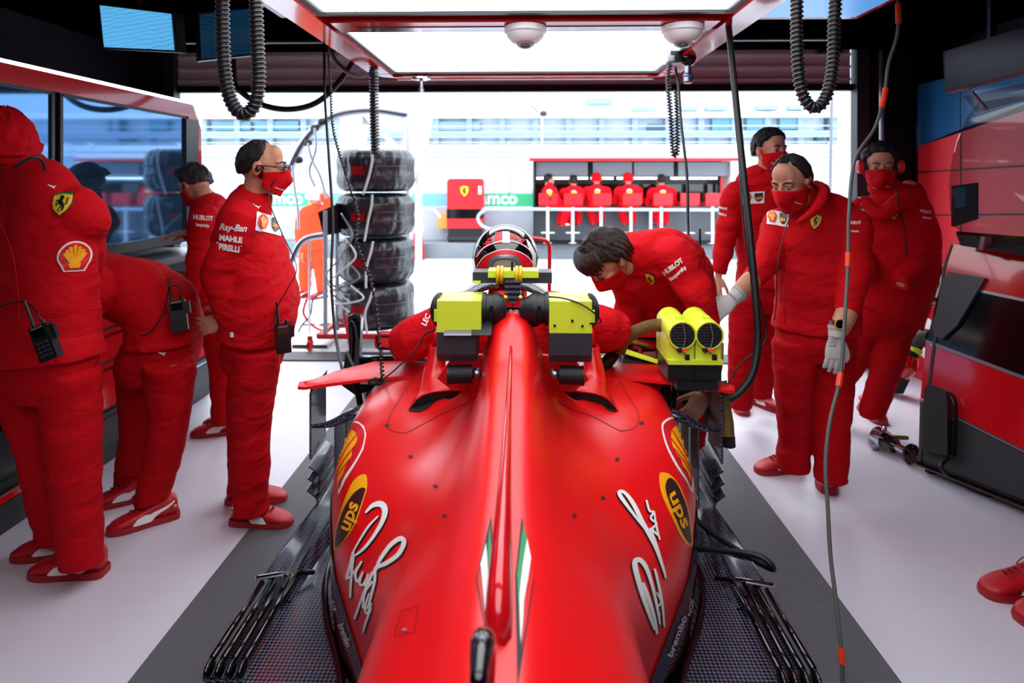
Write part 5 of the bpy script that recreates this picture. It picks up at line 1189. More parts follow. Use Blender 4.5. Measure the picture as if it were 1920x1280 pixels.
obj('watch_face', Lathe([(.023, 0), (.023, .006)], axis(wc, (.1, -1, 0))), 'black_gloss', wt); obj('watch_bezel', Tube([wc+V((.022*math.cos(a), -.006, .022*math.sin(a))) for a in [2*PI*k/24 for k in range(24)]], .003, 6, closed=True, cap=False), 'yellow_strap', wt)
gl = [c for c in pG.children if c.name.startswith('glove')][-1]
for k, t_ in enumerate(('mechanix', '9 ASTM D', 'EN 388')): decal('glove_print', gl, [text_shapes(t_, 1)], 'dark_grey', (1561, 636+6*k), (4, 0), (0, -5.5), .002)
cable('headset_wire', [P(1484, 398, 2.86), P(1470, 440, 2.82), P(1458, 500, 2.80), P(1456, 560, 2.82), P(1452, 600, 2.84)], .0026, 'black_rubber', 'thin black wire hanging down the front of the gloved person')
# ---- H: man in the hooded coat and red ear defenders
Yh = 3.85
sp = [(P(1662, 355, Yh), .09, .085), (P(1672, 380, Yh), .19, .12), (P(1684, 440, Yh), .22, .15), (P(1686, 500, Yh), .215, .155), (P(1672, 560, Yh), .205, .15), (P(1660, 592, Yh), .19, .145)]
aR = [P(1618, 400, 3.9), P(1608, 470, 3.85), P(1630, 520, 3.72)]; aL = [P(1718, 410, 3.85), P(1738, 480, 3.8), P(1688, 532, 3.66)]
lR = [P(1632, 600, 3.85), P(1590, 690, 3.95), P(1530, 760, 4.02)]; lL = [P(1680, 600, 3.82), P(1662, 690, 3.78), P(1636, 770, 3.82)]
pH, jH, mH = person('person in hooded red coat and red ear defenders, hand in pocket, at right', P(1650, 312, 3.80), 158, 12, sp, V((-1, .15, 0)), [aR, aL], [lR, lL], sleeve=1.2, hsc=1.03, cvox=.009, collar=.085)
eyes(mH, pH); mask_mesh(mH, 'face_mask', pH)
cranium(mH, hairline(36, 14, -42, -4), lambda az, el: .022+.012*max(0, math.cos(R(az)))*sstep((el-40)/20), 'hair', 'hair_dark', pH, seed=19, rough=.014)
shoe('s', pH, G(1634, 780, 0)+V((0, .05, 0)), V((-.05, -1, 0))); shoe('s', pH, G(1545, 778, 0)+V((0, .03, 0)), V((-1, -.2, 0)))
for s in (-1, 1):
    e = obj('ear_defender', Lathe([(.0, 0), (.036, .0), (.042, .012), (.04, .034), (.025, .046), (0, .048)], mH @ axis((s*.078, -.008, -.002), (s, 0, 0))), 'red_plain', pH, smooth=.8); obj('cushion', Lathe([(.03, -.012), (.042, -.008), (.042, .008)], mH @ axis((s*.078, -.008, -.002), (s, 0, 0))), 'black_rubber', e, smooth=.8)
obj('defender_band', Tube(smooth_path([mH @ V((s*.115*math.cos(a), -.05-.03*math.sin(a), .0+.07*math.sin(a))) for s, a in ((1, 0), (1, .5), (1, 1.0), (1, PI/2), (-1, 1.0), (-1, .5), (-1, 0))], 4), .006, 8), 'black_rubber', pH)
cl = NB(); limb(cl, [P(1622, 378, 3.72), P(1650, 400, 3.66), P(1690, 376, 3.68), P(1716, 362, 3.85), P(1700, 350, 4.0)], [.03, .04, .05, .055, .05], 14); remesh('hood', cl, 'red_cloth', pH, .009, 4, [(.07, .02)])
shield(jH, 'shield_badge', (1675, 400), (17, 0), (0, -19)); words(jH, 'HUBLOT', (1735, 397), (5.5, 1), (0, -8), .03); words(jH, 'kaspersky', (1737, 408), (4, .6), (0, -6), .03); ups(jH, (1619, 394), (16, 0), (0, -18)); cat_logo(jH, (1611, 371), (8, 2), (0, -5))
cable('headset_wire', [P(1678, 340, 3.68), P(1682, 370, 3.62), P(1696, 430, 3.62), P(1700, 480, 3.62)], .0035, 'black_rubber', 'black wire running from the red ear defenders down the hooded coat')
for p_, c_, k_ in ((pD, (512, 343), 1.0), (pF, (1444, 300), .55), (pG, (1487, 372), .8), (pH, (1659, 344), .6)):
    mk = [c for c in p_.children if c.name.startswith('face_mask')][0]
    decal('mask_emblem', mk, [stroke_shapes([(-5, 9), (-1, 0), (6, -8)], [1.5, 3, 1.5])], 'black_print', c_, (k_, 0), (0, k_), .003)
    decal('mask_line', mk, [stroke_shapes([(3, 8), (12, 11), (20, 13)], 1.6)], 'white_print', c_, (k_, 0), (0, k_), .003)
# ---- I: person standing just outside the frame at the lower right (shoes visible)
fI = G(1925, 1110, 0); Yi = fI.y
gx = fI.x+.185
sp = [(V((gx+.1, Yi, 1.50)), .075, .07), (V((gx+.1, Yi, 1.43)), .17, .09), (V((gx+.1, Yi, 1.28)), .19, .12), (V((gx+.1, Yi, 1.1)), .18, .12), (V((gx+.1, Yi, .95)), .17, .12)]
pI, jI, mI = person('person outside the right edge whose red trainers point into the picture', V((gx+.08, Yi, 1.68)), 90, 5, sp, Y_, [[V((gx+.1, Yi-.2, 1.4)), V((gx+.14, Yi-.23, 1.12)), V((gx+.05, Yi-.2, .88))], [V((gx+.1, Yi+.2, 1.4)), V((gx+.14, Yi+.23, 1.12)), V((gx+.05, Yi+.2, .88))]],
    [[V((gx+.1, Yi-.1, .88)), V((gx+.08, Yi-.1, .48)), V((gx+.05, Yi-.12, .1))], [V((gx+.1, Yi+.1, .88)), V((gx+.08, Yi+.08, .48)), V((gx+.03, Yi+.06, .1))]], vox=.007, cvox=.01, hands=[(V((gx+.05, Yi-.2, .86)), V((0, 0, -1)), V((0, -1, 0)), 1), (V((gx+.05, Yi+.2, .86)), V((0, 0, -1)), V((0, 1, 0)), -1)])
cranium(mI, hairline(), .012, 'hair', 'hair_dark', pI); eyes(mI, pI)
shoe('s', pI, V((G(1945, 1110, 0).x+.0, G(1945, 1110, 0).y, 0)), V((-1, -.1, 0)), sc=1.08); shoe('s', pI, G(2015, 1158, 0), V((-1, -.12, 0)), sc=1.08)
# ---- J: orange suited worker outside
Yj = 8.0
sp = [(P(592, 388, Yj), .07, .07), (P(585, 402, Yj), .17, .10), (P(583, 425, Yj), .19, .12), (P(584, 450, Yj), .17, .12), (P(588, 470, Yj), .165, .12)]
pJ, jJ, mJ = person('worker in orange suit and white helmet outside, arm raised, beyond the tyre stack', P(590, 373, Yj), 250, 5, sp, V((.95, .2, 0)), [[P(567, 410, Yj), P(562, 440, Yj), P(568, 470, Yj-.1)], [P(602, 402, Yj), P(616, 385, Yj), P(606, 362, Yj-.1)]], [[P(577, 478, Yj), P(572, 510, Yj), P(573, 540, Yj)], [P(598, 478, Yj), P(602, 510, Yj), P(604, 540, Yj)]], vox=.010, cvox=.012, jacket='orange_cloth', trousers='orange_cloth', hands=[(P(568, 472, Yj-.1), V((0, 0, -1)), V((-1, 0, 0)), 1), (P(606, 358, Yj-.1), V((0, 0, 1)), V((1, 0, 0)), 1)])
cranium(mJ, lambda az: -25, .025, 'helmet', 'white', pJ, rough=0)
shoe('s', pJ, V((P(570, 552, Yj).x, Yj, 0)), V((-1, -.4, 0)), low=True); shoe('s', pJ, V((P(604, 552, Yj).x, Yj, 0)), V((-.6, -.8, 0)), low=True)
# ---- pit wall crew on the stools
def perch(px, hy, yaw, label, lean=0, legs_x=(-.08, .1), hat='hair_dark', turn=0):
    Y = 11.98; x = P(px, 0, Y).x; z = P(0, hy, Y).z; zs = P(0, 383, 11.95).z+.05
    sd = V((math.cos(R(turn)), math.sin(R(turn)), 0)); f = V((-math.sin(R(turn)), math.cos(R(turn)), 0))
    sp = [(V((x+lean, Y+.1, z-.17)), .08, .08), (V((x+lean, Y+.08, z-.24)), .19, .11), (V((x+lean*.7, Y+.03, z-.38)), .21, .13), (V((x+lean*.3, Y, zs+.22)), .19, .14), (V((x, Y, zs+.04)), .19, .15)]
    h = [V((x+lean, Y+.1, z-.28)), V((x, Y, zs))]
    arms = [[h[0]+sd*(-.2), h[0]+sd*(-.26)+f*.12-Z*.22, h[0]+sd*(-.14)+f*.36-Z*.24], [h[0]+sd*.2, h[0]+sd*.26+f*.12-Z*.22, h[0]+sd*.14+f*.36-Z*.24]]
    legs = [[h[1]-sd*.09, h[1]-sd*.12+f*.34-Z*.06, h[1]-sd*.06+f*.26-Z*.38], [h[1]+sd*.09, h[1]+sd*.12+f*.34-Z*.06, h[1]+sd*.1+f*.26-Z*.38]]
    p, j, mx = person(label, V((x+lean, Y+.13, z-.07)), yaw, 6, sp, sd, arms, legs, vox=.013, cvox=.014, group='seated crew at the pit wall stand', jacket='far_red_cloth', trousers='far_red_cloth', folds=.5, hands=[])
    if hat == 'hood': cranium(mx, lambda az: -35 if abs(az) > 45 else 30, .03, 'hood', 'far_red_cloth', p)
    else: cranium(mx, hairline(), .015, 'hair', hat, p)
    for l in legs: shoe('s', p, l[2]-Z*.09+f*-.0, f, low=True)
    px_ = P(px, 0, Y); decal('round_badge', j, [poly_shapes(circ(0, 0, 1))], 'yellow_print', (px+lean*95*.7, hy+29), (4.6, 0), (0, -4.6), .012)
    decal('round_badge_rim', j, [poly_shapes(circ(0, 0, 1))], 'white_print', (px+lean*95*.7, hy+29), (6, 0), (0, -6), .006)
perch(1030, 332, 290, 'seated crew member turned to the right, leftmost at the pit wall', 0, turn=-70)
perch(1076, 334, 5, 'seated crew member with head lowered, second from the left at the pit wall', 0)
perch(1120, 331, 0, 'middle one of the five seated crew members at the pit wall', -.0, hat='hood')
perch(1180, 331, 0, 'seated crew member with hood up, fourth from left at the pit wall', 0, hat='hood')
perch(1243, 333, 0, 'seated crew member with arm stretched left, rightmost at the pit wall', .0)
# ---- driver in the cockpit, seen from behind: helmet, collar, elbows propped on the sides
g = NB(); hc = P(948, 492, 2.42)
sp = [(hc+V((0, .0, -.15)), .08, .08), (hc+V((0, 0, -.20)), .18, .11), (hc+V((0, .02, -.32)), .2, .13), (hc+V((0, .05, -.5)), .18, .13), (hc+V((0, .12, -.66)), .17, .14)]
aL = [P(868, 592, 2.42), P(765, 640, 2.42), P(800, 640, 2.75)]; aR = [P(1040, 592, 2.42), P(1148, 618, 2.42), P(1110, 640, 2.75)]
lg = [[V((CX-.1, 2.55, .48)), V((CX-.1, 3.0, .55)), V((CX-.09, 3.4, .45))], [V((CX+.1, 2.55, .48)), V((CX+.1, 3.0, .55)), V((CX+.09, 3.4, .45))]]
pL, jL, mL = person('driver in helmet lowering himself into the cockpit, elbows out, seen from behind', hc, 0, 0, sp, X, [aL, aR], lg, sleeve=1.15, hands=[(P(800, 640, 2.75), V((.3, 1, 0)), V((0, 0, 1)), 1), (P(1110, 640, 2.75), V((-.3, 1, 0)), V((0, 0, 1)), -1)], jacket='red_cloth', vox=.006)
words(jL, 'LEC', (800, 600), (6, -12), (-12, -6), .03)
hm = obj('helmet', Ell(hc+V((0, .0, .015)), (.132, .145, .135), None, 48, 32), 'helmet_paint' , pL, smooth=True)

cab = [c for c in cabinet_face.children if c.name.startswith('body')][0]
shield(cab, 'shield_badge', (871, 358), (15, 0), (0, -17), .012)
# ---- helmet details
HC = hc+V((0, .0, .015))
def hdecal(name, shapes, m, c, ux, uy, l=.002, fine=.25): return decal(name, hm, shapes, m, c, ux, uy, l, fine, parent=hm)
U_, V_ = (1, 0), (0, 1)
hdecal('red_zone', [poly_shapes([(892, 522), (896, 500), (910, 480), (930, 469), (950, 466), (972, 470), (990, 480), (1003, 500), (1007, 522), (990, 520), (975, 500), (950, 494), (925, 498), (905, 520)])], 'red_plain', (0, 0), U_, V_, .002, 6)
hdecal('white_line', [stroke_shapes([(894, 482), (908, 465), (930, 455), (950, 452), (972, 456), (990, 467), (1003, 486)], 1.6)], 'white_print', (0, 0), U_, V_, .0035, 0)
hdecal('white_line', [stroke_shapes([(895, 500), (908, 482), (930, 471), (950, 468), (972, 472), (990, 483), (1002, 500)], 1.4)], 'white_print', (0, 0), U_, V_, .0035, 0)
hdecal('centre_stripe', [poly_shapes([(929, 437), (941, 434.5), (941, 456), (927, 457)])], 'red_plain', (0, 0), U_, V_, .003, 5)
hdecal('centre_stripe', [poly_shapes([(942, 434.5), (955, 435), (956, 456), (942, 456)])], 'white_print', (0, 0), U_, V_, .003, 5)
hdecal('side_stripe', [poly_shapes([(986, 448), (992, 454), (1004, 476), (1004, 500), (998, 506), (997, 480), (988, 458)])], 'white_print', (0, 0), U_, V_, .003, 5)
rn = random.Random(11)
for k in range(120):
    x, y = rn.uniform(896, 1002), rn.uniform(438, 478)
    if (x-948)**2/54**2+(y-492)**2/56**2 > .95 or 925 < x < 958: continue
    if y > 452+.0085*(x-950)**2: continue
    if y > 470-.004*(x-948)**2*-1 and False: continue
    a = rn.uniform(0, 3.1); l = 4; hdecal('graphic', [stroke_shapes([(x-l*math.cos(a), y-l*math.sin(a)*.6), (x, y), (x+l*math.cos(a+1), y+l*math.sin(a+1)*.6)], 3)], 'red_plain', (0, 0), U_, V_, .0016, 0)
hdecal('rear_panel', [poly_shapes([(915, 512), (916, 492), (922, 482), (935, 478), (950, 477), (965, 479), (974, 485), (978, 498), (978, 512)])], 'plate_grey', (0, 0), U_, V_, .004, 5)
hdecal('rear_vent', [poly_shapes([(922, 508), (925, 494), (934, 488), (950, 486), (964, 490), (968, 508)])], 'beige_shell' if 'beige_shell' in MT else 'grey', (0, 0), U_, V_, .006, 5)
obj('rear_tab', Tube(smooth_path([P(922, 500, 2.25), P(930, 488, 2.26), P(950, 485, 2.265), P(966, 489, 2.26), P(971, 502, 2.25)], 5), .0022, 6), 'black_matte', hm)
# collar yoke over the shoulders
for s in (-1, 1):
    y0 = 2.18; c = P(948, 545, y0)
    w_ = [P(948+s*18, 533, 2.22), P(948+s*40, 535, 2.2), P(948+s*62, 545, 2.17), P(948+s*(82 if s < 0 else 78), 552, 2.14)]
    b = NB(); tube(b, smooth_path(w_, 6), smooth_vals([.03, .032, .026, .016], 6), 14, flat=(Z, .55)); obj('collar_yoke', b, 'carbon', pL, smooth=True)
    obj('collar_tether', Tube([P(948+s*40, 528, 2.2), P(948+s*52, 515, 2.25)], .008, 8), 'black_matte', pL)
obj('belt_strap', Prism([P(930, 545, 2.2), P(966, 545, 2.2), P(960, 556, 2.15), P(935, 556, 2.15)], (0, .01, .0)), 'red_gloss', pL)
# ================================================================ left hand console with big dark screens
XS = -2.40
def sx(px, py): return PX(px, py, XS)
con = empty('screen_console', 'long red framed wall of big dark glass screens along the left side', 'screen wall')
ztop, zbot = 2.10, 1.17
def lbox(y0, y1, z0, z1, x0=XS-.06, x1=XS): return Box((x0, y0, z0), (x1, y1, z1))
obj('top_frame', lbox(1.2, 4.33, 2.0, 2.09, XS-.1, XS+.015), 'red_gloss', con, bevel=.008)
obj('strip_light', Box((XS-.02, 1.2, 2.094), (XS+.012, 4.45, 2.108)), 'led_white', con)
obj('end_frame', Prism([(XS+.012, 4.28, 1.17), (XS+.012, 4.28, 2.09), (XS+.012, 4.34, 2.09), (XS+.012, 4.45, 1.92), (XS+.012, 4.47, 1.17)], (-.1, 0, 0)), 'red_gloss', con, bevel=.006)
obj('end_bezel', Box((XS-.02, 4.24, 1.17), (XS+.02, 4.40, 1.98)), 'black_plastic', con, bevel=.006)
obj('bottom_bezel', Box((XS-.05, 1.2, 1.12), (XS+.018, 4.36, 1.18)), 'black_plastic', con, bevel=.005)
for y0, y1 in ((1.25, 2.2), (2.24, 3.04), (3.10, 4.24)):
    o = obj('screen', Box((XS-.03, y0, 1.18), (XS+.002, y1, 2.0)), 'screen_mirror', con); 
    b = NB(); box(b, (XS, y0-.012, 1.17), (XS+.012, y0+.008, 2.0)); box(b, (XS, y1-.008, 1.17), (XS+.012, y1+.012, 2.0)); box(b, (XS, y0, 1.985), (XS+.012, y1, 2.0)); obj('screen_bezel', b, 'dark_grey', con)
obj('back_board', Box((XS-.12, 1.2, 1.1), (XS-.05, 4.3, 2.05)), 'black_matte', con)
wt_ = tag(obj('worktop', Box((-2.95, 1.2, 1.02), (-2.24, 4.42, 1.06)), 'plate_grey', bevel=.004), 'long pale grey worktop under the wall of dark screens', 'worktop')
ED = [1.22, 1.86, 2.50, 3.14, 3.78, 4.40]
lbls = ['red tool cabinet nearest the camera under the left worktop', 'red tool cabinet beside the knitted hat person', 'red tool cabinet with open niche holding black gear, left side', 'red tool cabinet with drawers behind the bending person', 'red tool cabinet at the far end of left worktop, two drawers pulled out']
for k in range(5):
    y0, y1 = ED[k]+.004, ED[k+1]-.004; g = empty('tool_cabinet', lbls[k], 'cabinet', 'red tool cabinets under the left worktop')
    if k == 2:
        b = NB(); box(b, (-2.85, y0, .1), (-2.28, y0+.03, 1.02)); box(b, (-2.85, y1-.03, .1), (-2.28, y1, 1.02)); box(b, (-2.85, y0, .1), (-2.82, y1, 1.02)); box(b, (-2.85, y0, .1), (-2.28, y1, .14)); box(b, (-2.85, y0, .72), (-2.28, y1, .75)); obj('body', b, 'dark_grey', g)
        obj('drawer', Box((-2.28, y0, .78), (-2.26, y1, 1.0)), 'red_gloss', g, bevel=.004)
        b = NB(); box(b, (-2.27, y0+.02, .16), (-2.255, y1-.02, .19)); box(b, (-2.27, y0+.02, .66), (-2.255, y1-.02, .69)); box(b, (-2.27, y0+.02, .16), (-2.255, y0+.05, .69)); box(b, (-2.27, y1-.05, .16), (-2.255, y1-.02, .69)); obj('niche_frame', b, 'red_gloss', g)
    else:
        obj('body', Box((-2.85, y0, .1), (-2.28, y1, 1.02)), 'dark_grey', g)
        for z0, z1, m in ((.12, .30, 'duct_grey'), (.32, .56, 'red_gloss'), (.58, .74, 'red_gloss'), (.76, .87, 'red_gloss'), (.89, 1.0, 'red_gloss')):
            pull = .22 if (k == 4 and z0 > .7) else 0
            if pull and z0 > .8: pull = .3
            d = obj('drawer', Box((-2.28+pull, y0+.01, z0), (-2.262+pull, y1-.01, z1)), m, g, bevel=.003)
            if pull: b = NB(); box(b, (-2.28, y0+.03, z0), (-2.28+pull, y0+.04, z1-.02)); box(b, (-2.28, y1-.04, z0), (-2.28+pull, y1-.03, z1-.02)); box(b, (-2.28, y0+.03, z0), (-2.28+pull, y1-.03, z0+.005)); obj('tray', b, 'plate_grey', d)
            obj('handle', Box((-2.262+pull, y0+.05, z1-.03), (-2.25+pull, y1-.05, z1-.018)), 'chrome', d)
    obj('kick_board', Box((-2.84, y0, .0), (-2.30, y1, .1)), 'dark_grey', g)
y0, y1 = ED[2], ED[3]
for k, (yy, zz, lb) in enumerate(((2.62, .141, 'black box with sloping front lower in the cabinet niche'), (2.9, .141, 'second black box in the cabinet niche'))):
    tag(obj('equipment_box', Prism([(-2.75, yy, zz), (-2.34, yy, zz), (-2.34, yy, zz+.12), (-2.46, yy, zz+.24), (-2.75, yy, zz+.24)], (0, .2, 0)), 'black_plastic', bevel=.006), lb, 'box')
# ================================================================ right hand side
panels = empty('wall_graphic', 'tall red panel with dark blue top and thin dark stripes on the right wall', 'wall panel')
XW = 3.22; zt_, zb_ = 2.33, .9
obj('red_field', Box((XW, 2.0, zb_), (XW+.05, 5.12, zt_)), 'red_panel', panels)
q = [PX(1713, 278, XW), PX(1850, 224, XW)]; 
s = (q[1].z-q[0].z)/(q[1].y-q[0].y)
obj('blue_field', Prism([(XW, 5.12, zt_), (XW, 2.0, zt_), (XW, 2.0, q[0].z+s*(2.0-q[0].y)), (XW, 5.12, q[0].z+s*(5.12-q[0].y))], (-.004, 0, 0)), 'blue_field', panels) if 'blue_field' in MT else None
for py0, py1 in ((325, 318), (405, 404)):
    a, b_ = PX(1714, py0, XW), PX(1830, py1, XW); s = (b_.z-a.z)/(b_.y-a.y)
    obj('stripe', Prism([(XW, 5.12, a.z+s*(5.12-a.y)), (XW, 2.0, a.z+s*(2.0-a.y)), (XW, 2.0, a.z+s*(2.0-a.y)+.012), (XW, 5.12, a.z+s*(5.12-a.y)+.012)], (-.005, 0, 0)), 'dark_grey', panels)
for yy in (4.62, 3.6): obj('panel_joint', Box((XW-.004, yy, zb_), (XW, yy+.008, zt_)), 'dark_grey', panels)
obj('side_edge', Box((XW-.02, 5.12, zb_), (XW+.06, 5.17, zt_)), 'black_gloss', panels)
tag(obj('white_skirting', Box((3.24, 2.0, .62), (3.39, 5.15, .895)), 'white'), 'pale band on the right wall below the red panel', 'panel')
g = empty('crash_cushion', 'red cabinet with white markings low against the right wall', 'cabinet'); obj('body', Box((3.05, 4.3, 0), (3.38, 5.1, .60)), 'red_gloss', g, bevel=.01); obj('marking', Prism([(3.046, 4.5, .3), (3.046, 4.7, .5), (3.046, 4.9, .5), (3.046, 4.7, .3)], (.003, 0, 0)), 'white_print', g); obj('marking', Prism([(3.046, 4.5, .15), (3.046, 4.8, .28), (3.046, 4.9, .25), (3.046, 4.65, .12)], (.003, 0, 0)), 'white_print', g)
g = empty('equipment_case', 'tall black case with round port behind the person in the hooded coat', 'case'); p0, p1 = G(1592, 690), G(1640, 690)
obj('body', Box((p0.x, p0.y, 0), (p1.x-.02, p0.y+.12, .62)), 'black_plastic', g, bevel=.01); obj('body', Box((p1.x-.01, p0.y, 0), (p1.x+.2, p0.y+.12, .62)), 'black_plastic', g, bevel=.01)
obj('port', Lathe([(.05, 0), (.05, .01), (.03, .012)], axis((p0.x+.05, p0.y, .12), (0, -1, 0))), 'dark_grey', g)
# slanted console: plane through three measured points
bl, br, tl = G(1722, 868, .05), G(1925, 950, .05), P(1790, 457, 3.45)
CN = (br-bl).cross(tl-bl).normalized(); CN = CN if CN.y < 0 else -CN
def oc(px, py, lift=0):
    d = ray(px, py); o = V((0, 0, CZ)); return o+d*((bl-o).dot(CN)/d.dot(CN))+CN*lift
cns = empty('red_console', 'slanted red and black console with black bin at the right edge', 'console')
def pane(name, pts, m, l0, l1, bevel=0, parent=cns): return obj(name, Prism([oc(x, y, l0) for x, y in pts], CN*(l1-l0)), m, parent, bevel=bevel)
pane('body', [(1722, 868), (1770, 500), (1786, 457), (1800, 455), (2000, 490), (2000, 975)], 'black_plastic', -.3, 0, .01)
pane('upper_panel', [(1786, 457), (2000, 490), (2000, 577), (1840, 543), (1766, 527)], 'red_gloss', 0, .006, .002)
pane('grey_stripe', [(1840, 543), (2000, 577), (2000, 583), (1838, 548)], 'plate_grey', 0, .008)
pane('gloss_panel', [(1765, 530), (2000, 584), (2000, 733), (1739, 637)], 'black_gloss', 0, .005, .002)
pane('grey_stripe', [(1738, 637), (2000, 734), (2000, 741), (1737, 643)], 'plate_grey', 0, .009)
pane('middle_panel', [(1737, 644), (2000, 742), (2000, 882), (1727, 746)], 'red_gloss', 0, .006, .002)
pane('grey_stripe', [(1726, 747), (2000, 883), (2000, 888), (1726, 751)], 'plate_grey', 0, .009)
pane('lower_panel', [(1726, 752), (2000, 890), (2000, 968), (1723, 860)], 'dark_grey', 0, .005)
pane('left_edge', [(1722, 866), (1770, 500), (1786, 457), (1788, 459), (1774, 502), (1728, 866)], 'dark_grey', 0, .012)
pane('blade_cover', [(1783, 511), (1853, 523), (1838, 548), (1800, 612), (1772, 637), (1757, 632), (1755, 615), (1772, 530)], 'duct_grey', .008, .03, .004)
pane('bin', [(1745, 727), (1752, 722), (1786, 736), (1794, 745), (1798, 760), (1795, 856), (1740, 848), (1742, 735)], 'black_matte', 0, .05, .012)
pane('bin_lip', [(1785, 736), (1794, 745), (1799, 760), (1797, 856), (1789, 856), (1788, 752)], 'black_gloss', .045, .06, .004)
obj('bottom_rail', Tube([oc(1724, 868, .02), oc(2000, 978, .02)], .014, 10), 'black_gloss', cns)
for px in (1738, 1900): obj('foot', Lathe([(.025, 0), (.025, .05)], axis(V((oc(px, 880).x+.05, oc(px, 880).y+.05, 0)), Z)), 'black_rubber', cns)
o = cable('power_cable', [oc(1783, 858, .03), oc(1786, 880, .1), G(1800, 905, .012), G(1845, 925, .012), G(1900, 932, .012), G(1990, 940, .012)], .011, 'black_rubber', 'black cable looping on the floor under the red console')
# curved clear display screen above the console
g = empty('curved_screen', 'large curved smoked glass screen above the red console', 'screen')
edge = [(1832, 192, 3.05), (1812, 225, 3.06), (1795, 265, 3.07), (1784, 310, 3.08), (1780, 350, 3.08), (1783, 395, 3.08), (1792, 425, 3.07), (1802, 436, 3.06), (2000, 452, 2.75), (2000, 165, 2.75)]
obj('glass', Prism([P(*e) for e in edge], (.004, .012, 0)), 'smoked', g)
obj('lower_frame', Prism([P(1802, 434, 3.05), P(2000, 450, 2.74), P(2000, 456, 2.74), P(1802, 440, 3.05)], (.0, .03, 0)), 'black_gloss', g)
obj('support_arm', Prism([P(1848, 440, 3.1), P(1862, 441, 3.1), P(1858, 470, 3.2), P(1842, 469, 3.2)], (.0, .03, 0)), 'brushed', g)
obj('base_block', Prism([P(1830, 440, 3.2), P(2000, 455, 2.9), P(2000, 492, 2.9), P(1840, 466, 3.2)], (0, .15, 0)), 'black_matte', g)
obj('inner_display', Prism([P(1790, 348, 3.2), P(1835, 342, 3.15), P(1835, 410, 3.15), P(1790, 425, 3.2)], (.01, .04, 0)), 'black_gloss', g)
obj('inner_panel', Prism([P(1792, 352, 3.19), P(1820, 348, 3.17), P(1820, 385, 3.17), P(1792, 390, 3.19)], (.001, .004, 0)), 'screen_dim', g)
g = empty('overhead_screen', 'big dark glossy screen hung from the ceiling at the upper right edge', 'screen')
q0, q1, q3 = P(1768, 97, 3.0), P(2010, 22, 2.6), P(1772, 174, 3.0); nn = (q1-q0).cross(q3-q0).normalized(); nn = nn if nn.y > 0 else -nn; q2 = q1+q3-q0; cc = (q0+q2)/2
obj('housing', Prism([q0, q1, q2, q3], nn*.07), 'black_plastic', g, bevel=.006)
obj('glass', Prism([cc+(q-cc)*.96-nn*.004 for q in (q0, q1, q2, q3)], nn*.003), 'screen_reflect_blue', g)  # blue of this dark glass is a reflection put into its base colour
obj('lamp_unit', Prism([P(1826, 176, 3.02), P(2010, 135, 2.7), P(2010, 165, 2.7), P(1850, 206, 3.0)], (.02, .1, .0)), 'smoked', g); obj('lamp_edge', Tube([P(1822, 172, 3.0), P(1850, 206, 2.98)], .008, 8), 'brushed', g)
obj('hanger', Tube([P(1860, 70, 3.0), V((P(1860, 70, 3.0).x, 3.0, 2.67))], .02, 10), 'black_plastic', g)
# wheel hub on the floor
g = empty('wheel_hub', 'chrome wheel hub with dark flange lying on floor beside the red console', 'wheel hub'); c0 = G(1675, 862, .0)+V((0, .12, .07)); c1 = c0+V((.06, -.17, -.012)); ax_ = (c1-c0).normalized()
obj('carrier', Ell(c0, (.05, .045, .05)), 'brushed', g, smooth=True); obj('collar', Tube([c0-ax_*.03, c0+ax_*.03], .056, 20), 'chrome', g, smooth=.6); obj('bearing', Tube([c0+ax_*.03, c0+ax_*.09], .042, 20), 'black_gloss', g, smooth=.6); obj('shaft', Tube([c0+ax_*.08, c1], .022, 16), 'chrome', g, smooth=.6)
obj('flange', Tube([c1-ax_*.002, c1+ax_*.012], .056, 28), 'black_gloss', g, smooth=.6); obj('bore', Tube([c1+ax_*.012, c1+ax_*.014], .03, 20), 'red_seam', g)
b = NB()
for k in range(8):
    a = 2*PI*k/8; f_ = axis(c1, ax_); ell(b, f_ @ V((.045*math.cos(a), .045*math.sin(a), .013)), .004, None, 8, 6)
obj('bolts', b, 'chrome', g); obj('lever', Tube([c0+V((.04, .02, 0)), c0+V((.17, .03, -.01))], .012, 10), 'gold_hose', g); obj('nut', Ell(c0+V((.02, 0, .055)), .016), 'chrome', g); obj('bracket', Ell(c0+V((-.03, .01, -.03)), (.035, .04, .04)), 'brushed', g, smooth=True)
# red blower pipe by the wall
g = empty('leaf_blower', 'red blower body with black pipe and yellow band near the right wall', 'blower'); Yb_ = 4.45
obj('pipe', Tube(smooth_path([P(1744, 632, Yb_-.1), P(1728, 630, Yb_-.05), P(1715, 648, Yb_), P(1706, 668, Yb_)], 6), .05, 20), 'black_rubber', g, smooth=True); obj('band', Tube([P(1716, 651, Yb_), P(1711, 659, Yb_)], .054, 20), 'lime', g)
obj('motor_body', Tube(smooth_path([P(1705, 666, Yb_), P(1698, 685, Yb_), P(1686, 705, Yb_)], 4), smooth_vals([.055, .075, .05], 4), 20), 'red_gloss', g, smooth=True); obj('foot', Prism([P(1674, 712, Yb_-.02), P(1700, 705, Yb_-.02), P(1706, 712, Yb_-.02), P(1694, 738, Yb_-.02), P(1672, 738, Yb_-.02)], (0, .12, 0)), 'black_plastic', g, bevel=.006)
cable('coiled_lead', [V((3.39, 4.4, P(1733, 500, 4.4).z)), P(1733, 520, 4.4), P(1730, 545, 4.4), P(1738, 560, 4.4), P(1744, 548, 4.4), P(1738, 538, 4.4), P(1730, 560, 4.4), P(1748, 572, 4.4), P(1755, 572, 4.5)], .006, 'black_rubber', 'small coil of black cable hanging behind the hooded coat')
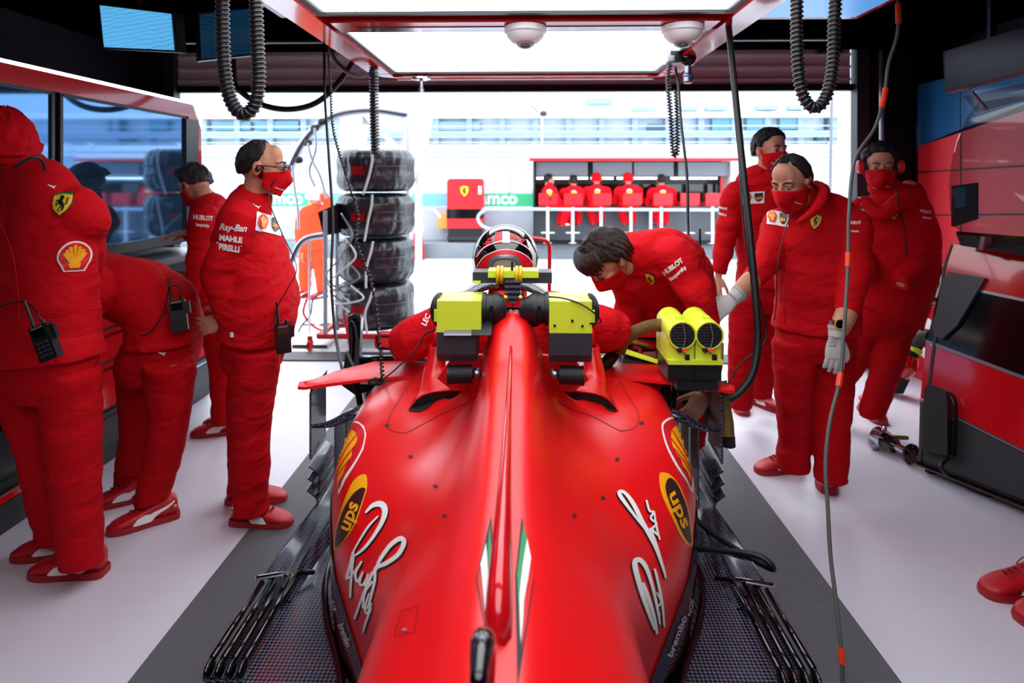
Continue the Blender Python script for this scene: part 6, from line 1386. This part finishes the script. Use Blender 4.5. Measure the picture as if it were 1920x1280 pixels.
# ================================================================ tyre stack on its trolley outside
TC = V((P(705, 650, 5.95).x, 5.95, 0))
tl_ = ['top tyre of the stack in black blanket with red label', 'second tyre from the top of the stack', 'third tyre from the top of the stack', 'bottom tyre of the stack just above its trolley']
for k in range(4):
    z0 = .16+.425*(3-k); g = empty('tyre', tl_[k], 'tyre', 'tyres stacked in black warmer blankets')
    prof = [(.15, 0), (.27, .004), (.33, .02), (.365, .07), (.372, .14), (.366, .2), (.372, .27), (.365, .34), (.33, .39), (.26, .408), (.15, .412)]
    U = 96; pp = smooth_path([V((a, b_, 0)) for a, b_ in prof], 4); rings = []
    for p in pp:
        r_ = []
        for j in range(U):
            a = 2*PI*j/U; n = noise.noise(V((math.cos(a)*9+k, math.sin(a)*9, p.y*6)))*.012+abs(noise.noise(V((a*6, p.y*2, k*3.1))))*(.03 if (p.y < .08 or p.y > .33) else .004)
            rr = p.x-(n if p.x > .2 else 0); r_.append((TC.x+rr*math.cos(a), TC.y+rr*math.sin(a), z0+p.y))
        rings.append(r_)
    obj('warmer_blanket', loft(NB(), rings), 'tyre_blanket', g, smooth=True)
    def cyl_patch(a0, a1, za, zb2, m, name, r_=.383):
        b = NB(); n = 8; v0 = [[b.verts.new((TC.x+r_*math.cos(R(a0+(a1-a0)*i/n)), TC.y+r_*math.sin(R(a0+(a1-a0)*i/n)), z0+z)) for i in range(n+1)] for z in (za, zb2)]
        for i in range(n): b.faces.new((v0[0][i], v0[0][i+1], v0[1][i+1], v0[1][i]))
        bmesh.ops.solidify(b, geom=b.faces[:], thickness=.012); return obj(name, b, m, g)
    cyl_patch(248, 268, .16, .24, 'red_plain', 'red_label'); cyl_patch(275, 279, .15, .25, 'dark_grey', 'black_label'); cyl_patch(283, 330, .235, .25, 'plate_grey', 'strap'); cyl_patch(283, 330, .15, .165, 'plate_grey', 'strap')
    cyl_patch(283, 285, .15, .25, 'plate_grey', 'strap')
    q = [(TC.x+.40*math.cos(R(270+a_)), TC.y+.40*math.sin(R(270+a_)), z0+z_) for a_, z_ in ((8+k, .405), (9-k, .3), (6-2*k, .18), (1, .06), (-3+2*k, -.02))]
    obj('supply_hose', Tube(smooth_path(q, 6), .011, 8), 'white', g, smooth=True)
g = empty('tyre_trolley', 'low red framed trolley on casters under the tyre stack, with control post', 'trolley')
b = NB()
for x in (-.42, .42): box(b, (TC.x+x-.02, TC.y-.42, .11), (TC.x+x+.02, TC.y+.42, .15))
for y in (-.42, 0, .42): box(b, (TC.x-.42, TC.y+y-.02, .11), (TC.x+.42, TC.y+y+.02, .15))
obj('base_frame', b, 'red_plain', g); obj('turntable', Lathe([(.3, 0), (.3, .012)], axis((TC.x, TC.y, .148), Z)), 'dark_grey', g)
for x in (-.5, .42):
    for y in (-.42, .42): w0 = V((TC.x+x, TC.y+y, .05)); o = obj('caster', Tube([w0-X*.015, w0+X*.015], .05, 18), 'red_plain', g); obj('fork', Box(w0+V((-.02, -.01, .0)), w0+V((.02, .01, .08))), 'red_plain', o)
px_, py_ = P(632, 400, 5.7), P(646, 400, 5.7)
for p, q in (((P(610, 395, 5.55)), G(621, 668)), ((P(632, 380, 5.8)), P(634, 640, 5.8))):
    obj('post', Tube([p, V((p.x, p.y, .12))], .02, 10), 'steel_far', g)
obj('brace', Tube([P(646, 590, 5.5), P(660, 665, 5.5)], .016, 8), 'red_plain', g); obj('control_box', Prism([P(596, 398, 5.6), P(633, 382, 5.6), P(634, 437, 5.6), P(606, 442, 5.6)], (0, .1, 0)), 'black_plastic', g, bevel=.008)
for k in range(4):
    a = [P(640+6*k, 400+45*k, 5.5), P(660+7*k, 440+40*k, 5.4), P(640-3*k, 480+30*k, 5.4), P(612+4*k, 520+14*k, 5.5), P(655, 555+10*k, 5.45)]
    cable('air_line', a, .008, 'white' if k % 2 else 'plate_grey', ('pale hose crossing the front of the tyre stack, highest of the crossing hoses', 'pale hose looping low beside the trolley post', 'grey hose curling round the middle of the tyre stack', 'pale hose hanging between trolley post and third tyre', 'grey hose draped over the bottom tyre')[k], 'hose')
cable('red_hose', [P(575, 560, 6.2), P(570, 590, 6.2), P(600, 618, 6.2), P(640, 610, 6.1)], .012, 'red_plain', 'thin red hose curving over the ground left of the tyre stack', 'hose')
cable('ground_lead', [P(615, 545, 6.2), P(588, 560, 6.2), P(582, 590, 6.2), P(566, 610, 6.2), P(556, 630, 6.2)], .008, 'black_rubber', 'black lead hanging down to the slotted mat left of the trolley', 'cable')
# boom gantry with curved pipe
g = empty('pit_gantry', 'curved silver boom pipe hung with hoses behind the tyre stack', 'gantry')
bp_ = [P(536, 345, 6.6), P(548, 305, 6.6), P(572, 262, 6.6), P(604, 230, 6.6), P(640, 212, 6.6), P(700, 206, 6.6), P(765, 215, 6.6)]
obj('boom', Tube(smooth_path(bp_, 8), .045, 14), 'brushed', g, smooth=True)
obj('post', Tube([P(765, 215, 6.6), V((P(765, 215, 6.6).x, 6.6, 0))], .04, 12), 'white', g)
for px, py in ((590, 240), (577, 268), (604, 228), (560, 300)): obj('clamp', Ell(P(px, py, 6.55), (.05, .03, .04), None, 10, 6), 'black_rubber', g)
for a in ([(577, 268), (585, 300), (600, 330), (612, 372)], [(548, 310), (552, 350), (558, 390), (560, 430)], [(590, 240), (592, 280), (580, 320), (590, 350)]): obj('hung_hose', Tube(smooth_path([P(x, y, 6.5) for x, y in a], 6), .014, 8), 'brushed', g)
obj('gun_holder', Tube(smooth_path([P(545, 492, 6.0), P(560, 460, 6.0), P(578, 446, 6.0), P(612, 440, 6.0)], 5), .03, 10), 'brushed', g)
obj('holder_post', Tube([P(580, 446, 6.05), V((P(580, 446, 6.05).x, 6.05, .0))], .012, 8), 'white', g)
g = empty('white_wing', 'pair of tall white blades joined by a white beam behind the tyre stack', 'wing')
for pts in ([(639, 202), (664, 189), (678, 202), (670, 285), (640, 320), (630, 300)], [(770, 203), (787, 193), (803, 203), (799, 225), (782, 320), (770, 345), (752, 275)]): obj('blade', Prism([P(x, y, 7.0) for x, y in pts], (.03, .25, 0)), 'white', g, bevel=.01)
obj('beam', Prism([P(670, 197, 7.1), P(775, 199, 7.1), P(775, 250, 7.1), P(672, 230, 7.1)], (0, .12, 0)), 'white', g, bevel=.01); obj('strut', Prism([P(678, 215, 7.05), P(690, 215, 7.05), P(748, 275, 7.05), P(735, 275, 7.05)], (0, .05, 0)), 'white', g)
for px in (650, 785): obj('leg', Tube([P(px, 300, 7.1), V((P(px, 300, 7.1).x, 7.1, 0))], .04, 10), 'white', g)
b = NB(); 
for i in range(9):
    ell(b, P(565+9*i, 617+2*math.sin(i*2), 6.5), (.09, .12, .045+.012*math.sin(i*1.7)), None, 12, 8)
tag(remesh('kit_bag', b, 'black_matte', None, .015, 3, [(.08, .03)]), 'flat black bag lying on the ground left of the tyre trolley', 'bag')
b = NB(); m0, m1 = G(548, 652, 0), G(645, 626, 0)
for k in range(14): x = m0.x+(m1.x-m0.x)*k/14; box(b, (x, m0.y, .0), (x+.02, m1.y, .03))
for k in range(6): y = m0.y+(m1.y-m0.y)*k/6; box(b, (m0.x, y, .0), (m1.x, y+.03, .028))
tag(obj('slotted_mat', b, 'white'), 'white slotted plastic mat on the ground beside the tyre trolley', 'mat')
g = empty('traffic_cone', 'small red and white marker at the right of the tyre stack, on the kerb', 'marker'); c = P(784, 447, 11.8)
obj('body', Lathe([(.13, 0), (.11, .25), (.08, .5)], axis((c.x, 11.8, 0), Z)), 'red_plain', g); obj('top', Ell((c.x, 11.8, .62), (.11, .11, .14)), 'white', g, smooth=True)
# ================================================================ hoses and cables in the garage
def hose(label, pts, R_, r, turns, core):
    g = empty('coiled_hose', label, 'hose'); obj('ribs', coil(pts, R_, r, turns, 7), 'hose_rib', g, smooth=True); obj('core', Tube(smooth_path(pts, 10), core, 12), 'black_rubber', g, smooth=True); return g
def PP(l): return [P(*p) for p in l]
hose('thick ribbed black hose hanging in a loop at the upper left', [V((P(416, -40, 2.0).x, 2.0, 2.67))]+PP([(417, -30, 2.0), (418, 60, 2.0), (421, 130, 2.0), (433, 188, 2.0), (455, 214, 2.0), (477, 198, 2.0), (485, 150, 2.0), (482, 60, 2.0), (479, -30, 2.0)])+[V((P(478, -40, 2.0).x, 2.0, 2.67))], .019, .0048, 120, .018)
hose('thick ribbed black hose hanging in a loop at the upper right', [V((P(1494, -40, 2.0).x, 2.0, 2.67))]+PP([(1494, -30, 2.0), (1494, 60, 2.0), (1497, 130, 2.0), (1506, 180, 2.0), (1526, 203, 2.0), (1547, 185, 2.0), (1561, 130, 2.0), (1564, 50, 2.0), (1567, -30, 2.0)])+[V((P(1568, -40, 2.0).x, 2.0, 2.67))], .0165, .0044, 120, .0155)
hose('slim coiled hose hanging from the left corner of the light rig over the tyres', PP([(701, 112, 3.9), (701, 150, 3.9), (702, 220, 3.9), (704, 290, 3.9)]), .024, .0075, 30, .008)
g = hose('slim double coiled hose hanging from the right corner of the light rig', PP([(1258, 118, 3.7), (1253, 150, 3.7), (1258, 220, 3.7), (1262, 285, 3.7), (1266, 293, 3.7), (1270, 280, 3.7), (1270, 220, 3.7), (1268, 168, 3.7)]), .014, .0045, 52, .005)
cable('power_cable', [V((P(436, 120, 4.4).x, 4.4, 2.67))]+PP([(440, 150, 4.4), (452, 172, 4.4), (490, 196, 4.4), (540, 205, 4.4), (590, 194, 4.4), (630, 160, 4.4), (672, 98, 4.4)])+[V((P(676, 90, 4.4).x, 4.4, 2.67))], .022, 'black_rubber', 'thick black cable sagging across the doorway behind the left hose')
cable('grey_hose', PP([(606, 30, 3.9), (612, 70, 3.9), (630, 115, 3.9), (662, 140, 3.9), (690, 140, 3.9), (702, 125, 3.9), (703, 108, 3.95)]), .014, 'grey', 'grey hose looping under the left corner of the light rig', 'hose')
cable('data_cable', PP([(606, 28, 3.9), (608, 110, 3.7), (609, 180, 3.5), (617, 300, 3.3), (624, 420, 3.2), (621, 520, 3.1), (628, 620, 3.0), (642, 692, 2.62), (650, 712, 2.50)]), .0075, 'black_rubber', 'long thin black cable hanging from the light rig to the left sidepod wing')
g = empty('braided_cable', 'braided black cable hanging from the light rig and tied off on the left sidepod', 'cable')
bp2 = PP([(610, 30, 3.9), (619, 140, 3.5), (625, 240, 3.2), (650, 330, 3.0), (671, 400, 2.9), (668, 450, 2.8), (690, 510, 2.7), (703, 560, 2.6), (712, 640, 2.45), (718, 712, 2.26)])
obj('braid', coil(bp2, .0045, .0045, 110, 5), 'black_rubber', g); ke = on_cover(712, 725, .012)
obj('knot', Tube(smooth_path([ke+V((-.02, 0, -.005)), ke+V((.0, .01, .012)), ke+V((.02, 0, .02)), ke+V((.01, -.01, .005)), ke+V((-.03, 0, .0)), ke+V((-.035, .0, .012)), ke+V((-.01, .012, .02))], 6), .006, 8), 'black_rubber', g)
cable('fan_lead', [P(817, 617, 1.87), P(796, 628, 1.9), P(780, 655, 2.0), P(755, 680, 2.1), P(730, 702, 2.2), on_cover(716, 716, .01)], .0028, 'black_rubber', 'thin lead from the left yellow blower to the cable knot on the sidepod')
cable('fan_lead', PP([(1013, 556, 1.93), (1050, 558, 1.88), (1085, 568, 1.85), (1112, 585, 1.84), (1126, 600, 1.86), (1122, 606, 1.87), (1106, 606, 1.855)]), .0026, 'black_rubber', 'thin lead curving over the right yellow blower box')
cable('power_cable', PP([(1364, 34, 2.9), (1366, 50, 2.88), (1373, 120, 2.8), (1389, 280, 2.65), (1404, 420, 2.55), (1417, 560, 2.48), (1421, 640, 2.45), (1411, 700, 2.42), (1385, 737, 2.40), (1356, 752, 2.40)]), .0155, 'black_rubber', 'thick black cable falling from the ceiling to the right bargeboard')
cable('data_cable', PP([(1368, 60, 2.9), (1379, 170, 2.8), (1385, 290, 2.7), (1392, 400, 2.62), (1404, 500, 2.55), (1424, 560, 2.5), (1438, 620, 2.5), (1428, 650, 2.48), (1390, 680, 2.46), (1370, 710, 2.43), (1362, 728, 2.41)]), .0035, 'black_rubber', 'thin black wire twisting along the thick cable on the right')
cb = [V((P(1684, -30, 2.5).x, 2.5, 2.67))]+PP([(1684, -20, 2.5), (1683, 60, 2.5), (1666, 120, 2.5), (1658, 180, 2.48), (1640, 240, 2.45), (1603, 300, 2.42), (1592, 400, 2.38), (1590, 500, 2.34), (1581, 640, 2.26), (1574, 715, 2.22), (1556, 790, 2.17), (1548, 870, 2.12), (1552, 950, 2.07), (1557, 1040, 2.02), (1568, 1130, 1.96), (1578, 1225, 1.91), (1580, 1270, 1.895)])
cb[-1].z = .01
g = empty('marked_cable', 'long dark cable with orange red sleeves hanging at the right down to the floor', 'cable'); sm = smooth_path(cb, 8); obj('wire', Tube(sm, .0065, 10), 'cable_grey', g, smooth=True)
for a, c_ in (((1684, 5), (1683, 40)), ((1660, 168), (1657, 200)), ((1592, 470), (1591, 500)), ((1579, 700), (1573, 722)), ((1576, 1218), (1579, 1240))):
    i0 = min(range(len(sm)), key=lambda i: (sm[i]-P(a[0], a[1], sm[i].y)).length); i1 = min(range(len(sm)), key=lambda i: (sm[i]-P(c_[0], c_[1], sm[i].y)).length)
    if i1 <= i0: i1 = i0+1
    i1 = min(i1, len(sm)-1)
    if i1 > i0: obj('orange_sleeve', Tube(sm[i0:i1+1], .0105, 10), 'orange_sleeve' if 'orange_sleeve' in MT else 'red_plain', g)
cable('data_cable', PP([(1266, 125, 3.6), (1272, 160, 3.6), (1277, 230, 3.4), (1288, 330, 3.2), (1290, 420, 3.1), (1291, 450, 3.0), (1296, 480, 2.98)]), .008, 'black_rubber', 'black cable hanging from the air regulator to the leaning person')
cable('floor_hose', [cp(.60, 2.15, .27), cp(.68, 2.1, .30), cp(.80, 2.02, .33), cp(.84, 2.0, .30), cp(.78, 2.12, .28), cp(.70, 2.3, .27), cp(.66, 2.45, .27)], .010, 'black_rubber', 'black hose looped over the right floor edge of the car')
# front wheel covers and uprights seen beyond the sidepod wing
for s in (-1, 1):
    obj('suspension_cover', Tube(smooth_path([cp(s*.20, 3.1, .60), cp(s*.45, 3.12, .61), cp(s*.80, 3.15, .60)], 4), .05, 16), 'black_gloss', car, smooth=True)
tag(obj('jack_handle', Prism([P(652, 594, 3.1), P(660, 590, 3.1), P(674, 592, 3.1), P(677, 598, 3.1), P(674, 660, 3.1), P(672, 700, 3.1), P(656, 700, 3.1), P(654, 640, 3.1)], (0, .05, 0)), 'black_gloss', car, bevel=.008))
obj('handle_strap', Tube(smooth_path([P(655, 690, 3.07), P(657, 640, 3.07), P(655, 610, 3.07), P(660, 603, 3.07), P(665, 615, 3.07), P(668, 640, 3.07)], 5), .007, 8), 'black_rubber', car)
g = empty('trolley_handle', 'curved red and chrome tube handle rising behind the driver helmet', 'handle')
obj('tube', Tube(smooth_path([P(985, 447, 3.9), P(1008, 447, 3.9), P(1024, 452, 3.9), P(1030, 466, 3.9), P(1030, 520, 3.9), P(1030, 600, 3.9)], 6), .013, 10), 'red_gloss', g, smooth=True)
obj('leg', Tube([P(1030, 600, 3.9), V((P(1030, 600, 3.9).x, 3.9, .0))], .013, 10), 'chrome', g); obj('base', Box((P(985, 0, 3.9).x-.05, 3.85, 0), (P(1030, 0, 3.9).x+.05, 3.95, .03)), 'dark_grey', g); obj('leg', Tube([P(985, 447, 3.9), V((P(985, 447, 3.9).x, 3.9, .03))], .013, 10), 'chrome', g)
for e in FS: bpy.data.objects.remove(e, do_unlink=True)
for t in list(bpy.data.textures): bpy.data.textures.remove(t)
# ================================================================ origins at the base of each thing
bpy.context.view_layer.update()
def bounds(o, acc):
    if o.type == 'MESH' and len(o.data.vertices):
        a = np.empty(len(o.data.vertices)*3, dtype=np.float32); o.data.vertices.foreach_get('co', a); a = a.reshape(-1, 3)
        mw = np.array(o.matrix_world); q = a @ mw[:3, :3].T+mw[:3, 3]; acc.append(q.min(0)); acc.append(q.max(0))
    for c in o.children: bounds(c, acc)
def shift(o, d):
    if (o.type == 'MESH' and o.data.users == 1 and o.matrix_basis == M.Identity(4)):
        o.data.transform(M.Translation(-d))
        for c in o.children: shift(c, d)
    elif o.type == 'EMPTY' and o.matrix_basis == M.Identity(4):
        for c in o.children: shift(c, d)
    else: o.location = o.location-d
for o in list(bpy.data.objects):
    if o.parent or o.type not in ('MESH', 'EMPTY') or o.matrix_basis != M.Identity(4): continue
    acc = []; bounds(o, acc)
    if not acc: continue
    lo = np.min(acc, 0); hi = np.max(acc, 0); d = V(((lo[0]+hi[0])/2, (lo[1]+hi[1])/2, lo[2]))
    if o.type == 'EMPTY':
        for c in o.children: shift(c, d)
        o.location = d
    elif o.data.users == 1: shift(o, d); o.location = d
